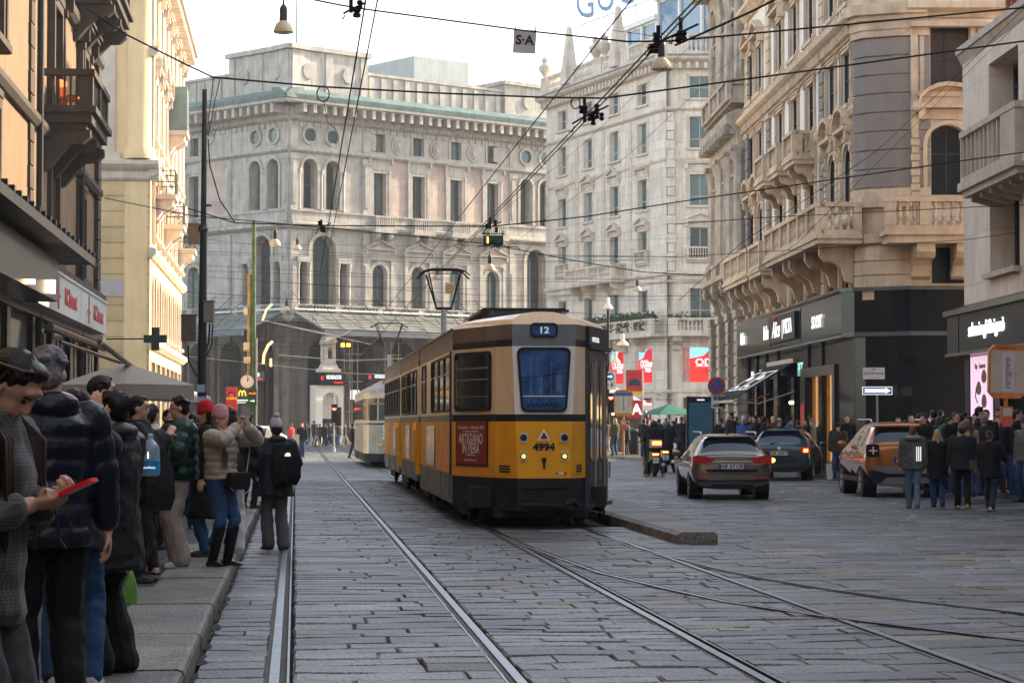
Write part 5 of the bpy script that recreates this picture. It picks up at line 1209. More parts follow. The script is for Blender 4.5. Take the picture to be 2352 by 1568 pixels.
# traffic lights
m_tlr = mat('red signal light', (.9, .05, .02), .5, var=0, emis=(1, .04, .02), estr=6)
def tlight(x, y, k, label, arrow=None):
    t = thing('traffic_light', label, 'traffic light', P(x, y, F_/k)); f = MB(); f.box(-.15, .15, -.05, .15, -.72, .2)
    for i in range(3): f.prism([(.12*math.cos(a*PI/6), -.26*i+.12*math.sin(a*PI/6)) for a in range(7)], 1, -.2, -.05)
    f.obj('housing', m_blackm, t); f = MB(); f.prism([(.105*math.cos(a*PI/8), .105*math.sin(a*PI/8)) for a in range(16)], 1, -.09, -.06); f.obj('lamp', m_tlr, t)
    if arrow is not None:
        f = MB(); f.box(-.02, .02, -.11, -.095, -.07, .02); f.prism([(-.06, .0), (.06, .0), (0, .075)], 1, -.11, -.095); a_ = f.obj('arrow', mat('yellow arrow', (1, .7, .1), .5, var=0, emis=(1, .75, .2), estr=6), t); a_.rotation_euler = (0, arrow, 0)
    return t
def post(x, y0, k, zt, label, m_, r=.05, name='post', z0=.13, cat='post'):
    p = P(x, y0, F_/k); t = thing(name, label, cat, V((p.x, p.y, z0))); f = MB(); f.tube([(0, 0, 0), (0, 0, zt-z0)], r, 10); f.lathe([(r*1.8, 0), (r*1.8, .1), (r*1.1, .25)], 10); f.obj('shaft', m_, t, smooth=50); return t
post(1393, 1000, 50.5, 3.0, 'yellow and grey post of the twin red signals', mat('worn yellow post', (.40, .33, .14), .6, var=.5, scale=3))
tlight(1386, 912, 50, 'left of the twin red signals, its lamp an arrow pointing up', 0); tlight(1403, 912, 50, 'right of the twin red signals, its lamp an arrow pointing right', PI/2)
post(767, 1000, 46, 3.1, 'grey post of the lone red signal far down the street', mat('grey post', (.3, .33, .36), .5)); tlight(768, 937, 46, 'lone red signal before the dark arcade down the street'); t = tlight(777, 944, 46, 'unlit green-housed signal right of the lone red one'); 
t.children[1].data = t.children[1].data.copy(); t.children[1].data.materials[0] = m_green
hg = thing('hanging_signal', 'pair of small orange lit signals hung before the arcade', 'traffic light', P(794, 792, 125)); f = MB(); f.box(-.33, .33, 0, .2, -.2, .2); f.obj('housing', m_blackm, hg)
for x in (-.16, .16): f = MB(); f.box(x-.1, x+.1, -.05, -.01, -.1, .1); f.obj('lamp', mat('orange lamp', (1, .4, .02), .5, var=0, emis=(1, .33, .02), estr=5), hg)
# lamp column with four bell lamps and the blue arrow sign
lc = post(1397, 1000, 48, 7.0, 'dark column with four bell lamps behind the tram', m_lampm, .07, 'lamp_column', cat='street lamp')
f = MB()
for (dx, z, r_) in ((-.75, 5.35, .2), (.7, 5.3, .22), (.35, 4.4, .18)):
    f.tube([(0, 0, z+.5), (dx*.5, 0, z+.62), (dx, 0, z+.45), (dx, 0, z+.2)], .03, 6)
f.obj('arm', m_lampm, lc)
for (dx, z, r_) in ((-.75, 5.2, .26), (.7, 5.15, .3), (.35, 4.3, .24), (0, 6.9, .24)):
    f = MB(); f.lathe([(r_, 0), (r_*.9, .1), (r_*.5, .22), (.08, .28), (.09, .5), (.03, .55)], 14, (dx, 0, z)); f.obj('lamp_shade', m_shin, lc, smooth=40)
bs = thing('arrow_sign', 'white plate with a blue disc and white arrow above the twin signals', 'sign', P(1401, 873, 101)); f = MB(); f.box(-.27, .27, -.02, .02, -.42, .4); f.obj('plate', mat('grey white plate', (.5, .5, .5), .4, var=.08), bs)
m_rb = mat('road sign blue', (.02, .09, .32), .4, var=0)
f = MB(); f.prism([(.18*math.cos(a*PI/12), .17+.18*math.sin(a*PI/12)) for a in range(24)], 1, -.03, -.021); f.obj('disc', m_rb, bs)
f = MB(); f.box(-.11, .03, -.04, -.031, .14, .2); f.prism([(.03, .09), (.03, .25), (.13, .17)], 1, -.04, -.031); f.obj('arrow', m_wht, bs); f = MB(); f.box(-.2, -.05, -.03, -.021, -.2, -.17); f.box(.05, .12, -.03, -.021, -.3, -.12); f.obj('small_print', m_blackm, bs)
# no parking sign
NP = post(1652, 1000, 66, 2.2, 'dark grey post of the no-parking sign', mat('dark sign post', (.06, .065, .07), .5, .3), .04)
n_ = thing('no_parking_sign', 'round red and blue no-parking sign', 'sign', P(1646, 886, 75.6)); f = MB(); f.prism([(.305*math.cos(a*PI/16), .305*math.sin(a*PI/16)) for a in range(32)], 1, -.01, .01); f.obj('rim', mat('sign red', (.42, .03, .03), .4, var=0), n_)
f = MB(); f.prism([(.215*math.cos(a*PI/16), .215*math.sin(a*PI/16)) for a in range(32)], 1, -.02, -.011); f.obj('disc', m_rb, n_); f = MB(); f.prism([(-.175, .125), (-.125, .175), (.175, -.125), (.125, -.175)], 1, -.03, -.021); f.obj('bar', MC['sign red'], n_)
n_ = thing('time_plate', 'white plate reading 0-24 with a tow truck plate below', 'sign', P(1650, 920, 75.7)); f = MB(); f.box(-.25, .25, -.01, .01, -.02, .2); f.box(-.25, .25, -.01, .01, -.27, -.04); f.obj('plate', MC['grey white plate'], n_); text('0-24', .18, m_blackm, n_, (0, -.02, .09), RT, bold=.008)
f = MB(); f.box(-.02, .2, -.02, -.011, -.19, -.13); f.box(.05, .16, -.02, -.011, -.13, -.09); f.prism([(-.2, -.2), (-.08, -.2), (-.04, -.12), (-.16, -.15)], 1, -.02, -.011); f.obj('pictogram', m_blackm, n_)
# street name plaque and one way arrow
n_ = thing('street_name_plaque', 'white stone street name plaque on the black corner', 'sign', P(2007, 857, 60.05)); f = MB(); f.box(-.3, .3, -.015, .015, -.16, .16); f.obj('plate', MC['grey white plate'], n_); text('VIA', .07, m_blackm, n_, (0, -.02, .1), RT, ext=.001); text('VICTOR HUGO', .082, m_blackm, n_, (0, -.02, -.01), RT, ext=.001); text('poeta 1802-1885', .035, m_blackm, n_, (0, -.02, -.11), RT, ext=.001)
post(2015, 1000, 83.5, 2.55, 'thin grey post of the blue arrow sign at the black corner', mat('thin grey post', (.2, .21, .22), .5, .4), .03)
n_ = thing('one_way_sign', 'long blue sign with a white arrow pointing right', 'sign', P(2015, 897, 59.8)); f = MB(); f.box(-.41, .41, -.012, .012, -.11, .11, 1); f.box(-.395, .395, -.014, -.0125, -.095, .095, 0); f.obj('plate', [mat('bright road blue', (.02, .16, .50), .4, var=0), m_wht], n_)
f = MB(); f.prism([(-.36, -.05), (-.33, 0), (-.36, .05), (.22, .05), (.22, .085), (.37, 0), (.22, -.085), (.22, -.05)], 1, -.025, -.0145); f.obj('arrow', m_wht, n_)
# bus stops
m_or = mat('orange paint', (.52, .20, .03), .45, var=.2, scale=4, streak=.2)
m_paper = mat('dull timetable paper', (.40, .37, .28), .5, var=.12, scale=3)
def busstop(x, y, k, s, label, nl=12, oct_=True, blue=False, z0=.13):
    p = P(x, y, F_/k); t = thing('tram_stop_sign', label, 'sign', V((p.x, p.y, z0))); zc = p.z-z0
    f = MB(); f.tube([(0, .03, 0), (0, .03, zc)], .045*s, 10); f.obj('pole', m_or, t, smooth=50)
    W_, H_ = .42*s, .58*s; c = .13*s
    pts = [(-W_, -H_+c), (-W_+c, -H_), (W_-c, -H_), (W_, -H_+c), (W_, H_-c), (W_-c, H_), (-W_+c, H_), (-W_, H_-c)]
    f = MB(); f.prism([(a, b+zc) for a, b in pts], 1, -.05, .05); f.obj('panel', m_or, t)
    f = MB(); f.box(-W_*.9, W_*.9, -.062, -.051, zc-H_*.80, zc+H_*.78); pp = f.obj('timetable', m_paper, t)
    f = MB(); f.box(-W_*.3, W_*.32, -.07, -.063, zc-H_*.74, zc+H_*.74); f.obj('sheet', mat('grey sheet', (.45, .45, .47), .4, var=.05), pp)
    f = MB()
    for i in range(26): zz = zc+H_*.5-i*H_*.045; f.box(-W_*.12, W_*random.uniform(.0, .25), -.075, -.071, zz, zz+H_*.02)
    f.obj('print', mat('dark print', (.08, .07, .07), .5, var=0), pp)
    text('Fermata n°', .085*s, m_blackm, t, (-.02, -.06, zc+H_*.89), RT, sx=1.1, ext=.001)
    if blue: f = MB(); f.box(-W_*.9, W_*.9, -.08, -.071, zc+H_*.55, zc+H_*.78); f.obj('blue_header', m_rb, t)
    f = MB(); f.box(-.13*s, .13*s, -.06, .05, zc-H_*2.05, zc-H_*1.3); bx_ = f.obj('notice_box', mat('red orange box', (.42, .09, .04), .45, var=.1), t)
    f = MB(); f.box(-.1*s, .1*s, -.07, -.061, zc-H_*1.67, zc-H_*1.36); f.obj('notice', m_paper, bx_)
    return t
b_ = busstop(2307, 853, 108, .98, 'orange tram stop sign with timetable at the right edge', z0=.13); b_.rotation_euler = (0, R(1.2), R(6))
busstop(1432, 925, 52, 1.0, 'orange tram stop sign with blue header behind the tram', blue=True)
# digital totem
TT = thing('digital_totem', 'tall black advertising totem beside the no-parking sign', 'totem', V((P(1609, 1000, 82).x, 82, .13))); f = MB(); f.box(-.52, .52, -.12, .12, 0, 2.42); f.obj('body', m_blackm, TT)
f = MB(); f.box(-.45, .45, -.14, -.121, .5, 2.2); f.obj('screen', mat('dim screen', (.012, .02, .03), .15, var=.8, scale=1.8, emis=(.03, .10, .16), estr=.10), TT); f = MB(); f.box(-.14, .14, -.14, -.121, 2.28, 2.32); f.obj('lettering', m_wht, TT)
# green parasol and market tent on the corner
def parasol(x, y, k, w_, h_, label, m_, z0=.13, valance=0., rz=0., sq=True):
    p = P(x, y, F_/k); t = thing('parasol', label, 'parasol', V((p.x, p.y, z0)), rz); zt = p.z-z0; r = w_/2; f = MB()
    n = 4 if sq else 8; rt = r*(1.414 if sq else 1)
    rings = []
    for (q, dz) in ((.03, 0), (.5, -h_*.45), (1, -h_)):
        ring = []
        for i in range(n):
            a0 = PI/4+2*PI*i/n if sq else 2*PI*i/n; a1 = a0+2*PI/n
            for j in range(4): 
                u = j/4; pt = V((math.cos(a0), math.sin(a0), 0))*(1-u)+V((math.cos(a1), math.sin(a1), 0))*u
                ring.append((pt.x*rt*q, pt.y*rt*q, zt+dz+.06*h_*q*math.sin(PI*u)))
        rings.append(ring)
    if valance: rings.append([(a, b, c-valance) for a, b, c in rings[-1]])
    f.loft(rings, 0, cap=False); f.loft([[(a*.1, b*.1, c+.08) for a, b, c in rings[1]], [(a*.28, b*.28, c+.06) for a, b, c in rings[1]]], 0, cap=True); cv = f.obj('canopy', m_, t)
    f = MB(); f.tube([(0, 0, 0), (0, 0, zt+.02)], .035, 8)
    for i in range(n): a = PI/4+2*PI*i/n; f.tube([(0, 0, zt-h_*.6), (rt*.98*math.cos(a), rt*.98*math.sin(a), zt-h_-.02)], .015, 4)
    f.obj('pole', m_frame, t); return t
m_dg = mat('dark green canvas', (.01, .10, .07), .8, var=.15)
parasol(1537, 928, 48, 2.3, .52, 'dark green parasol in front of the marble block', m_dg, rz=.4)
parasol(1640, 948, 44, 1.9, .4, 'edge of a second green parasol behind the black totem', m_dg, rz=.2)
parasol(284, 835, 100, 3.0, .52, 'taupe parasol with valance over the pavement behind the crowd', mat('taupe canvas', (.34, .29, .23), .85, var=.12, scale=1.2), valance=.34, rz=ST_ANG+.12)
parasol(428, 893, 62, 1.4, .3, 'cream parasol edge behind the taupe one', mat('cream canvas', (.5, .45, .38), .8, var=.1), valance=.2, rz=.5)
KT_ = thing('market_kiosk', 'white-roofed market kiosk with a string of warm bulbs beyond the tram', 'kiosk', V((P(1415, 1000, 112).x, 112, .1)))
f = MB(); 
f.loft([[(-1.8, -1.2, 2.35), (1.8, -1.2, 2.35), (1.8, 1.2, 2.35), (-1.8, 1.2, 2.35)], [(-.05, -.05, 3.3), (.05, -.05, 3.3), (.05, .05, 3.3), (-.05, .05, 3.3)]], 0); f.box(-1.8, 1.8, -1.22, -1.18, 2.1, 2.36); f.obj('roof', mat('white tent', (.62, .58, .52), .8, var=.05), KT_)
mkw = mat('kiosk dark wood', (.09, .07, .055), .7, var=.4)
f = MB(); f.box(-1.7, 1.7, .9, 1.0, 0, 2.2); f.obj('back_wall', mkw, KT_); f = MB(); f.box(-1.7, 1.7, -1.1, -.9, 0, .95); f.obj('counter', mkw, KT_)
for x in (-1.7, 0, 1.65): f = MB(); f.box(x, x+.08, -1.19, -1.11, 0, 2.3); f.obj('post', mkw, KT_)
for i in range(8): f = MB(); f.sphere((-1.5+i*.43, -1.1, 1.95+.06*math.sin(i*2)), .065, 6); f.obj('bulb', m_warm, KT_)
for i in range(7): f = MB(); x = -1.5+i*.45; f.lathe([(.06, 0), (.07, .12), (.03, .2), (.04, .3)], 8, (x, -.95, .95)); f.obj('jar', [m_wht, MC['kiosk dark wood'], mat('green jar', (.1, .25, .18), .3)][i % 3], KT_)
ms = thing('metro_totem', 'red underground totem with white A panel behind the orange stop sign', 'sign', V((P(1460, 1000, 104).x, 104, .1)))
f = MB(); f.tube([(.32, 0, 0), (.32, 0, 4.0)], .05, 8); f.obj('post', MC['grey post'], ms)
f = MB(); f.box(-.45, .35, -.04, .04, 2.8, 4.0); f.box(-.4, .35, -.04, .04, 1.7, 2.55); f.obj('panel', MC['metro red panel'], ms); f = MB(); f.prism([(-.05+.3*math.cos(a*PI/8), 3.25+.35*math.sin(a*PI/8)) for a in range(9)], 1, -.06, -.041); f.obj('half_disc', MC['navy disc'], ms)
f = MB(); f.box(-.45, .35, -.06, -.041, 2.8, 2.98); f.obj('yellow_bar', MC['metro yellow'], ms); text('A', .7, m_wht, ms, (.05, -.05, 2.1), RT, bold=.02)
# litter bins by the stop
for (x, k, l) in ((1456, 50, 'dark green litter bin by the orange stop sign'), (1484, 51, 'grey litter bin farther right of the stop sign')):
    t = thing('litter_bin', l, 'litter bin', V((P(x, 1000, F_/k).x, F_/k, .13))); f = MB(); f.lathe([(.24, 0), (.27, .1), (.27, .95), (.3, 1.0), (.3, 1.06), (.2, 1.15), (.02, 1.18)], 14); f.obj('drum', m_blackm if k == 50 else mat('bin grey', (.2, .2, .2), .5), t, smooth=30)
# lamp post by the green pole; glowing amber tubes imitate its sunlit edges
AS = thing('arched_lamps', 'dark lamp post with amber glowing strokes painted as sunlit edges right of the green pole', 'sign', P(612, 800, 108)); m_amb = mat('amber sunlit edge glow', (.9, .5, .2), .5, var=0, emis=(1, .45, .15), estr=.9)
f = MB(); f.tube([(0.05, .05, 1.2), (.0, .05, -4.0)], .05, 6); f.obj('post', m_iron, AS)
f = MB(); f.tube([(.3, 0, .35), (.08, 0, .15), (-.12, 0, -.3), (-.16, 0, -.75)], .07, 6); f.obj('tube', m_amb, AS); f = MB(); f.tube([(.28, 0, 2.2), (.0, 0, 1.95), (-.2, 0, 1.4)], .05, 6); f.obj('tube', m_amb, AS); f = MB(); f.tube([(.22, 0, -.5), (.22, 0, -.9)], .06, 6); f.obj('tube', m_amb, AS)
# ================================================================ trams
m_tor = mat('tram amber paint', (.93, .42, .012), .30, var=.10, scale=1.2, coat=.22, streak=.16); m_tcr = mat('tram cream paint', (.84, .63, .40), .34, var=.10, scale=1., coat=.15, streak=.18)
m_twh = mat('tram white panel', (.86, .82, .76), .35, var=.05, streak=.1); m_tgr = mat('tram dome grey', (.19, .215, .24), .4, var=.15, streak=.2); m_troof = mat('tram brown roof', (.20, .155, .11), .5, var=.3, scale=2, streak=.3)
m_tbl = mat('tram black', (.016, .017, .02), .4, var=.3, scale=3); m_tun = mat('underframe grime', (.02, .02, .022), .85, var=.5, scale=5)
m_rub = mat('window rubber', (.012, .012, .012), .5, var=0); m_tglass = mat('tram side glass', (.015, .02, .02), .05, var=.6, scale=1.2, spec=.9)
m_rglass = mat('rear glass painted sky blue', (.035, .11, .30), .12, var=.6, scale=3.2, spec=.25); m_door = mat('door grey', (.075, .075, .075), .4, var=.2, streak=.25); m_skirt = mat('grey skirt flap', (.17, .175, .18), .6, var=.3, scale=3, streak=.4)  # rear glass blue is the reflected sky put into its colour
m_tgl2 = mat('dark greenish tram glass', (.03, .034, .03), .06, var=.5, scale=2)  # dark greenish glass, tone varied by noise
def segT(a, b, z=0):
    a, b = V(a), V(b); d_ = (b-a); ang = math.atan2(d_.y, d_.x)
    return Matrix.Translation((a.x, a.y, z)) @ Matrix.Rotation(ang, 4, 'Z'), d_.length
def rrect(x0, x1, z0, z1, r, n=4, tr=0.):
    pts = []
    for (cx, cz, a0) in ((x1-r, z0+r, -PI/2), (x1-r+tr, z1-r, 0), (x0+r-tr, z1-r, PI/2), (x0+r, z0+r, PI)):
        pts += [(cx+r*math.cos(a0+PI/2*i/n), cz+r*math.sin(a0+PI/2*i/n)) for i in range(n+1)]
    return pts
def ringpanel(mb, out, inn, y0, y1, m=0):
    n = len(out)
    for i in range(n):
        j = (i+1) % n
        mb.loft([[(out[i][0], y1, out[i][1]), (out[i][0], y0, out[i][1]), (inn[i][0], y0, inn[i][1]), (inn[i][0], y1, inn[i][1])], [(out[j][0], y1, out[j][1]), (out[j][0], y0, out[j][1]), (inn[j][0], y0, inn[j][1]), (inn[j][0], y1, inn[j][1])]], m, cap=False)
TR = thing('tram', 'amber and cream articulated tram number 4994 heading away down the street', 'tram', S(3.60, 31.5), ST_ANG)
def outline(z):
    q = .385+.08*max(0, min(1, (z-.72)/2)); return [(q, 0), (.66, .42), (1.19, 2.0)]
def body(mb, z0, z1, mats3, y_end, y_start=None):
    # mats3: (centre, chamfers, sides)
    for s_ in (-1, 1):
        o0, o1 = outline(z0), outline(z1)
        for i in range(2):
            a0, b0 = o0[i], o0[i+1]; a1, b1 = o1[i], o1[i+1]
            mb.face([(s_*a0[0], a0[1], z0), (s_*b0[0], b0[1], z0), (s_*b1[0], b1[1], z1), (s_*a1[0], a1[1], z1)], mats3[1] if i or 1 else 0)
        mb.face([(s_*1.19, 2.0, z0), (s_*1.19, y_end, z0), (s_*1.19, y_end, z1), (s_*1.19, 2.0, z1)], mats3[2])
    o0, o1 = outline(z0)[0], outline(z1)[0]; mb.face([(-o0[0], 0, z0), (o0[0], 0, z0), (o1[0], 0, z1), (-o1[0], 0, z1)], mats3[0])
# materials: 0 amber 1 cream 2 white 3 black 4 grey 5 brown
m_tos = mat('tram amber side paint', (.86, .36, .03), .42, var=.25, scale=1.6, spec=.04, streak=.25)
mats_t = [m_tor, m_tcr, m_twh, m_tbl, m_tgr, m_troof, m_tos]
Y1, J1, J2, YE = 10.7, 10.95, 18.35, 27.6
mb = MB()
body(mb, .30, .74, (3, 3, 3), Y1); body(mb, .74, 1.565, (0, 0, 6), Y1); body(mb, 1.565, 1.67, (3, 3, 3), Y1); body(mb, 1.67, 2.66, (2, 1, 1), Y1); body(mb, 2.66, 2.76, (4, 3, 3), Y1)
body(mb, 2.76, 2.98, (4, 5, 5), Y1)
def roofring(w, y): return [(-w, y, 2.98), (-w*.93, y, 3.06), (-w*.7, y, 3.13), (-w*.3, y, 3.165), (0, y, 3.17), (w*.3, y, 3.165), (w*.7, y, 3.13), (w*.93, y, 3.06), (w, y, 2.98)]
rr = [[(p[0], p[1]+.18*(1-abs(p[0])/.47*.0)*(p[2]-2.98)/.19*.8, p[2]) for p in roofring(.465, 0)], roofring(.66, .42), roofring(1.19, 2.0), roofring(1.19, Y1)]
mb.loft(rr, 1, cap=True, close=True)
for (a, b) in ((J1+.15, J2-.15), (J2+.15, YE)):
    for (z0, z1, m_) in ((.50, .74, 3), (.74, 1.565, 6), (1.565, 1.67, 3), (1.67, 2.66, 1), (2.66, 2.76, 3), (2.76, 2.98, 5)): mb.box(-1.19, 1.19, a, b, z0, z1, m_)
    mb.loft([roofring(1.19, a), roofring(1.19, b)], 5, cap=True)
for j in (J1, J2): mb.box(-1.12, 1.12, j-.3, j+.3, .55, 3.0, 3)
mb.box(-1.15, 1.15, Y1-.02, Y1, .4, 3, 3)
bd = mb.obj('body', mats_t, TR)
# joint fairings
for j in (J1, J2):
    f = MB(); f.tube([(-1.17, j-.1, .55), (-1.17, j-.1, 1.55)], .1, 8); f.tube([(-1.17, j+.12, .55), (-1.17, j+.12, 1.55)], .1, 8); f.obj('joint_fairing', m_tor, TR, smooth=60)
    f = MB(); f.sphere((-1.28, j, 1.48), .04, 8, 0, (1, 1, 2)); f.obj('side_marker', mat('orange marker', (.9, .35, .02), .4, var=0, emis=(1, .4, .02), estr=.06), TR)
# ribs and seam lines
f = MB(); f.box(-1.205, -1.19, 2.0, YE, .735, .755); f.box(-1.21, -1.19, 2.0, Y1, 2.97, 3.0); f.box(-1.21, -1.19, J1+.15, YE, 2.97, 3.0); f.box(-1.23, -1.2, 2.05, 2.12, .75, 2.65); f.obj('gutter_trim', m_tbl, TR)
# centre face
T0, w0 = segT((-.44, 0), (.44, 0)); cx = w0/2
f = MB(); f.T = T0
oo = rrect(cx-.34, cx+.34, 1.70, 2.645, .09, 4, .055); ii = rrect(cx-.305, cx+.305, 1.735, 2.61, .07, 4, .052)
ringpanel(f, oo, ii, -.03, .01); rf = f.obj('rear_window', m_rub, TR)
f = MB(); f.T = T0; f.prism(ii, 1, -.012, .01); f.obj('glass', m_rglass, rf)
f = MB(); f.T = T0; f.box(cx-.31, cx+.31, -.02, -.0125, 1.925, 1.94); f.obj('handrail', m_twh, rf)
for (a, b, c, d_) in ((-.20, .02, 1.95, 2.5), (-.07, .05, 1.95, 2.25), (-.10, .015, 1.95, 2.5), (.18, .08, 2.0, 2.3), (.10, .012, 1.95, 2.45)): f = MB(); f.T = T0; f.box(cx+a, cx+a+b, -.0135, -.0125, c, d_); f.obj('glass_streak', mat('pale interior and reflection', (.07, .17, .33), .3, var=.4, scale=9), rf)  # pale strips on the glass for interior shapes and painted reflections
f = MB(); f.T = T0; f.tube([(cx-.3, -.015, 2.2), (cx-.1, -.015, 2.22), (cx+.3, -.015, 2.27)], .005, 4); f.tube([(cx+.05, -.015, 1.95), (cx+.17, -.015, 2.25), (cx+.27, -.015, 2.5)], .003, 4); f.obj('wiper_cable', m_rub, rf)
sq = [(cx-.27+i*.011, 1.80+.045*math.sin(i*1.7)+.02*math.sin(i*.9+1)) for i in range(50)]
f = MB(); f.T = T0; f.tube([(a, -.016, b) for a, b in sq], .005, 4); f.obj('scrawl', m_rub, rf)
f = MB(); f.T = T0; oo = rrect(cx-.20, cx+.20, 2.79, 3.0, .06); ii = rrect(cx-.175, cx+.175, 2.815, 2.975, .05); ringpanel(f, oo, ii, -.03, .01); df = f.obj('destination_box', m_rub, TR)
f = MB(); f.T = T0; f.prism(ii, 1, -.015, .01); f.obj('glass', m_rglass, df)
text('12', .13, mat('pale sign digits', (.45, .6, .6), .5, var=0, emis=(.5, .8, .8), estr=.12), df, (0, -.018, 2.89), RT, sx=1.2, bold=.003, ext=.001)
m_lamp_a = mat('amber tail lamp', (1, .4, .05), .4, var=0, emis=(1, .3, .03), estr=1.4); m_chrome = mat('dull chrome', (.5, .5, .5), .35, .8, var=.1)
for x in (-.30, .30):
    for z, lit in ((1.33, 0), (1.06, 1)):
        f = MB(); f.T = Matrix.Translation((x, 0, z)); f.prism(rrect(-.062, .062, -.07, .07, .02), 1, -.025, .0); lo = f.obj('headlight', m_chrome, TR)
        f = MB(); f.T = Matrix.Translation((x, 0, z)); f.prism([(.05*math.cos(a*PI/8), .05*math.sin(a*PI/8)) for a in range(16)], 1, -.04, -.026); f.obj('lens', m_rub, lo)
        if lit: f = MB(); f.T = Matrix.Translation((x, 0, z)); f.prism([(.03*math.cos(a*PI/6), .03*math.sin(a*PI/6)) for a in range(12)], 1, -.05, -.041); f.obj('bulb', m_lamp_a, lo)
f = MB(); f.prism([(-.095, 1.29), (.095, 1.29), (0, 1.46)], 1, -.01, -.002, 0); f.prism([(-.055, 1.312), (.055, 1.312), (0, 1.415)], 1, -.018, -.011, 1); f.obj('warning_triangle', [m_twh, mat('maroon', (.25, .01, .03), .4, var=0)], TR)
text('4994', .145, m_rub, TR, (0, -.008, 1.19), RT, bold=.007, sx=1.1, ext=.002, name='number')
f = MB(); f.box(-.03, .03, -.05, 0, .97, 1.04); f.tube([(0, -.03, .97), (0, -.05, .88)], .018, 6); f.obj('coupler_socket', m_rub, TR)
f = MB(); f.box(.18, .215, -.008, 0, .795, .825, 0); f.box(.215, .25, -.008, 0, .795, .825, 1); f.box(.25, .29, -.008, 0, .795, .825, 1); f.box(.29, .33, -.008, 0, .795, .825, 2); f.obj('flag_sticker', [mat('flag green', (.02, .25, .08), .5, var=0), m_twh, mat('flag red', (.5, .02, .02), .5, var=0)], TR)
# lower apron
f = MB(); f.box(-.40, .40, -.05, .02, .60, .735); f.prism([(-.40, -.12), (.40, -.12), (.66, .42), (-.66, .42)], 2, .28, .34); f.box(-.34, .34, -.02, .01, .36, .58); f.tube([(-.34, -.14, .36), (.34, -.14, .34)], .03, 8); f.tube([(.3, -.14, .36), (.42, -.10, .42), (.5, .1, .36)], .045, 6); f.obj('bumper', m_tun, TR)
# left chamfer: window, poster
TL_, wl = segT((-1.19, 2.0), (-.66, .42))
f = MB(); f.T = TL_; oo = rrect(.13, 1.50, 1.72, 2.61, .09); ii = rrect(.18, 1.45, 1.77, 2.56, .06); ringpanel(f, oo, ii, -.03, .01); sw = f.obj('side_window', m_rub, TR)
f = MB(); f.T = TL_; f.prism(ii, 1, -.01, .01); f.obj('glass', m_tglass, sw)
f = MB(); f.T = TL_
for z in (2.35, 2.18): f.box(.19, 1.44, -.03, -.012, z, z+.025)
f.box(.19, 1.44, -.025, -.012, 1.93, 1.945); f.box(.19, .22, -.028, -.012, 1.8, 2.5); f.obj('guard_bar', mat('brass bar', (.35, .27, .15), .4, .6, var=.2), sw)
f = MB(); f.T = TL_; f.box(.18, 1.38, -.02, 0, .90, 1.60, 0); f.box(.20, 1.36, -.026, -.0205, .925, 1.575, 1); po = f.obj('poster', [m_rub, mat('brick red poster', (.27, .035, .022), .4, var=.05)], TR)
ROT = TL_.to_euler().z
def seg_text(body_, size, m_, x, z, T_, ang, par, off=-.03, **kw):
    p = T_ @ V((x, off, z)); t = text(body_, size, m_, par, p, (PI/2, 0, ang), ext=.001, **kw); return t
m_pcr = mat('poster cream print', (.75, .65, .58), .5, var=0)
for (b_, s_, z_) in (('30 novembre - 8 dicembre 2024', .075, 1.475), ('TUTTI I GIORNI DALLE 10.00 ALLE 22.00', .034, 1.415), ('ARTIGIANO', .215, 1.30), ('IN FIERA', .215, 1.155), ('FIERAMILANO RHO', .04, 1.06), ('EVENTO GRATUITO www.fiera', .036, .985)): seg_text(b_, s_, m_pcr, .78, z_, TL_, ROT, po, bold=.003 if s_ > .1 else 0, sx=1.0 if s_ != .215 else .80, name='poster_print')
f = MB(); f.T = TL_; f.box(1.50, 1.66, -.01, 0, .79, .95, 0); f.obj('yellow_notice', mat('notice yellow', (.7, .38, .03), .5, var=.05), TR)
f = MB(); f.T = segT((-.66, .42), (-.39, 0))[0]; f.box(.05, .38, -.006, 0, .79, .95, 0)
for z in (.82, .86, .90): f.box(.09, .34, -.012, -.0065, z, z+.025, 1)
f.obj('yellow_notice', [MC['notice yellow'], m_rub], TR)
f = MB(); f.T = segT((.40, .01), (.66, .42))[0]; f.box(.12, .38, -.008, 0, .80, .98, 0)
for z in (.83, .87, .91): f.box(.16, .34, -.014, -.0085, z, z+.022, 1)
f.obj('yellow_notice', [MC['notice yellow'], m_rub], TR)
# rear-right door on the tapered side
TD, wd_ = segT((.66, .42), (1.19, 2.0)); ANGD = TD.to_euler().z
f = MB(); f.T = TD; f.box(.06, wd_+.02, -.05, .0, 2.66, 2.98, 0); f.box(.05, wd_+.03, -.09, 0, 2.64, 2.70, 0); hd = f.obj('door_header', m_tbl, TR)
seg_text('entrata', .15, m_wht, .55, 2.80, TD, ANGD, hd, off=-.06, sx=1.3, name='lettering')
for i in range(2):
    x0 = .10+i*.77; f = MB(); f.T = TD
    f.box(x0, x0+.75, -.045, .0, .36, 2.62, 0); dr = f.obj('door', m_door, TR)
    for jx in (x0+.06, x0+.41):
        f = MB(); f.T = TD; f.prism(rrect(jx, jx+.28, .98, 2.45, .1), 1, -.055, -.046); f.obj('window', m_tglass, dr)
    f = MB(); f.T = TD; f.tube([(x0+.37, -.07, .5), (x0+.37, -.07, 2.5)], .02, 6); f.tube([(x0+.70, -.08, .7), (x0+.70, -.08, .95)], .015, 6); f.obj('handle', m_chrome, dr)
f = MB(); f.T = TD; f.box(.0, wd_+.04, -.10, 0, .29, .355); f.box(.02, .09, -.03, 0, .36, 2.64); f.obj('step', m_door, TR)
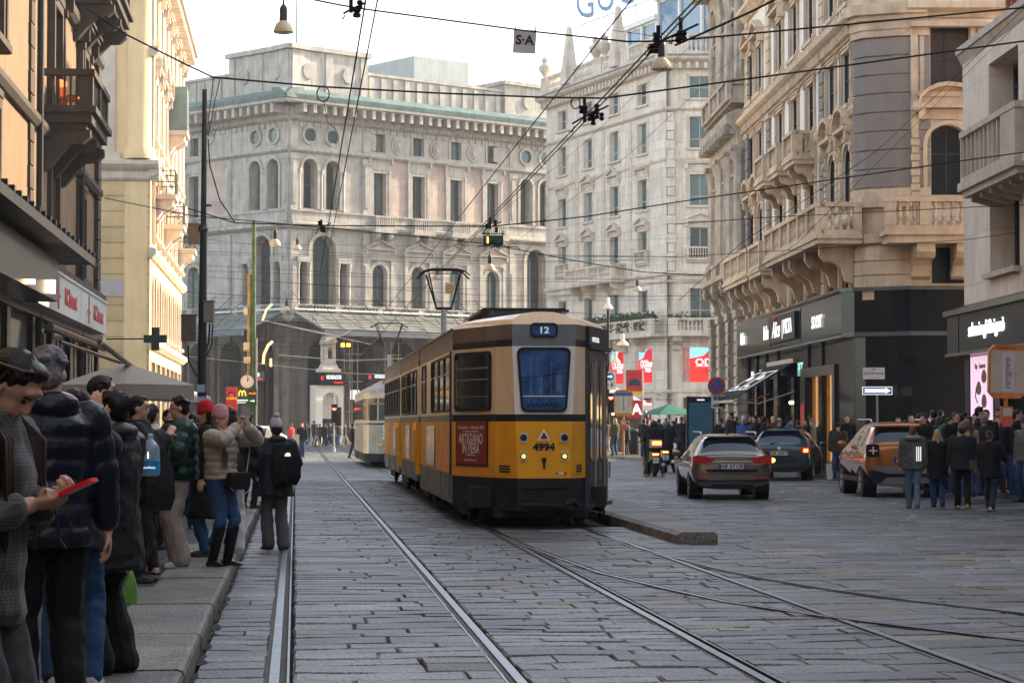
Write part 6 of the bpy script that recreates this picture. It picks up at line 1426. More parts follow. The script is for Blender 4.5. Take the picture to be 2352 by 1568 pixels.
# side windows, left side (and the same on the right)
WT = {}
def twin(y, w_, side):
    if w_ not in WT:
        f = MB(); ringpanel(f, rrect(0, w_, 1.72, 2.62, .06), rrect(.04, w_-.04, 1.76, 2.58, .04), -.02, .01); f.box(.04, w_-.04, -.018, -.002, 2.30, 2.33, 1)
        g2 = MB(); g2.prism(rrect(.04, w_-.04, 1.76, 2.58, .04), 1, -.006, .01); WT[w_] = (f.mesh('window', [m_rub, mat('pale bar', (.45, .45, .42), .4, var=0)]), g2.mesh('glass', [m_tgl2]))
    o = link('window', WT[w_][0], TR); g_ = link('glass', WT[w_][1], o)
    o.location = (side*1.191, y, 0); o.rotation_euler = (0, 0, -PI/2 if side < 0 else PI/2)
for y in (2.3+1.35, 3.7+1.35, 5.1+1.35, 7.1+.0, 8.75+1.2): twin(y, 1.25 if y != 7.1 else .38, -1)
for y in (13.0, 14.4, 15.2, 16.9, 18.0-.2): twin(y, 1.25 if y != 15.2 else .5, -1)
for y in (20.2, 21.6, 23.0, 24.4, 25.8, 27.2): twin(y, 1.25, -1)
for y in (3.0, 4.4, 5.8, 11.4, 12.8, 19.0, 20.4): twin(y, 1.25, 1)
for y in (8.0, 15.2, 22.5): f = MB(); f.box(1.19, 1.22, y, y+1.3, .4, 2.6); f.obj('door', m_door, TR)
m_ad = mat('dark advert', (.06, .065, .08), .2, var=.8, scale=2.5)
for (a, b) in ((6.2, 8.4), (14.3, 16.0), (20.8, 22.2)):
    f = MB(); f.box(-1.205, -1.191, a, b, .80, 1.50, 0); f.obj('advert', m_ad, TR)
for (a, b) in ((2.6, 4.6), (4.75, 7.0), (8.4, 10.2), (11.6, 13.6), (13.75, 16), (16.4, 18), (19, 21.4), (21.6, 24), (24.4, 27)): f = MB(); f.box(-1.20, -1.16, a, b, .40, .735); f.obj('skirt_flap', m_skirt, TR)
f = MB(); f.box(-1.0, 1.0, .6, Y1, .3, .6); f.box(-1.0, 1.0, J1, YE, .3, .6); f.box(-.7, .7, .3, 2.0, .16, .3); f.obj('underframe', m_tun, TR)
for yb in (2.6, J1, J2, 24.8):
    f = MB(); f.box(-1.0, 1.0, yb-1.3, yb+1.3, .25, .42)
    for s_ in (-1, 1): f.box(s_*1.03-.06, s_*1.03+.06, yb-1.2, yb+1.2, .2, .36); f.tube([(s_*1.05, yb-1.25, .2), (s_*1.05, yb-1.05, .12)], .05, 6)
    bg = f.obj('bogie', m_tun, TR)
    for dy in (-.85, .85):
        for s_ in (-1, 1): f = MB(); f.T = Matrix.Translation((s_*.74, yb+dy, .33)) @ Matrix.Rotation(PI/2, 4, 'Y'); f.lathe([(.33, -.06), (.33, .06)], 20); f.obj('wheel', m_tun, bg)
# roof gear and pantograph
for (a, b) in ((8, 10), (12.2, 14.5)): f = MB(); f.frustum(-.5, .5, a, b, 3.12, 3.32, .04, .1); f.obj('roof_box', m_tbl, TR)
f = MB(); f.frustum(-.62, .62, 2.4, 6.4, 3.14, 3.30, .06, .1); f.box(-.7, .7, 2.6, 6.2, 3.295, 3.33)
for i in range(7): f.box(-.66, .66, 2.7+i*.5, 2.9+i*.5, 3.32, 3.36)
f.obj('roof_box', m_tbl, TR)
for s_ in (-1, 1): f = MB(); f.tube([(s_*.95, 2.2, 3.12), (s_*.95, Y1, 3.12)], .02, 6); f.obj('roof_rail', m_chrome, TR)
yp = 21.5; f = MB(); f.tube([(0, yp, 3.15), (0, yp, 4.32)], .07, 8); f.box(-.35, .35, yp-.4, yp+.4, 3.15, 3.3); f.obj('pantograph_post', mat('pale grey paint', (.4, .43, .46), .5, var=.1), TR)
f = MB(); f.tube([(-.18, yp, 4.34), (.18, yp, 4.34)], .04, 6)
for s_ in (-1, 1):
    f.tube([(s_*.18, yp, 4.34), (s_*.42, yp+.25, 5.18)], .024, 6); f.tube([(s_*.18, yp, 4.34), (s_*.38, yp-.3, 5.18)], .02, 6); f.tube([(s_*.5, yp-.25, 5.24), (s_*.62, yp-.25, 5.14)], .018, 6); f.tube([(s_*.42, yp+.25, 5.28), (s_*.65, yp+.25, 5.08)], .022, 6)
for dy in (-.25, .25): f.tube([(-.5, yp+dy, 5.24), (-.3, yp+dy, 5.29), (.3, yp+dy, 5.29), (.5, yp+dy, 5.24)], .024, 6)
f.tube([(-.42, yp-.28, 5.18), (.42, yp-.28, 5.18)], .014, 6); f.obj('pantograph', m_wire, TR)
# ---------------------------------------------------------------- second tram
m_oc = mat('old tram cream', (.62, .50, .33), .3, var=.15, scale=2, streak=.2, coat=.3); m_ol = mat('old tram beige lower', (.40, .38, .30), .25, var=.25, scale=2, streak=.3, coat=.4); m_or2 = mat('old tram roof', (.34, .32, .28), .6, var=.2, streak=.2)
T2 = thing('vintage_tram', 'old cream and beige single tram ahead of the amber one', 'tram', S(3.56, 75.3), ST_ANG)
o2 = [(.30, 0), (.72, .28), (1.0, .95), (1.16, 1.9)]
def ring2(z): return [(-x, y, z) for x, y in reversed(o2)]+[(x, y, z) for x, y in o2]
def band2(mb, z0, z1, m_, ex=0.):
    r0 = [(-1.16, 13.4, z0)]+ring2(z0)+[(1.16, 13.4, z0)]; r1 = [(-1.16, 13.4, z1)]+ring2(z1)+[(1.16, 13.4, z1)]; mb.loft([r0, r1], m_, cap=False)
mb = MB(); band2(mb, .5, 1.5, 1); band2(mb, 1.5, 1.56, 2); band2(mb, 1.56, 2.62, 0)
def r2(w_, z, yy): return [(x*w_, y+yy if y < 13 else y, z) for x, y, _ in [(-1.16, 13.4, 0)]+ring2(0)+[(1.16, 13.4, 0)]]
mb.loft([r2(1.02, 2.62, 0), r2(.97, 2.74, .08), r2(.8, 2.86, .3), r2(.45, 2.92, .8)], 3, cap=True); mb.box(-.5, .5, 2, 12, 2.9, 3.08, 3)
mb.obj('body', [m_oc, m_ol, m_tbl, m_or2], T2)
f = MB(); band2(f, .22, .5, 0); f.box(-.9, .9, 2, 12, .1, .5); f.obj('underframe', m_tun, T2)
for i in range(len(o2)-1):
    T_, w_ = segT((-o2[i+1][0], o2[i+1][1]), (-o2[i][0], o2[i][1])); f = MB(); f.T = T_; f.box(.05, w_-.05, -.015, 0, 1.65, 2.42); f.obj('window', m_tgl2, T2)
    f = MB(); f.T = T_; f.box(.0, w_, -.025, -.0, 2.2, 2.24); f.obj('window_bar', mat('varnished bar', (.45, .25, .08), .4), T2)
f = MB(); f.box(-.26, .26, -.015, 0, 1.65, 2.42); f.obj('window', m_twh, T2)
for i in range(10): f = MB(); f.box(-1.175, -1.16, 2.2+i*1.1, 3.1+i*1.1, 1.68, 2.4); f.obj('window', m_tgl2, T2)
text('CAPITAL\nGROUP', .17, m_twh, T2, (-.02, -.02, .95), RT); text('BMB', .3, m_twh, T2, (-.45, .05, 1.25), (PI/2, -PI/2, -.6))
f = MB(); f.sphere((-.35, .0, 2.6), .06, 8); f.sphere((.1, -.02, 2.62), .08, 8); f.obj('lamp', m_tlr, T2)
for s_ in (-1, 1): f = MB(); f.sphere((s_*.62, .1, .8), .05, 8); f.obj('lamp', MC['orange marker'], T2)
f = MB(); f.tube([(-.1, 5.5, 3.0), (-.1, 5.5, 4.1)], .06, 8); f.obj('pantograph_post', MC['pale grey paint'], T2)
f = MB()
for s_ in (-1, 1): f.tube([(-.1+s_*.1, 5.5, 4.1), (-.1+s_*.5, 5.8, 5.2)], .02, 5); f.tube([(-.1+s_*.1, 5.5, 4.1), (-.1+s_*.45, 5.2, 5.2)], .02, 5)
f.tube([(-.8, 5.6, 5.1), (-.5, 5.6, 5.26), (.3, 5.6, 5.26), (.6, 5.6, 5.1)], .025, 5); f.obj('pantograph', m_wire, T2)
# ================================================================ cars
m_cg = mat('car glass', (.012, .02, .035), .04, var=0, spec=.9); m_tyre = mat('tyre rubber', (.018, .018, .018), .8, var=.2); m_rim = mat('alloy rim', (.35, .35, .36), .3, .8, var=.1)
m_red_l = mat('red tail lamp', (.42, .012, .012), .15, var=.1, coat=.5); m_amb_l = mat('amber indicator', (1, .4, .05), .3, var=0, emis=(1, .35, .03), estr=5.); m_brake = mat('lit brake lamp', (1, .1, .04), .3, var=0, emis=(1, .12, .03), estr=3.); m_plate = mat('number plate white', (.66, .66, .66), .4, var=0); m_pblue = mat('plate blue', (.01, .06, .35), .4, var=0)
def split_mesh(me, nm, mats, parent, sel, smooth=55):
    bm = bmesh.new(); bm.from_mesh(me); bmesh.ops.delete(bm, geom=[f for f in bm.faces if f.material_index not in sel], context='FACES')
    for f in bm.faces: f.material_index = sel.index(f.material_index)
    m2 = bpy.data.meshes.new(nm); bm.to_mesh(m2); bm.free()
    for m_ in mats: m2.materials.append(m_)
    m2.polygons.foreach_set('use_smooth', [True]*len(m2.polygons)); m2.set_sharp_from_angle(angle=R(smooth)); return link(nm, m2, parent)
def islands(ev, t):
    bm = bmesh.new(); bm.from_mesh(ev); bmesh.ops.delete(bm, geom=[f for f in bm.faces if f.material_index != 1], context='FACES'); seen = set()
    for f in bm.faces:
        if f.index in seen: continue
        st = [f]; seen.add(f.index); grp = []
        while st:
            g_ = st.pop(); grp.append(g_)
            for e in g_.edges:
                for h in e.link_faces:
                    if h.index not in seen: seen.add(h.index); st.append(h)
        vs_ = sorted({v.index for g_ in grp for v in g_.verts}); ix = {v: i for i, v in enumerate(vs_)}; bm.verts.ensure_lookup_table()
        me = bpy.data.meshes.new('window'); me.from_pydata([tuple(bm.verts[v].co) for v in vs_], [], [tuple(ix[v.index] for v in g_.verts) for g_ in grp]); me.materials.append(m_cg); me.polygons.foreach_set('use_smooth', [True]*len(grp)); link('window', me, t)
    bm.free()
def car(label, loc, rz, st, paint, wheels, rad=.315, W=.86, bl=None):
    """st: stations (y, zsill, zbelt, zroof, wbelt, wroof, kind) from the rear; kind c = cabin after this station, r = rear glass after it, w = windscreen after it"""
    t = thing('parked_car' if False else 'car', label, 'car', loc, rz); mb = MB(); rings = []
    for (y, zs, zb, zr, wb, wr, kd) in st:
        zm = zs+(zb-zs)*.55; h = [(0, zs), (wb*.86, zs), (wb*1.0, zm-.10), (wb*1.015, zm+.08), (wb*.97, zb), (wr, zr), (wr*.6, zr+.035), (0, zr+.05)]
        rings.append([(x, y, z) for x, z in h]+[(-x, y, z) for x, z in reversed(h[1:-1])])
    n = len(rings[0]); base = mb.av([p for r_ in rings for p in r_])
    for i in range(len(rings)-1):
        kd = st[i][6]
        for j in range(n):
            k2 = (j+1) % n; side = j in (4, n-5); top = j in (5, 6, 7, 8) and not side
            m_ = 0
            if kd == 'c' and side: m_ = 1
            if kd in 'rw' and j in (5, 6, n-7, n-6): m_ = 1
            if kd == 'b' : m_ = 0
            mb.f.append((base+i*n+j, base+i*n+k2, base+(i+1)*n+k2, base+(i+1)*n+j)); mb.m.append(m_)
    mb.f.append(tuple(base+j for j in reversed(range(n)))); mb.m.append(0); mb.f.append(tuple(base+(len(rings)-1)*n+j for j in range(n))); mb.m.append(0)
    me = mb.mesh('c', [paint, m_cg]); o = link('c', me)
    md = o.modifiers.new('s', 'SUBSURF'); md.levels = 2; md.render_levels = 2
    dg = bpy.context.evaluated_depsgraph_get(); ev = bpy.data.meshes.new_from_object(o.evaluated_get(dg)); bpy.data.objects.remove(o)
    bo = split_mesh(ev, 'body', [paint], t, [0]); islands(ev, t)
    for (y, s_) in [(y, s_) for y in wheels for s_ in (-1, 1)]:
        f = MB(); f.T = Matrix.Translation((s_*(W-.085), y, rad)) @ Matrix.Rotation(s_*PI/2, 4, 'Y'); f.lathe([(rad*.62, -.1), (rad*.96, -.1), (rad, -.07), (rad, .07), (rad*.95, .10), (rad*.68, .105), (rad*.66, .06)], 24); wo = f.obj('wheel', m_tyre, t, smooth=40)
        f = MB(); f.T = Matrix.Translation((s_*(W-.085), y, rad)) @ Matrix.Rotation(s_*PI/2, 4, 'Y'); f.lathe([(rad*.67, .07), (rad*.65, .10), (rad*.6, .08), (.05, .06), (.05, .09), (.01, .09)], 20)
        for a in range(5): q = 2*PI*a/5; f.loft([[(.04*math.cos(q-1), .04*math.sin(q-1), .09), (.04*math.cos(q+1), .04*math.sin(q+1), .09)], [(rad*.62*math.cos(q-.13), rad*.62*math.sin(q-.13), .1), (rad*.62*math.cos(q+.13), rad*.62*math.sin(q+.13), .1)]], cap=False, close=False)
        f.obj('rim', m_rim, wo)
        f = MB(); f.T = Matrix.Translation((s_*(W-.001), y, rad)) @ Matrix.Rotation(s_*PI/2, 4, 'Y'); f.lathe([(rad*1.16, -.28), (rad*1.16, .006), (rad*1.0, .008)], 24); f.obj('wheel_arch', m_blackm, t)
    return t
def plate(t, y, z, s, w_=.26, x=0.):
    f = MB(); f.box(x-w_, x+w_, y-.012, y, z-.055, z+.055, 0); f.box(x-w_, x-w_+.045, y-.014, y-.0125, z-.055, z+.055, 1); f.box(x+w_-.045, x+w_, y-.014, y-.0125, z-.055, z+.055, 1); p_ = f.obj('number_plate', [m_plate, m_pblue], t)
    text(s, .115, m_blackm, p_, (x, y-.016, z), RT, ext=.001, bold=.003, sx=1.05)
def lampshape(t, nm, m_, pts, y0, y1): f = MB(); f.prism(pts, 1, y0, y1); return f.obj(nm, m_, t)
m_pb = mat('bronze grey paint', (.19, .165, .135), .18, .55, var=.05, coat=.8); m_bt = mat('dark teal blue paint', (.025, .055, .065), .18, .3, var=.05, coat=.8); m_od = mat('burnt orange paint', (.42, .14, .025), .2, .35, var=.05, coat=.8)
stM = [(0.0, .30, .84, .90, .76, .66, 'b'), (.06, .24, .86, .93, .84, .74, 'b'), (.16, .22, .88, .96, .865, .72, 'r'), (.50, .22, .90, 1.33, .87, .56, 'b'), (.58, .22, .90, 1.36, .87, .58, 'c'), (1.35, .2, .90, 1.39, .87, .60, 'b'), (1.42, .2, .90, 1.39, .87, .60, 'c'), (2.2, .2, .90, 1.38, .87, .60, 'b'), (2.28, .2, .90, 1.375, .87, .60, 'c'), (2.75, .2, .90, 1.29, .87, .58, 'w'), (3.4, .2, .88, .95, .86, .72, 'b'), (3.6, .22, .85, .90, .86, .74, 'b'), (4.3, .25, .68, .72, .82, .66, 'b'), (4.55, .3, .58, .60, .7, .55, 'b')]
def Gp2(x, k, z=0): return V(((x-1176)/k, F_/k, z))
c1 = car('bronze grey estate car with its right indicator lit, plate GF 571SE', Gp2(1681, 114), R(.6), stM, m_pb, (.85, 3.6))
f = MB(); f.prism([(-.8, .90), (-.72, .93), (.72, .93), (.8, .90), (.8, .80), (.55, .74), (-.55, .74), (-.8, .80)], 1, -.035, .1); f.obj('chrome_strip', mat('dark chrome', (.20, .19, .18), .2, .7, var=.05), c1)
f = MB(); f.box(-.46, .46, -.05, -.03, .825, .845); f.obj('strip', m_chrome, c1)
for s_ in (-1, 1): lampshape(c1, 'tail_light', m_red_l, [(s_*.86, .79), (s_*.86, .93), (s_*.76, .975), (s_*.38, .905), (s_*.36, .87), (s_*.5, .80)], -.055, .10)
f = MB(); f.sphere((.87, .03, .86), .065, 10, 0, (1, .8, .8)); f.obj('indicator', m_amb_l, c1)
plate(c1, -.05, .73, 'GF 571SE', .29); f = MB(); f.box(-.55, .55, -.03, .03, .60, .665); f.box(-.45, .45, -.07, .06, .25, .34); f.box(-.78, .78, -.045, .05, .40, .43); f.obj('bumper', m_blackm, c1)
for s_ in (-1, 1): f = MB(); f.box(s_*.62-.12, s_*.62+.12, -.05, 0, .47, .50); f.obj('reflector', m_red_l, c1)
f = MB(); f.prism([(-.62, 1.385), (.62, 1.385), (.66, 1.36), (-.66, 1.36)], 1, .36, .62); f.obj('spoiler', m_pb, c1)
def rails(t, x, y0, y1, z, m_):
    for s_ in (-1, 1): f = MB(); f.tube([(s_*x, y0, z-.05), (s_*x, y0+.12, z), (s_*x, y1-.15, z), (s_*x, y1, z-.06)], .018, 6); f.obj('roof_rail', m_, t)
def mirrors(t, x, y, z, m_):
    for s_ in (-1, 1): f = MB(); f.sphere((s_*(x+.09), y, z), .1, 8, 0, (1, .7, .7)); f.obj('mirror', m_, t)
c1.scale = (.93, .93, .93)
rails(c1, .60, .7, 2.7, 1.465, m_chrome); mirrors(c1, .87, 2.9, .98, m_pb); f = MB(); f.frustum(-.02, .02, .95, 1.1, 1.42, 1.50, .01, .04); f.obj('antenna', m_blackm, c1)
def seams(t, W, ys, z0, z1, rear):
    for s_ in (-1, 1):
        for y in ys: f = MB(); f.box(s_*(W-.04), s_*(W-.012), y, y+.010, z0, z1); f.obj('door_seam', m_blackm, t)
        for y in ys[1:]: f = MB(); f.box(s_*(W-.03), s_*(W+.002), y-.24, y-.06, z1-.13, z1-.11); f.obj('door_handle', m_chrome, t)
    f = MB(); f.tube(rear, .006, 4); f.obj('hatch_seam', m_blackm, t)
seams(c1, .868, (1.35, 2.25, 3.15), .36, .86, [(-.74, .06, .92), (-.70, -.028, .78), (-.66, -.03, .56), (.66, -.03, .56), (.70, -.028, .78), (.74, .06, .92)])
# teal blue estate turning right
stS = [(a, b, c-.02, d-.02, e*.965, f_*.98, g_) for (a, b, c, d, e, f_, g_) in stM]
c2 = car('dark teal blue estate car turning right behind the bronze one', Gp2(1789, 85), -R(13), stS, m_bt, (.8, 3.35), W=.83)
for s_ in (-1, 1):
    lampshape(c2, 'tail_light', m_red_l, [(s_*.84, .74), (s_*.84, .92), (s_*.62, .90), (s_*.56, .84), (s_*.62, .74)], -.055, .10)
f = MB(); f.box(.66, .78, -.075, -.05, .77, .86); f.obj('indicator', m_brake, c2); plate(c2, -.05, .74, 'GS 230T', .27); f = MB(); f.box(-.5, .5, -.03, .02, .50, .56); f.box(-.7, .7, -.05, .05, .26, .38); f.obj('bumper', m_blackm, c2)
f = MB(); f.sphere((0, -.03, .86), .05, 8, 0, (1, .4, 1)); f.obj('badge', m_chrome, c2); f = MB(); f.tube([(-.25, .13, 1.0), (.12, .2, 1.01)], .015, 5); f.obj('wiper', m_blackm, c2)
f = MB(); f.prism([(-.6, 1.36), (.6, 1.36), (.64, 1.33), (-.64, 1.33)], 1, .36, .6); f.obj('spoiler', m_bt, c2); rails(c2, .58, .7, 2.6, 1.44, m_blackm); mirrors(c2, .84, 2.9, .96, m_bt)
# orange crossover
stD = [(0.0, .42, .95, 1.02, .74, .66, 'b'), (.05, .34, .97, 1.04, .82, .74, 'b'), (.14, .30, .99, 1.06, .845, .72, 'r'), (.34, .30, 1.0, 1.46, .85, .60, 'b'), (.42, .30, 1.0, 1.50, .85, .61, 'b'), (.66, .30, 1.0, 1.52, .85, .62, 'c'), (1.0, .28, 1.0, 1.53, .85, .62, 'b'), (1.08, .28, 1.0, 1.53, .85, .62, 'c'), (1.75, .28, 1.0, 1.53, .85, .62, 'b'), (1.83, .28, 1.0, 1.53, .85, .62, 'c'), (2.4, .28, 1.0, 1.46, .85, .61, 'w'), (2.95, .3, 1.0, 1.06, .85, .74, 'b'), (3.15, .3, .97, 1.02, .85, .76, 'b'), (3.85, .36, .88, .92, .82, .7, 'b'), (4.05, .45, .7, .74, .7, .6, 'b')]
c3 = car('burnt orange crossover with roof rails beside the walking group', Gp2(2081, 110.5), R(.5), stD, m_od, (.72, 3.15), rad=.335, W=.84)
for s_ in (-1, 1):
    lampshape(c3, 'tail_light', m_blackm, rrect(s_*.70-.13, s_*.70+.13, .84, 1.11, .05), -.03, .12); lampshape(c3, 'lamp', m_red_l, [(s_*.70-.07, .975), (s_*.70, 1.045), (s_*.70+.07, .975), (s_*.70, .905)], -.045, -.031)
    f = MB(); f.box(s_*.70-.012, s_*.70+.012, -.05, -.046, .9, 1.06); f.box(s_*.70-.09, s_*.70+.09, -.05, -.046, .965, .985); f.obj('lamp_cross', m_twh, c3)
f = MB(); f.prism([(-.8, .56), (.8, .56), (.7, .30), (-.7, .30)], 1, -.06, .06); f.obj('bumper', m_blackm, c3); f = MB(); f.prism([(-.72, .58), (-.4, .50), (.4, .50), (.72, .58), (.74, .66), (-.74, .66)], 1, -.07, .0); f.prism([(-.55, .30), (.55, .30), (.42, .42), (-.42, .42)], 1, -.075, -.0); f.obj('skid_plate', mat('grey plastic', (.16, .165, .17), .6), c3)
plate(c3, -.035, .80, 'FW 318K', .27); f = MB(); f.prism([(-.64, 1.50), (.64, 1.50), (.68, 1.47), (-.68, 1.47)], 1, .2, .5); f.obj('spoiler', m_od, c3); rails(c3, .62, .55, 2.4, 1.62, m_chrome); mirrors(c3, .85, 2.55, 1.1, m_od)
for s_ in (-1, 1): f = MB(); f.box(s_*.845-.02, s_*.845+.02, 1.05, 2.85, .32, .42); f.obj('sill_guard', m_blackm, c3)
seams(c3, .85, (1.15, 1.9, 2.7), .45, .96, [(-.62, .0, .98), (-.56, -.045, .85), (-.56, -.045, .62), (.56, -.045, .62), (.56, -.045, .85), (.62, 0, .98)])
# white patrol style car far down the street
c4 = car('white car with a light bar parked far down the street', Gp2(652, 47, .02), R(80), [(a, b, c, d, e, f_, g_) for (a, b, c, d, e, f_, g_) in stM], mat('white car paint', (.62, .62, .62), .25, var=.03, coat=.6), (.85, 3.6))
f = MB(); f.box(-.5, .5, 1.5, 1.75, 1.43, 1.54); f.obj('light_bar', mat('blue white bar', (.3, .4, .6), .3, var=.7, scale=4, emis=(.4, .55, 1), estr=.25), c4)
# car nose entering at the right edge, dark
m_vk = mat('dark scooter paint', (.03, .03, .035), .25, .3, var=.1, coat=.5)
# ---------------------------------------------------------------- scooters
def scooter(label, x, k, rz, topbox=False, pl=None, z0=0):
    t = thing('scooter', label, 'motorbike', Gp2(x, k, z0), rz)
    for y in (0.0, 1.3):
        f = MB(); f.T = Matrix.Translation((0, y, .27)) @ Matrix.Rotation(PI/2, 4, 'Y'); f.lathe([(.16, -.06), (.25, -.055), (.27, 0), (.25, .055), (.16, .06)], 18); wo = f.obj('wheel', m_tyre, t, smooth=50); f = MB(); f.T = Matrix.Translation((0, y, .27)) @ Matrix.Rotation(PI/2, 4, 'Y'); f.lathe([(.16, -.03), (.16, .03)], 12); f.obj('rim', m_rim, wo)
    f = MB(); f.loft([[(-.06, -.22, .55), (.06, -.22, .55), (.05, -.22, .7), (-.05, -.22, .7)], [(-.17, .05, .42), (.17, .05, .42), (.15, .05, .74), (-.15, .05, .74)], [(-.18, .5, .3), (.18, .5, .3), (.14, .5, .74), (-.14, .5, .74)], [(-.16, .6, .22), (.16, .6, .22), (.12, .6, .34), (-.12, .6, .34)], [(-.18, 1.0, .22), (.18, 1.0, .22), (.16, 1.0, .34), (-.16, 1.0, .34)], [(-.2, 1.1, .3), (.2, 1.1, .3), (.17, 1.15, .95), (-.17, 1.15, .95)], [(-.08, 1.25, .55), (.08, 1.25, .55), (.07, 1.25, .95), (-.07, 1.25, .95)]], 0); f.obj('body', m_vk, t, smooth=45)
    f = MB(); f.box(-.14, .14, -.1, .6, .73, .80); f.obj('seat', m_tyre, t); f = MB(); f.tube([(0, 1.3, .27), (0, 1.1, .98)], .035, 6); f.tube([(-.33, 1.0, 1.0), (0, 1.1, .97), (.33, 1.0, 1.0)], .018, 6); f.obj('handlebar', m_iron, t)
    for s_ in (-1, 1): f = MB(); f.tube([(s_*.2, 1.05, 1.0), (s_*.3, 1.03, 1.18)], .008, 4); f.sphere((s_*.31, 1.02, 1.2), .06, 8, 0, (1, .3, .8)); f.obj('mirror', m_iron, t)
    f = MB(); f.box(-.09, .09, -.27, -.22, .62, .68); f.obj('tail_light', m_brake, t); f = MB(); f.tube([(.2, .3, .3), (.22, -.25, .36)], .05, 8); f.obj('exhaust', m_chrome, t)
    f = MB(); f.box(-.09, .09, -.30, -.28, .40, .56); pp = f.obj('number_plate', m_plate, t)
    if pl: text(pl, .07, m_pblue, pp, (0, -.305, .48), RT, ext=.001, bold=.003)
    if topbox: f = MB(); f.box(-.16, .16, -.42, -.08, .84, 1.08, 0); tb = f.obj('top_case', mat('grey top case', (.3, .3, .3), .5), t); f = MB(); f.box(-.12, .14, -.44, -.425, .92, 1.03); f.obj('reflector', m_brake, tb)
    return t
scooter('left of the two scooters, with a grey top case and lit reflector', 1503, 79, R(4), True, 'X 812')
scooter('right of the two scooters, its blue lettered plate between the riders', 1528, 73, R(-2), False, 'BL\n226')
# ================================================================ people
TX = bpy.data.textures.new('folds', 'CLOUDS'); TX.noise_scale = .11; TX.noise_depth = 1
def vox(mb, size, mats, name, smooth=3, assign=None, disp=0):
    me = bpy.data.meshes.new('v'); me.from_pydata(mb.v, [], mb.f)
    o = link('v', me); md = o.modifiers.new('r', 'REMESH'); md.mode = 'VOXEL'; md.voxel_size = size; md.use_smooth_shade = True
    if disp: d_ = o.modifiers.new('d', 'DISPLACE'); d_.texture = TX; d_.strength = disp; d_.mid_level = .5
    if smooth: s_ = o.modifiers.new('s', 'SMOOTH'); s_.iterations = smooth; s_.factor = .5
    dg = bpy.context.evaluated_depsgraph_get(); m2 = bpy.data.meshes.new_from_object(o.evaluated_get(dg)); bpy.data.objects.remove(o); bpy.data.meshes.remove(me)
    m2.name = name; m2.materials.clear()
    for m_ in mats: m2.materials.append(m_)
    m2.polygons.foreach_set('use_smooth', [True]*len(m2.polygons))
    if assign:
        for p in m2.polygons: p.material_index = assign(p.center)
    return m2
def ell(mb, c, r, M=None, n=12):
    T = mb.T; mb.T = (M or Matrix()) @ Matrix.Translation(c); mb.sphere((0, 0, 0), 1, n, 0, r); mb.T = T
def limb(mb, pts, rs, n=10, band=None):
    # round tube with rounded ends and optional quilting bands
    P_, R_ = [], []
    for i in range(len(pts)-1):
        a, b = V(pts[i]), V(pts[i+1]); L = (b-a).length; st = max(2, int(L/(band[0]/4 if band else .06)))
        for j in range(st):
            u = j/st; P_.append(a.lerp(b, u)); R_.append(rs[i]*(1-u)+rs[i+1]*u)
    P_.append(V(pts[-1])); R_.append(rs[-1])
    if band:
        d = 0
        for i in range(len(P_)):
            if i: d += (P_[i]-P_[i-1]).length
            R_[i] *= 1+band[1]*(abs(math.sin(PI*d/band[0]))-.6)
    d0 = (P_[1]-P_[0]).normalized(); d1 = (P_[-1]-P_[-2]).normalized()
    P_ = [P_[0]-d0*R_[0]*.8, P_[0]-d0*R_[0]*.45]+P_+[P_[-1]+d1*R_[-1]*.45, P_[-1]+d1*R_[-1]*.8]; R_ = [R_[0]*.35, R_[0]*.85]+R_+[R_[-1]*.85, R_[-1]*.35]
    mb.tube(P_, R_, n)
def ik(S_, T_, a, b, pole):
    S_, T_ = V(S_), V(T_); d = T_-S_; L = min(d.length, (a+b)*.999); d.normalize(); T_ = S_+d*L
    x = (a*a-b*b+L*L)/(2*L); h = math.sqrt(max(0, a*a-x*x)); p = V(pole); p = p-d*p.dot(d)
    if p.length < 1e-4: p = V((0, -1, 0))
    return S_+d*x+p.normalized()*h, T_
SKIN = mat('skin', (.50, .29, .20), .5, var=.06, scale=8, spec=.4); SKIN2 = mat('tanned skin', (.40, .22, .14), .5, var=.06, scale=8, spec=.4)
LIP = mat('lips', (.42, .13, .11), .45, var=0); EYE = mat('eye dark', (.02, .014, .01), .2, var=0)
def cloth(name, col, rough=.8, **kw): return mat(name, col, rough, var=kw.pop('var', .22), scale=kw.pop('scale', 5.), bump=kw.pop('bump', .5), bscale=kw.pop('bscale', 16), sheen=kw.pop('sheen', .02), **kw)
BLK = cloth('black cloth', (.006, .006, .007)); NVY = cloth('navy puffer nylon', (.007, .011, .022), .30); DGR = cloth('dark green puffer nylon', (.006, .028, .022), .36); BEI = cloth('beige puffer nylon', (.36, .31, .25), .42)
JEAN = cloth('blue denim', (.02, .06, .14)); JEANL = cloth('light denim', (.10, .16, .24)); KHA = cloth('beige trousers', (.32, .27, .22)); GRT = cloth('grey trousers', (.075, .075, .08)); WHT = cloth('white cloth', (.5, .48, .46)); CHAR = cloth('charcoal cloth', (.016, .018, .022)); BOOT = mat('black leather', (.012, .011, .011), .3, var=.1); SHW = mat('white sneaker', (.45, .43, .46), .5, var=.1); SHB = mat('black shoe', (.012, .012, .012), .5, var=0); REDC = cloth('red knit', (.45, .012, .02)); PINK = cloth('pink knit', (.50, .27, .30)); LILAC = cloth('lilac knit', (.42, .39, .46)); TEAL = cloth('teal jacket', (.02, .10, .10)); BLU = cloth('blue jacket', (.03, .07, .25)); TAN = cloth('tan coat', (.36, .25, .14)); GRY = cloth('grey wool', (.12, .12, .125)); OLV = cloth('olive cloth', (.05, .055, .03)); BRN = cloth('brown cloth', (.10, .06, .035)); REDJ = cloth('red coat', (.42, .02, .02))
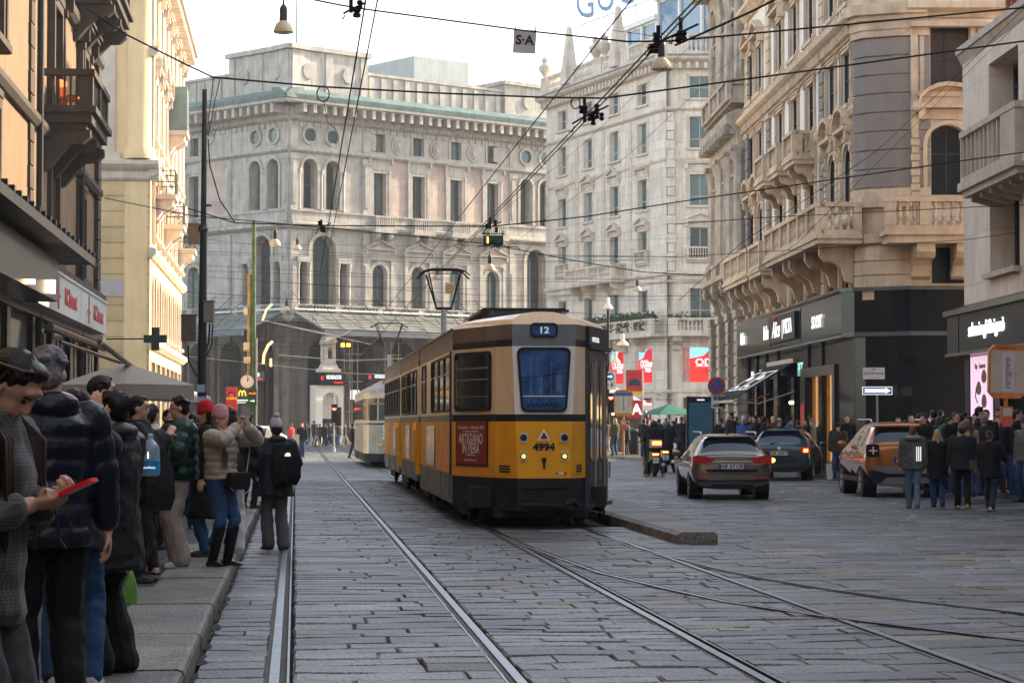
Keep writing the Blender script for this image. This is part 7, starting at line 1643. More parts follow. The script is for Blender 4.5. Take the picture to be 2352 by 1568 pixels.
HB = mat('black hair', (.009, .008, .007), .45, var=.3, scale=20, bump=.15, bscale=60); HD = mat('dark brown hair', (.022, .013, .009), .42, var=.3, scale=20, bump=.12, bscale=60); HG = mat('grey hair', (.16, .16, .17), .5, var=.6, scale=14, bump=.8, bscale=50); HL_ = mat('blonde hair', (.38, .25, .12), .45, var=.3, scale=20, bump=.5, bscale=60); HM = mat('brown hair', (.10, .055, .03), .45, var=.35, scale=16, bump=.5, bscale=60)
m_pl = bpy.data.materials.new('checked wool'); m_pl.use_nodes = True; nt = m_pl.node_tree; b_ = nt.nodes['Principled BSDF']; b_.inputs['Roughness'].default_value = .9; b_.inputs['Sheen Weight'].default_value = .2
tc = nd(nt, 'ShaderNodeTexCoord'); sx = nd(nt, 'ShaderNodeSeparateXYZ'); nt.links.new(tc.outputs['Object'], sx.inputs[0]); cur = None
def mth(op, a, b=None):
    n = nd(nt, 'ShaderNodeMath', operation=op)
    for i, q in enumerate((a, b)):
        if q is None: continue
        if isinstance(q, (int, float)): n.inputs[i].default_value = q
        else: nt.links.new(q, n.inputs[i])
    return n.outputs[0]
ax = mth('ADD', sx.outputs[0], sx.outputs[1])
tot = None
for src in (ax, sx.outputs[2]):
    big = mth('GREATER_THAN', mth('FRACT', mth('MULTIPLY', src, 9.0)), .45); fine = mth('GREATER_THAN', mth('FRACT', mth('MULTIPLY', src, 90.0)), .5); v_ = mth('MULTIPLY', big, fine); tot = v_ if tot is None else mth('ADD', tot, v_)
mr = nd(nt, 'ShaderNodeMapRange', i_1=0., i_2=2., i_3=.55, i_4=1.75); nt.links.new(tot, mr.inputs[0]); vm = nd(nt, 'ShaderNodeVectorMath', operation='SCALE'); vm.inputs[0].default_value = (.055, .056, .056); nt.links.new(mr.outputs[0], vm.inputs['Scale']); nt.links.new(vm.outputs[0], b_.inputs['Base Color'])
def hand(mb, w_, d, nrm, side, curl=.5, s=1., spread=.0, thumb=True):
    d = V(d).normalized(); nrm = V(nrm); nrm = (nrm-d*nrm.dot(d)).normalized(); x = d.cross(nrm)*side
    M = Matrix((x, d, nrm)).transposed().to_4x4(); M.translation = V(w_)
    T = mb.T; mb.T = (T or Matrix()) @ M @ Matrix.Scale(s, 4)
    ell(mb, (0, .045, 0), (.040, .052, .017), mb.T, 10)
    for i, (ox, L) in enumerate(((.030, .068), (.010, .078), (-.010, .072), (-.029, .056))):
        a = V((ox, .085-abs(ox)*.3, 0)); c = curl*(1+.12*i); sp = ox*spread*8
        p1 = a+V((sp*.3, math.cos(c*.6), math.sin(c*.6)))*L*.45; p2 = p1+V((sp*.3, math.cos(c*1.5), math.sin(c*1.5)))*L*.33; p3 = p2+V((0, math.cos(c*2.1), math.sin(c*2.1)))*L*.24
        mb.tube([a-V((0, .02, 0)), a, p1, p2, p3, p3+(p3-p2)*.2], [.009, .0098, .009, .0085, .0075, .004], 8)
    if thumb:
        a = V((.030, .018, .004)); p1 = a+V((.026, .022, .012)); p2 = p1+V((.008, .026, .012*(1+curl))); mb.tube([V((.018, .005, 0)), a, p1, p2, p2+V((0, .008, .002))], [.012, .013, .011, .009, .004], 8)
    mb.T = T
NP_ = 0
def person(label, x, k, H=1.62, yaw=0, z0=.13, lean=0, head=(0, 0, 0), hl=None, hr=None, fl=None, fr=None, pole=((-.6, -.6, -.6), (.6, -.6, -.6)), top=BLK, hem=.82, puff=.02, band=None, legs=JEAN, lw=(.088, .062, .05), shoe=SHB, boots=None, hair='short', hm=HD, hat=None, skin=SKIN, vs=.02, hood=None, curl=(.5, .5), hn=None, hdir=None, sleeve=.05, group=None, wx=1., loc=None, sit=False, helmet=None, sp=0., far=False, skirt=None, bust=0., nohands=False, twist=0.):
    s = H/1.70; px = loc if loc is not None else Gp2(x, k, z0)
    U = Matrix.Translation((0, 0, .93)) @ Matrix.Rotation(twist, 4, 'Z') @ Matrix.Rotation(-lean, 4, 'X') @ Matrix.Translation((0, 0, -.93))
    HM_ = U @ Matrix.Translation((0, 0, 1.46)) @ Euler((head[1], head[2], head[0]), 'ZYX').to_matrix().to_4x4() @ Matrix.Scale(.93, 4) @ Matrix.Translation((0, 0, -1.46))
    zf = 0
    fl = V(fl or (-.11, 0, 0)); fr = V(fr or (.11, 0, 0)); hipz = .90 if not sit else .80
    SC = Matrix.Scale(s, 4); b = MB(); b.T = SC
    hips = [V((-.085, 0, hipz)), V((.085, 0, hipz))]; anks = [fl+V((0, 0, .085)), fr+V((0, 0, .085))]; knees = []
    for i in range(2): kn, an = ik(hips[i], anks[i], .43, .41, (hips[i].x*.6, 1, 0)); knees.append(kn); anks[i] = an
    sh = [U @ V((-.175, 0, 1.385)), U @ V((.175, 0, 1.385))]; tg = [V(hl or (-.25, .04, .82)), V(hr or (.25, .04, .82))]; elb = []
    for i in range(2): e, t_ = ik(sh[i], tg[i], .285, .255, pole[i]); elb.append(e); tg[i] = t_
    if sit: pass
    # body
    for i in range(2):
        limb(b, [hips[i], knees[i], anks[i]], [.075, .052, .04]); limb(b, [anks[i]+V((0, -.03, -.05)), anks[i]+V((0, .06, -.057))], [.024, .02]); limb(b, [sh[i], elb[i], tg[i]], [.05, .04, .028])
    ring = lambda z, rx, ry, y=0: [U @ V((rx*wx*math.cos(2*PI*j/20), y+ry*math.sin(2*PI*j/20), z)) for j in range(20)]
    b.loft([ring(.84, .06, .05), ring(.87, .14, .10), ring(1.0, .145, .10), ring(1.1, .135, .10), ring(1.25, .15, .105), ring(1.37, .155, .09), ring(1.42, .09, .07), ring(1.45, .055, .055)])
    HT = SC @ HM_
    b.T = SC; limb(b, [U @ V((0, -.012, 1.40)), HM_ @ V((0, -.01, 1.53))], [.055, .052])
    for c, r in (((0, -.008, 1.605), (.075, .094, .095)), ((0, .022, 1.545), (.057, .068, .075)), ((0, .066, 1.488), (.026, .022, .018)), ((0, .082, 1.625), (.05, .012, .02)), ((0, .082, 1.525), (.027, .014, .011)), ((-.076, -.006, 1.573), (.012, .02, .032)), ((.076, -.006, 1.573), (.012, .02, .032))): ell(b, c, r, HT, 14 if vs < .012 else 10)
    b.T = HT; b.loft([[(-.009, .085, 1.61), (.009, .085, 1.61), (.007, .093, 1.612), (-.007, .093, 1.612)], [(-.018, .08, 1.553), (.018, .08, 1.553), (.012, .117, 1.558), (-.012, .117, 1.558)], [(-.012, .08, 1.545), (.012, .08, 1.545), (.006, .1, 1.546), (-.006, .1, 1.546)]]); b.T = SC
    hd_ = []
    for i in range(2):
        d = (tg[i]-elb[i]).normalized() if not hdir or not hdir[i] else V(hdir[i]).normalized(); n_ = (hn[i] if hn and hn[i] else ((1, 0, 0) if i == 0 else (-1, 0, 0)))
        hd_.append((tg[i], d)); 
        if not nohands: hand(b, tg[i], d, n_, 1 if i == 0 else -1, curl[i], 1.0, sp)
    li = HT.inverted()
    def asg(c):
        q = li @ c
        return 1 if (abs(q.x) < .026 and .075 < q.y and abs(q.z-1.524) < .009) else 0
    me = vox(b, vs, [skin, LIP], 'person', 2 if vs < .012 else 1, asg if vs < .013 else None)
    o = tag(link('person', me, None, px, R(yaw)), label, 'person', group)
    if vs < .014:
        for e_ in (-1, 1): f = MB(); ell(f, (e_*.031, .079, 1.588), (.014, .008, .006), HT, 8); f.obj('eye', EYE, o, smooth=60); f = MB(); f.T = HT; f.tube([(e_*.014, .088, 1.607), (e_*.032, .091, 1.612), (e_*.05, .078, 1.606)], .0035, 5); f.obj('eyebrow', hm, o)
    # trousers
    g = MB(); g.T = SC; ell(g, (0, 0, hipz+.05), (.155*wx, .115, .11), SC)
    if legs:
        for i in range(2): limb(g, [hips[i]+V((0, 0, .02)), knees[i], anks[i]+V((0, -.01, -.02 if not boots else .17))], [lw[0]+.012, lw[1]+.01, lw[2]+.012 if not boots else lw[1]*.8])
        if skirt: ringw = lambda z, rx, ry: [V((rx*math.cos(2*PI*j/16), ry*math.sin(2*PI*j/16), z)) for j in range(16)]; g.loft([ringw(1.0, .15, .11), ringw(.8, .19, .15), ringw(skirt, .24, .2), ringw(skirt+.02, .1, .1)])
        link('trousers', vox(g, vs, [legs], 'trousers', 1, None, .028 if vs < .017 else .02), o)
    for i in range(2):
        a = anks[i]; side = -1 if i == 0 else 1; f = MB(); f.T = SC @ Matrix.Translation((a.x, a.y, a.z-.085)) @ Matrix.Rotation(-side*.18, 4, 'Z')
        if boots: f.T = SC @ Matrix.Translation((a.x, a.y, a.z-.085)) @ Matrix.Rotation(-side*.18, 4, 'Z'); 
        pr = [(-.085, .03, .055), (-.06, .042, .08), (0, .042, .085), (.07, .046, .062), (.13, .046, .05), (.17, .03, .035)]
        f.loft([[(xx*w_, y, z) for xx, z in ((-1, .012), (-.9, h*.6), (-.5, h), (.5, h), (.9, h*.6), (1, .012))] for y, w_, h in pr]); so_ = f.obj('shoe' if not boots else 'boot', boots or shoe, o, smooth=50)
        if boots: 
            f = MB(); f.T = SC; limb(f, [a+V((0, -.01, -.02)), a.lerp(knees[i], .85)], [.052, .066], 12); link('boot_shaft', f.mesh('boot_shaft', [boots], 60), o)
        elif not far: f = MB(); f.T = SC @ Matrix.Translation((a.x, a.y, a.z-.085)) @ Matrix.Rotation(-side*.18, 4, 'Z'); f.loft([[(xx*(w_+.004), y, z) for xx, z in ((-1, 0), (-1, .018), (1, .018), (1, 0))] for y, w_, h in pr]); f.obj('sole', SHW if shoe is SHW else m_rub, so_)
    # jacket
    g = MB(); g.T = SC; pf = puff; bd = lambda z: (1+band[1]*(abs(math.sin(PI*z/band[0]))-.6)*.8) if band else 1
    prof = [(hem-.012, .08, .07), (hem, .150, .115)]; z = hem+.02
    ctl = [(.3, .22, .19), (.6, .19, .15), (.85, .168, .128), (1.0, .156, .118), (1.1, .148, .112), (1.25, .165, .122), (1.34, .172, .112), (1.39, .150, .098), (1.43, .09, .08), (1.47, .062, .066)]
    def rad(z):
        for (a, b0) in zip(ctl, ctl[1:]):
            if a[0] <= z <= b0[0]: u = (z-a[0])/(b0[0]-a[0]); return a[1]*(1-u)+b0[1]*u, a[2]*(1-u)+b0[2]*u
        return ctl[-1][1:] if z > 1 else ctl[0][1:]
    step = .05 if not band else band[0]/4; rings = []; first = True
    while z < 1.475:
        rx, ry = rad(z); q = bd(z)
        if first: rings.append(ring(hem-.005, (rx+pf)*.5*1, (ry+pf)*.5)); rings.append(ring(hem, rx+pf*.8, ry+pf*.8)); first = False
        rings.append([U @ V(((rx+pf)*wx*q*math.cos(2*PI*j/20), (ry+pf)*q*math.sin(2*PI*j/20)+bust*max(0, math.sin(2*PI*j/20))*max(0, 1-abs(z-1.25)/.12), z)) for j in range(20)]) if z > .9 else rings.append([V(((rx+pf)*wx*q*math.cos(2*PI*j/20), (ry+pf)*q*math.sin(2*PI*j/20), z)) for j in range(20)])
        z += step
    g.loft(rings)
    for i in range(2):
        d = (tg[i]-elb[i]).normalized(); limb(g, [sh[i]+V((0, 0, -.005)), elb[i], tg[i]-d*sleeve], [.068+pf*.75, .052+pf*.7, .042+pf*.45], 12, band)
    if hood: ell(g, (0, -.085, 1.435), (.125, .075, .065), SC @ U)
    else: ell(g, (0, -.01, 1.455), (.07, .072, .03), SC @ U)
    jk = link('jacket', vox(g, vs*(.9 if band else 1), [top], 'jacket', 2 if not band else 1, None, .030 if not band else .014), o)
    # hair / hats
    if helmet:
        f = MB(); ell(f, (0, -.005, 1.605), (.125, .145, .135), HT, 18); f.obj('helmet', helmet, o, smooth=60); f = MB(); ell(f, (0, .05, 1.59), (.10, .105, .05), HT, 14); f.obj('visor', m_cg, o, smooth=60)
    else:
        g = MB()
        if hair in ('short', 'curly', 'long', 'bun'):
            ell(g, (0, -.02, 1.622), (.083, .094, .088), HT, 14); ell(g, (0, -.045, 1.575), (.078, .072, .08), HT, 12); ell(g, (0, .025, 1.682), (.058, .05, .028), HT, 10)
        if hair == 'curly':
            rnd = random.Random(5)
            for i in range(46): a = rnd.uniform(0, 2*PI); e = rnd.uniform(.1, PI/2); ell(g, (.088*math.cos(a)*math.cos(e), -.02+.098*math.sin(a)*math.cos(e)*(1 if math.sin(a) < 0 else .75), 1.625+.088*math.sin(e)), (.02, .02, .018), HT, 6)
        if hair == 'bun': ell(g, (0, -.105, 1.68), (.045, .045, .045), HT, 10)
        if hair in ('long', 'longhat'):
            ell(g, (0, -.06, 1.54), (.082, .065, .10), HT, 12)
            if vs > .012:
                for e_ in (-1, 0, 1): g.T = SC; limb(g, [HM_ @ V((e_*.06, -.03-.03*(e_ == 0), 1.56)), U @ V((e_*.09, -.05-.06*(e_ == 0), 1.42)), U @ V((e_*.09, -.06-.07*(e_ == 0), 1.28))], [.035, .04, .02]); g.T = None
        if g.v: link('hair', vox(g, min(vs, .012), [hm], 'hair', 1), o)
        if vs <= .0125 and hair in ('long', 'short', 'bun') and not hat:
            g = MB(); g.T = HT; rnd = random.Random(int(x)+3)
            for i in range(210):
                ph_ = rnd.uniform(-1.35, 1.35); jr = rnd.uniform(1.0, 1.045); t0 = rnd.uniform(.62, .95); pts = []
                for q_ in range(7): th = t0+(3.5-t0)*q_/6; pts.append((.084*jr*math.sin(ph_), -.016+.097*jr*math.cos(ph_*.75)*math.cos(th), 1.615+.092*jr*math.cos(ph_*.8)*math.sin(th)-.004))
                g.tube(pts, [.0025]+[.0042]*5+[.002], 4)
            g.obj('hair_strands', hm, o, smooth=60)
        if hair in ('long', 'longhat') and vs <= .012:
            g = MB(); g.T = SC; rnd = random.Random(int(x))
            for i in range(150):
                a = rnd.uniform(-.1, PI+.1); rx = .08+rnd.uniform(-.008, .008); st_ = V((rx*math.cos(a), -.01-.075*math.sin(a), 1.60+rnd.uniform(-.03, .07))); L = rnd.uniform(.28, .48)
                q = HM_ @ st_; m1 = HM_ @ V((st_.x*1.12, st_.y*1.1, 1.50)); sd = 1 if st_.x > 0 else -1
                fx = .10+rnd.uniform(-.03, .04); fy = (.11 if abs(math.cos(a)) > .55 else -.13)+rnd.uniform(-.03, .03)
                m2 = U @ V((sd*fx if abs(math.cos(a)) > .55 else st_.x*1.3, fy, 1.38)); e = U @ V((sd*fx*1.02 if abs(math.cos(a)) > .55 else st_.x*1.3, fy+.03*(1 if fy > 0 else -1), 1.40-L+.1))
                g.tube([q, m1, m2, e], [.006, .009, .009, .002], 4)
            g.obj('hair_strands', hm, o, smooth=60)
        if hat:
            f = MB(); f.T = HT @ Matrix.Translation((0, -.012, 1.60)) @ Matrix.Rotation(-.16, 4, 'X')
            f.lathe([(.086, 0), (.093, .006), (.095, .055), (.088, .062), (.086, .09), (.074, .125), (.045, .155), (.01, .168)], 24, (0, 0, .0), 0, 1.0, 1.17); ho = f.obj('knit_hat', hat, o, smooth=50)
            if hat is LILAC: f = MB(); ell(f, (0, -.03, 1.78), (.048, .048, .042), HT, 10); f.obj('hat_top', hat, ho, smooth=60)
    if hood and not far:
        pass
    o['_'] = 0; del o['_']
    return o, dict(U=SC @ U, HT=HT, tg=[SC @ t_ for t_ in tg], elb=[SC @ e for e in elb], s=s, SC=SC)
def strap(par, pts, r, m_, nm='strap'): f = MB(); f.tube(pts, r, 6); return f.obj(nm, m_, par)
# ---- P1: woman in the checked coat at the left edge
o, q = person('woman in a grey checked coat looking down at a red phone at the left edge', -62, 735, 1.68, -104, lean=.10, head=(-.05, -.72, 0), hl=(-.035, .24, 1.19), hr=(.03, .22, 1.165), pole=((-.7, -.5, -.6), (.7, -.3, -.6)), hdir=((.25, .8, .12), (-.2, .85, .10)), hn=((.3, -.25, .9), (-.35, -.2, .9)), curl=(1.0, 1.0), top=m_pl, hem=.80, puff=.035, legs=cloth('charcoal corduroy', (.05, .052, .055)), lw=(.10, .085, .13), hair='long', hm=HD, vs=.0065, skin=SKIN, sleeve=.075, bust=.02, wx=.95)
HT = q['HT']
f = MB(); f.T = HT
for e_ in (-1, 1): f.prism([(e_*.04+.034*math.cos(a*PI/6), 1.672+.022*math.sin(a*PI/6)) for a in range(12)], 1, .03, .036)
f.T = HT; sgl = f.obj('sunglasses', mat('dark lens', (.01, .01, .012), .08, var=0), o); f = MB(); f.T = HT; f.tube([(-.09, -.06, 1.63), (-.088, .03, 1.68), (0, .05, 1.70), (.088, .03, 1.68), (.09, -.06, 1.63)], .005, 6); f.obj('glasses_rim', mat('grey plastic rim', (.12, .12, .13), .3, var=0), sgl)
f = MB(); f.T = HT; f.tube([(.083, .006, 1.575), (.085, .012, 1.545)], [.007, .0045], 8); f.obj('earbud', mat('white plastic', (.75, .75, .75), .3, var=0), o)
tgm = (q['tg'][0]+q['tg'][1])/2
Mw = o.matrix_basis
ph = thing('phone', 'red phone held in both hands of the woman in the checked coat', 'phone', Mw @ (tgm+V((.0, .115, .035))), R(-100)); f = MB(); f.prism([(a, b_) for a, b_ in rrect(-.036, .036, -.075, .075, .012)], 2, -.006, .006); po = f.obj('case', mat('bright red case', (.75, .01, .02), .35, var=0), ph); f = MB(); f.box(-.031, .031, -.07, .07, .0062, .0072); f.obj('screen', m_cg, ph); ph.rotation_euler = (R(24), 0, R(-100))
strap(o, [tgm+V((.02, .10, -.02)), tgm+V((.03, .13, -.10)), tgm+V((.01, .10, -.15)), tgm+V((-.02, .06, -.12)), tgm+V((-.01, .05, -.03))], .004, CHAR, 'wrist_cord')
# ---- P2: grey-haired man in navy puffer
person('grey curly haired man in a long navy puffer jacket with his back turned', 114, 490, 1.76, 24, head=(-.5, -.1, 0), hl=(-.27, .04, .86), hr=(.28, .05, .86), top=NVY, hem=.80, puff=.042, band=(.10, .10), legs=BLK, lw=(.09, .075, .06), hair='curly', hm=HG, vs=.009, hood=True, wx=.95)
# ---- P3: person raising a camera
o, q = person('person in navy jacket and blue jeans raising a small camera overhead', 172, 428, 1.60, 12, head=(.2, .1, 0), hl=(-.06, .20, 1.47), hr=(.12, .14, 1.53), pole=((-.5, .3, -1), (.45, .1, -1)), hdir=((.1, .2, 1), (-.02, .0, 1)), hn=((.2, 1, 0), (.1, 1, 0)), curl=(.7, .35), sp=.5, top=CHAR, hem=.78, puff=.03, legs=JEAN, lw=(.088, .066, .058), shoe=SHW, hair='short', hm=HD, vs=.009, sleeve=.07, wx=.95)
cm = thing('camera', 'small black camera held up by the person in the navy jacket', 'camera', o.matrix_basis @ ((q['tg'][0]+q['tg'][1])/2+V((-.01, .06, .09))), R(12)); f = MB(); f.box(-.06, .06, -.02, .02, -.035, .035); f.obj('body', m_rub, cm); f = MB(); f.prism([(.03*math.cos(a*PI/8), .03*math.sin(a*PI/8)) for a in range(16)], 1, .02, .06); f.obj('lens', m_rub, cm)
# ---- P4: dark jacket with white chest mark
def tnf(o, M, sc_=1.):
    f = MB(); f.T = M; f.prism([(-.035, -.02), (.035, -.02), (.035, .0), (.02, .022), (-.01, .022), (-.035, .0)], 1, -.004, 0)
    return f.obj('jacket_logo', m_wht, o)
o, q = person('dark haired person in a black hooded shell jacket with a small white logo', 255, 408, 1.60, 60, head=(.2, .1, 0), hl=(-.10, .30, 1.2), hr=(.12, .30, 1.15), top=cloth('dark slate shell', (.009, .012, .014), .5), hem=.62, puff=.045, legs=BLK, lw=(.09, .075, .09), hair='short', hm=HB, vs=.009, hood=True, wx=1.0)
tnf(o, q['U'] @ Matrix.Translation((.12, -.185, 1.30)) @ Matrix.Rotation(.6, 4, 'Z'))
# ---- P5..
person('tall man with receding dark hair half hidden below the taupe parasol', 236, 318, 1.76, -70, top=BLK, hm=HD, vs=.012, hem=.7)
o, q = person('young man in profile holding a cigarette beside the bottle backpack', 318, 258, 1.66, -88, head=(.0, -.05, 0), hl=(-.05, .26, 1.30), hr=(.04, .28, 1.34), pole=((-.7, -.5, -.8), (.7, -.5, -.8)), hn=((1, 0, .2), (-1, 0, .2)), curl=(.8, .7), top=BLK, hm=HB, vs=.011, hem=.75, puff=.035, legs=BLK, wx=1.05)
o, q = person('person in black with a black backpack that carries a large water bottle', 335, 246, 1.58, 50, top=BLK, hm=HB, vs=.012, hem=.72, puff=.045, legs=BLK, boots=None, shoe=mat('beige boot leather', (.42, .32, .22), .5, var=.1), hair='short')
bp_ = thing('backpack', 'black backpack with tan straps worn beside the green puffer jacket', 'backpack', Gp2(352, 258, 1.02), R(50))
f = MB(); f.loft([[(-.15, -.07, -.26), (.15, -.07, -.26), (.15, .08, -.26), (-.15, .08, -.26)], [(-.17, -.11, -.15), (.17, -.11, -.15), (.17, .09, -.15), (-.17, .09, -.15)], [(-.165, -.10, .1), (.165, -.10, .1), (.165, .09, .1), (-.165, .09, .1)], [(-.12, -.05, .24), (.12, -.05, .24), (.12, .08, .24), (-.12, .08, .24)]]); f.obj('bag', BLK, bp_, smooth=60)
for e_ in (-1, 1): f = MB(); f.tube([(e_*.10, .06, .22), (e_*.12, .2, .30), (e_*.13, .34, .1), (e_*.14, .2, -.15)], .018, 6); f.obj('strap', BRN, bp_)
bt = thing('water_bottle', 'large clear plastic water bottle with a blue label hung on the backpack', 'bottle', Gp2(357, 262, 0)+V((0, -.25, 1.08))); f = MB(); f.lathe([(.015, -.005), (.075, 0), (.085, .02), (.082, .06), (.085, .1), (.083, .18), (.08, .20), (.083, .22), (.07, .27), (.03, .31), (.022, .325), (.02, .34)], 20); f.obj('body', mat('clear plastic', (.35, .5, .62), .12, var=.3, scale=6, spec=.9, alpha=.55), bt, smooth=35)
f = MB(); f.lathe([(.084, .03), (.0865, .032), (.0865, .135), (.084, .137)], 20); f.obj('label', mat('blue label', (.02, .22, .48), .35, var=.4, scale=9), bt, smooth=30); f = MB(); f.lathe([(.022, .33), (.024, .335), (.024, .36), (.01, .365)], 14); f.obj('cap', mat('pale blue cap', (.35, .5, .65), .4, var=0), bt, smooth=30)
text('SantAnna', .032, m_wht, bt, (0, -.089, .075), RT, ext=.001)
# woman with white skirt and beige boots behind
person('person with a white skirt and beige boots behind the backpack wearer', 313, 228, 1.56, 20, top=BLK, hm=HB, vs=.014, hem=.8, legs=WHT, lw=(.1, .09, .08), skirt=.45, boots=MC['beige boot leather'])
person('curly black haired person in a white shirt behind the green puffer jacket', 352, 205, 1.62, -40, top=WHT, hm=HB, hair='curly', vs=.014, legs=BLK, puff=.01)
# ---- P8 green puffer
o, q = person('young man in a dark green puffer jacket and wide beige trousers', 412, 232, 1.68, 112, head=(-.15, -.03, 0), hl=(-.22, .27, .98), hr=(.26, .08, .92), pole=((-.9, -.5, -.2), (.8, -.6, -.2)), hn=((0, 0, 1), (-1, 0, 0)), fl=(-.19, .03, 0), fr=(.17, -.04, 0), top=DGR, hem=.86, puff=.075, band=(.11, .10), legs=KHA, lw=(.098, .088, .098), shoe=SHW, hair='curly', hm=HB, vs=.0095, wx=1.08, sleeve=.03)
f = MB(); f.T = q['HT']; f.tube([(-.07, .02, 1.59), (-.055, .088, 1.592), (.055, .088, 1.592), (.07, .02, 1.59)], .004, 5); f.obj('glasses', m_chrome, o)
tnf(o, Matrix.Translation(q['U'] @ V((-.10, .19, 1.30))) @ Matrix.Rotation(PI-.3, 4, 'Z') @ Matrix.Scale(1.1, 4))
# ---- P9 red beanie
person('woman in a red knit hat and long dark coat behind the green puffer', 473, 216, 1.62, 95, head=(.15, 0, 0), top=BLK, hem=.42, puff=.04, legs=JEAN, hair='longhat', hm=HD, hat=REDC, vs=.012)
# ---- P10 beige puffer with phone
o, q = person('woman in a beige puffer jacket and pink knit hat photographing with a phone', 508, 233, 1.56, -122, head=(-.05, .05, 0), hl=(-.09, .27, 1.50), hr=(.07, .29, 1.50), pole=((-1, .1, -.6), (1, -.1, -.7)), hdir=((.15, .1, 1), (-.2, .1, 1)), hn=((.4, .8, 0), (-.4, .8, 0)), curl=(.9, .9), fl=(-.08, .04, 0), fr=(.10, -.02, 0), top=BEI, hem=.93, puff=.045, band=(.075, .10), legs=JEAN, lw=(.088, .058, .045), boots=BOOT, hair='longhat', hm=HM, hat=PINK, vs=.0085, sleeve=.03, bust=.02)
tgm = (q['tg'][0]+q['tg'][1])/2; ph = thing('phone', 'phone with a pink back held up by the woman in the beige puffer', 'phone', o.matrix_basis @ (tgm+V((0, .06, .11))), R(-122)); f = MB(); f.prism(rrect(-.038, .038, -.08, .08, .012), 1, -.005, .005, 0); f.obj('case', mat('pink silver case', (.5, .35, .42), .3, .2, var=.5, scale=20), ph); f = MB(); f.box(-.032, .032, -.0065, -.0055, -.07, .07); f.obj('screen', mat('phone red screen', (.4, .08, .1), .2, var=.7, scale=16, emis=(1, .3, .35), estr=.12), ph); ph.rotation_euler = (0, R(-8), R(-122))
bg = thing('shoulder_bag', 'small black shoulder bag with chain on the beige puffer woman', 'bag', o.matrix_basis @ V((-.02, .19, .84)), R(-122)); f = MB(); f.loft([[(-.15, -.03, -.085), (.15, -.03, -.085), (.15, .03, -.085), (-.15, .03, -.085)], [(-.14, -.04, .0), (.14, -.04, .0), (.14, .04, 0), (-.14, .04, 0)], [(-.12, -.02, .085), (.12, -.02, .085), (.12, .02, .085), (-.12, .02, .085)]]); f.obj('pouch', BOOT, bg, smooth=50); f = MB(); f.tube([(-.12, .02, .08), (-.22, -.02, .30), (-.28, -.16, .58)], .006, 5); f.tube([(-.15, .04, -.085), (-.05, .05, -.13), (.08, .05, -.12), (.15, .04, -.06)], .005, 5); f.obj('chain', m_chrome, bg)
person('person in white trousers and white sneakers behind the beige puffer', 527, 211, 1.60, 10, top=BLK, hem=.85, legs=WHT, lw=(.09, .075, .075), shoe=SHW, hair='long', hm=HD, vs=.014, hr=(.2, .3, 1.2))
o, q = person('person in a long black coat with a red phone farther along the kerb', 572, 138, 1.60, -25, top=BLK, hem=.55, legs=BLK, vs=.016, hm=HB, hr=(.24, .16, .95), puff=.04)
f = MB(); f.box(.2, .27, .2, .21, .82, .94); f.obj('phone', MC['bright red case'], o)
# ---- P11 boy with backpack in the road
o, q = person('boy in a dark jacket and lilac pom hat standing by the rail', 634, 188, 1.58, 22, z0=0, head=(.05, 0, 0), hl=(-.22, .18, .98), hr=(.24, .1, .9), top=cloth('dark navy shell', (.014, .016, .028), .6), hem=.70, puff=.055, legs=GRT, lw=(.085, .072, .075), shoe=SHB, hair='short', hat=LILAC, vs=.011, hood=True, fl=(-.08, .06, 0), fr=(.09, -.05, 0), wx=1.05)
f = MB(); f.lathe([(.18, .66), (.19, .68), (.185, .72)], 20, (0, 0, 0), 0, 1, .8); f.obj('shirt_hem', WHT, o, smooth=40)
b2 = thing('backpack', 'black backpack with a white mark on the boy by the rail', 'backpack', o.matrix_basis @ V((.05, -.24, 1.03)), R(22)); f = MB(); f.loft([[(-.13, -.06, -.24), (.13, -.06, -.24), (.13, .09, -.24), (-.13, .09, -.24)], [(-.165, -.12, -.14), (.165, -.12, -.14), (.165, .1, -.14), (-.165, .1, -.14)], [(-.16, -.12, .08), (.16, -.12, .08), (.16, .1, .08), (-.16, .1, .08)], [(-.12, -.05, .25), (.12, -.05, .25), (.12, .08, .25), (-.12, .08, .25)]]); f.obj('bag', BLK, b2, smooth=60); f = MB(); f.T = Matrix.Translation((.0, -.105, .13)); f.prism([(-.035, -.02), (.035, -.02), (.035, .0), (.02, .022), (-.01, .022), (-.035, .0)], 1, -.01, 0); f.obj('logo', m_wht, b2)
# green carrier bag on the pavement edge
gb = thing('carrier_bag', 'green plastic carrier bag by the black trousers on the pavement', 'bag', Gp2(303, 330, .14)); f = MB(); f.loft([[(-.1, -.08, 0), (.1, -.08, 0), (.1, .08, 0), (-.1, .08, 0)], [(-.13, -.1, .12), (.12, -.1, .14), (.12, .1, .12), (-.12, .1, .14)], [(-.07, -.04, .3), (.06, -.05, .32), (.06, .04, .3), (-.07, .05, .32)], [(-.02, -.01, .38), (.02, -.01, .4), (.02, .01, .38), (-.02, .01, .4)]]); f.obj('plastic', mat('green plastic film', (.12, .30, .06), .35, var=.3, scale=8), gb, smooth=70); gb.scale = (.4, .4, .62); gb.location = Gp2(304, 326, .27)
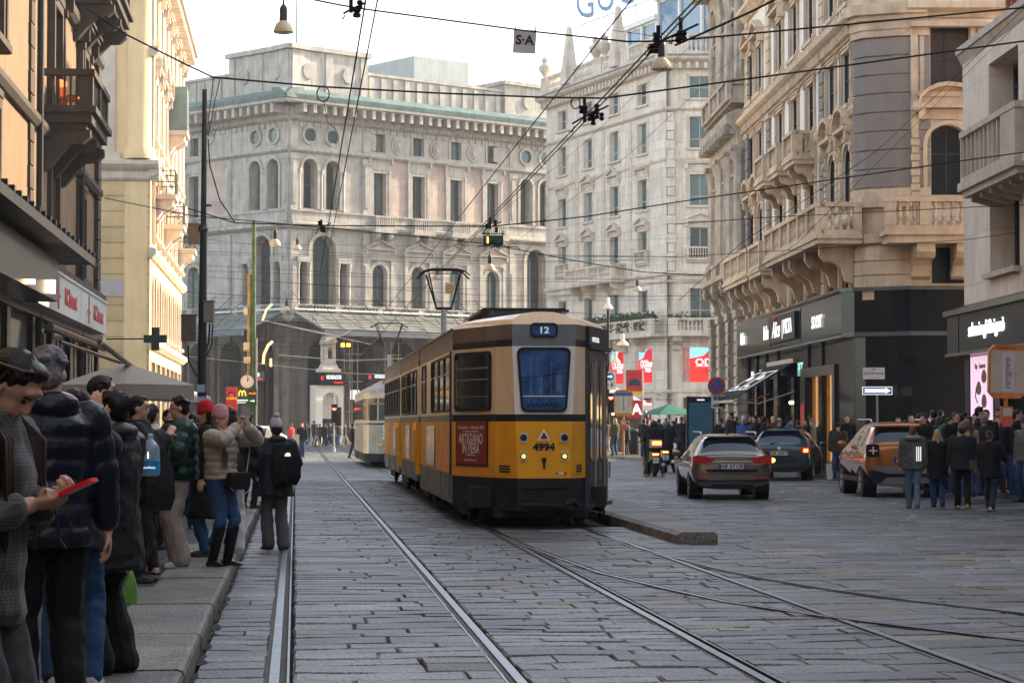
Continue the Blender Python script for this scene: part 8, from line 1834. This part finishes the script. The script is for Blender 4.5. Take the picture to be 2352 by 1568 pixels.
# ---------------------------------------------------------------- right group
cr = 'people crowding the right pavement'
o, q = person('man with a fur trimmed grey hood, three white stripes and pale jeans', 2096, 127, 1.50, -8, z0=0, top=cloth('grey dappled jacket', (.075, .08, .085)), hem=.80, puff=.05, legs=JEANL, fl=(-.08, .22, 0), fr=(.06, -.25, .03), hood=True, hm=HM, vs=.013, shoe=mat('brown sneaker', (.16, .08, .04), .6), wx=1.1)
f = MB(); f.tube([q['U'] @ V((.13*math.cos(a*PI/8), -.1-.09*math.sin(a*PI/8), 1.45)) for a in range(-1, 10)], .04, 8); f.obj('fur_trim', mat('grey fur', (.28, .26, .23), .95, var=.4, scale=30, bump=1, bscale=90), o, smooth=80)
for i in range(3): f = MB(); f.box(.05+i*.035, .065+i*.035, -.20, -.185, .86, 1.12); f.obj('stripe', m_wht, o)
person('blonde woman in a black coat walking beside the orange crossover', 2152, 125, 1.44, -5, z0=0, top=BLK, hem=.62, puff=.05, legs=JEAN, fl=(-.07, .16, 0), fr=(.08, -.15, .02), hair='long', hm=HL_, vs=.013, shoe=BOOT)
person('man in a grey knit hat and dark jacket with yellow soled shoes', 2209, 127, 1.53, -12, z0=0, top=CHAR, hem=.78, puff=.05, legs=BLK, fl=(-.1, .2, 0), fr=(.1, -.2, .02), hat=GRY, vs=.013, shoe=mat('yellow trim shoe', (.4, .36, .05), .6), wx=1.1)
o, q = person('person in dark clothes with an olive bag and pale sneakers at the right', 2272, 131, 1.42, -30, z0=0, top=BLK, hem=.7, puff=.045, legs=cloth('dark blue jeans', (.02, .035, .06)), fl=(-.1, .25, 0), fr=(.1, -.22, .02), hm=HM, hair='bun', vs=.013, shoe=mat('pale grey sneaker', (.36, .38, .42), .5), hr=(.2, .3, 1.05))
f = MB(); f.box(-.34, -.2, -.1, .2, .72, .9); f.obj('bag', OLV, o)
person('man in sunglasses and dark jacket facing the street before the pink poster', 2240, 112, 1.63, 165, top=BLK, hm=HB, vs=.016)
f = MB(); f.T = bpy.data.objects[-1].matrix_basis if 0 else None
person('grey haired person with their back turned beside the sunglasses man', 2259, 117, 1.58, 10, top=CHAR, hm=HG, vs=.016)
person('person in a black knit hat left of the sunglasses man', 2191, 113, 1.60, 150, top=BLK, hat=BLK, vs=.016)
person('brown haired person in a dark green jacket near the corner', 2170, 106, 1.60, -60, top=TEAL, hm=HD, vs=.016)
person('person in a tan jacket partly hidden behind the grey knit hat', 2223, 119, 1.50, 20, top=TAN, hm=HM, vs=.018, hair='long')
person('red haired woman at the right shop window', 2290, 112, 1.58, 175, top=BLK, hm=HM, vs=.018, hair='long')
person('person in dark coat standing behind the tram stop sign', 2334, 116, 1.60, 170, top=BLK, hm=HB, vs=.018, hat=BLK)
person('person in a violet hat cut by the right edge', 2353, 128, 1.52, 120, top=GRY, hat=cloth('violet knit', (.08, .05, .16)), vs=.018)
person('hooded person standing at the black corner pier behind the crossover', 2062, 84, 1.58, 160, top=CHAR, hm=HG, vs=.018)
person('dark haired man waiting by the pier behind the crossover roof', 2092, 86, 1.66, 170, top=BLK, hm=HB, vs=.018)
person('woman in a dark cap behind the walking group', 2120, 88, 1.66, -150, top=NVY, hat=BLK, vs=.018)
person('man with a dark cap in the crowd near the lounge window', 2140, 90, 1.64, 100, top=BLK, hm=HB, vs=.018)
person('bearded man leaning at the sticker covered post left of the crossover', 1945, 86, 1.66, 170, top=BLK, hm=HD, vs=.016)
person('woman with a fur collar stooping left of the orange crossover', 1924, 90, 1.42, 165, top=cloth('dark brown coat', (.05, .035, .025)), hm=HD, hat=BLK, vs=.016, puff=.06)
b3 = thing('shopping_bag', 'white paper shopping bag left of the orange crossover', 'bag', Gp2(1907, 84, .02)); f = MB(); f.box(-.12, .12, -.05, .05, 0, .42); f.obj('paper', WHT, b3); f = MB(); f.tube([(-.06, 0, .42), (-.04, 0, .52), (.04, 0, .52), (.06, 0, .42)], .006, 5); f.obj('handle', m_iron, b3)
mids = [(1672, 72, 'brown haired woman in profile behind the bronze car', 100, BLK, HM, None, 'long'), (1708, 74, 'person in a blue jacket and cream hood behind the bronze car', -30, BLU, HL_, WHT, 'short'), (1733, 76, 'woman in sunglasses behind the teal car roof', 110, BLK, HB, None, 'long'),
        (1745, 71, 'person in a pale grey knit hat behind the teal car', 20, GRY, HD, GRY, 'short'), (1760, 70, 'woman in a light grey hood behind the teal car', -80, OLV, HM, None, 'long'), (1776, 72, 'bald man right of the grey bucket hat', -160, BRN, SKIN, None, 'short'),
        (1790, 70, 'person in a light grey bucket hat and teal jacket', 0, TEAL, HD, WHT, 'short'), (1812, 76, 'man in a blue jacket and black knit hat smiling to the right', -85, BLU, HB, BLK, 'short'), (1862, 77, 'man in a pale hooded top in front of the lit shop window', -120, WHT, HD, None, 'short'),
        (1840, 70, 'dark dressed person between the shop windows', 150, BLK, HB, None, 'short'), (1655, 68, 'person in black below the no-parking sign', 30, BLK, HB, None, 'short'), (1690, 66, 'dark haired person beside the cream hood', 170, CHAR, HB, None, 'short'), (1885, 73, 'person in a black coat by the brass framed window', 100, BLK, HD, None, 'long'),
        (1590, 60, 'person in a dark green coat left of the black totem', 20, OLV, HB, None, 'short'), (1565, 58, 'person in a dark knit hat beneath the green parasol', 160, CHAR, HD, GRY, 'short'), (1497, 57, 'woman in a pink knit hat near the parasol pole', 150, BLK, HD, PINK, 'short'), (1480, 55, 'man in black near the grey litter bin', -40, BLK, HB, None, 'short'),
        (1412, 52, 'woman with blonde hair at the kiosk counter', 40, OLV, HL_, None, 'long'), (1440, 51, 'man in black with beige trousers before the kiosk', 60, BLK, HB, None, 'short'), (1392, 50, 'person in a beige coat at the traffic signals', 170, TAN, HM, None, 'short'), (1530, 55, 'man in dark jacket behind the scooter riders', 0, CHAR, HD, None, 'short'), (1606, 56, 'person in grey left behind the totem', 90, GRY, HB, None, 'short')]
for i, (x, k, l, yw, tp, hm_, ht, hr_) in enumerate(mids): person(l, x, k, 1.56+.05*((i*7) % 3), yw, top=tp, hm=hm_, hat=ht, hair=hr_, vs=.022, legs=[BLK, JEAN, CHAR, KHA][i % 4], far=True, hem=.7+.1*(i % 2))
# scooter riders
def rider(label, x, k, top, hel): person(label, x, k, 1.62, 2, z0=0, loc=Gp2(x, k, 0)+V((0, .1, 0)), top=top, hem=.80, puff=.05, legs=cloth('dark olive jeans', (.045, .05, .025)) if x < 1510 else BLK, fl=(-.28, .15, 0), fr=(.28, .15, 0), hl=(-.3, .55, 1.02), hr=(.3, .55, 1.02), sit=True, helmet=hel, vs=.018, wx=1.15, lean=.15, shoe=mat('lime sneaker', (.3, .4, .05), .6) if x < 1510 else SHB, pole=((-1, 0, -.4), (1, 0, -.4)))
rider('rider in a dark jacket on the left scooter, lime sneaker on the road', 1503, 79, BLK, mat('black helmet', (.02, .02, .022), .15, var=0)); rider('rider in a navy jacket and grey helmet on the right scooter', 1530, 73, cloth('dark navy riding jacket', (.012, .014, .025)), mat('grey helmet', (.14, .14, .15), .15, var=0))
# far pedestrians
far = [(694, 50, 'woman in a black coat holding a pale bag on the crossing', 190, BLK, HM, .0), (670, 44, 'person in a long red coat near the white car', 60, REDJ, HM, .35), (718, 33, 'woman in a white puffer jacket crossing far away', -90, WHT, HL_, 1), (749, 33, 'man in a dark jacket and blue jeans crossing far away', 80, BLK, HB, 1), (759, 33.4, 'woman in black with beige trousers crossing far away', 80, BLK, HL_, 1), (793, 33.2, 'man in dark suit striding right before the old tram', -90, CHAR, HG, 1),
       (776, 32, 'dark standing figure by the red signal post', 0, BLK, HB, 0), (735, 32, 'dark figure before the pale portal', 20, CHAR, HD, 0), (806, 34, 'grey dressed person beside the old tram nose', 90, GRY, HM, 0), (706, 32, 'person in brown beside the portal', 150, BRN, HM, 0), (640, 34, 'person in a blue jacket behind the white car', 60, BLU, HD, 0), (612, 34, 'person in grey left of the white car', 10, GRY, HD, 0), (590, 36, 'person in tan near the green pole foot', 0, TAN, HD, 0), (812, 52, 'person in black stepping beside the old tram', -60, BLK, HB, 1), (728, 34, 'person in olive crossing far away', 100, OLV, HD, 1)]
for i, (x, k, l, yw, tp, hm_, wk) in enumerate(far): person(l, x, k, 1.6-.04*(i % 3), yw, z0=.0, top=tp, hm=hm_, vs=.026, far=True, legs=[JEAN, BLK, KHA][i % 3], hem=.8 if wk != .35 else .4, fl=(-.07, .26*(wk == 1), 0), fr=(.07, -.26*(wk == 1), 0), hl=(-.2, -.1, .85) if wk == 1 else None)
b4 = thing('tote_bag', 'pale cloth bag hanging from the woman in the black coat', 'bag', Gp2(680, 50, .55)+V((0, -.1, 0))); f = MB(); f.box(-.17, .17, -.04, .04, 0, .5); f.obj('cloth', mat('pale tote', (.5, .46, .4), .8, var=.1), b4)
# people behind on the left pavement
lp = [(440, 150, 'person in a dark coat between the green puffer and red hat', 30, BLK, HB), (283, 190, 'person in navy behind the raised camera', 40, NVY, HD), (492, 110, 'person in black farther back on the left pavement', 0, BLK, HD), (430, 95, 'person in grey farther back under the cream parasol', 20, GRY, HD)]
for x, k, l, yw, tp, hm_ in lp: person(l, x, k, 1.58, yw, top=tp, hm=hm_, vs=.02, far=True)
# ---- denser crowd: copies of dark figures, each with its own place
src = [o for o in bpy.data.objects if o.get('category') == 'person' and o['label'] in ('person in black below the no-parking sign', 'man in black near the grey litter bin', 'dark dressed person between the shop windows', 'person in a black coat by the brass framed window')]
rnd = random.Random(3)
def crowd(n, xr, kr, lab, grp, z0=.13, yaws=(0, 360)):
    for i in range(n):
        x = xr[0]+(xr[1]-xr[0])*(i+.5+rnd.uniform(-.3, .3))/n; k = rnd.uniform(*kr); o = dup(src[i % len(src)], Gp2(x, k, z0), R(rnd.uniform(*yaws)), lab, grp); q = rnd.uniform(.94, 1.10); o.scale = (q, q, q)
crowd(13, (2115, 2345), (100, 118), 'dark dressed person in the packed crowd before the right shop windows', 'packed crowd before the right shop windows')
crowd(9, (2060, 2330), (86, 98), 'dark dressed person at the back of the right corner crowd', 'back of the right corner crowd')
crowd(13, (1655, 1895), (68, 78), 'dark dressed person among the crowd behind the cars', 'crowd behind the cars')
crowd(10, (1470, 1600), (52, 62), 'dark dressed person in the corner crowd behind the scooters', 'corner crowd behind the scooters', .12)
crowd(6, (700, 810), (31.5, 34), 'tiny dark dressed pedestrian before the distant arcade', 'distant pedestrians before the arcade', 0)
crowd(5, (250, 450), (120, 180), 'dark dressed person hidden in the left queue', 'people hidden in the left queue')
# ================================================================ the street behind the camera and its walls
for (nm, label, x0, x1, y0, y1, h, m_) in (('rendered_house', 'brown house standing behind the viewpoint on the left', -18, -5.9, -45, 12.6, 21, m_brown), ('stone_house', 'travertine house standing behind the viewpoint on the right', 12.3, 24, -45, 11, 18, m_trav), ('stone_house', 'stone house closing the street behind the viewpoint', -40, 40, -75, -60, 24, m_old)):
    t = thing(nm, label, 'building', ((x0+x1)/2, (y0+y1)/2, 0)); f = MB(); wx_ = (x1-x0)/2; wy_ = (y1-y0)/2
    f.box(-wx_, wx_, -wy_, wy_, 0, h); f.box(-wx_-.5, wx_+.5, -wy_-.5, wy_+.5, h, h+.6); f.obj('wall', m_, t)
    f = MB()
    for i in range(int(2*wy_/4)):
        for j in range(4): f.box(-wx_-.02, -wx_+.01, -wy_+1.2+i*4, -wy_+2.6+i*4, 5.5+j*3.8, 7.9+j*3.8); f.box(wx_-.01, wx_+.02, -wy_+1.2+i*4, -wy_+2.6+i*4, 5.5+j*3.8, 7.9+j*3.8)
    f.box(-wx_-.03, wx_+.03, -wy_+.5, wy_-.5, .3, 3.8); f.obj('windows', m_pane, t)
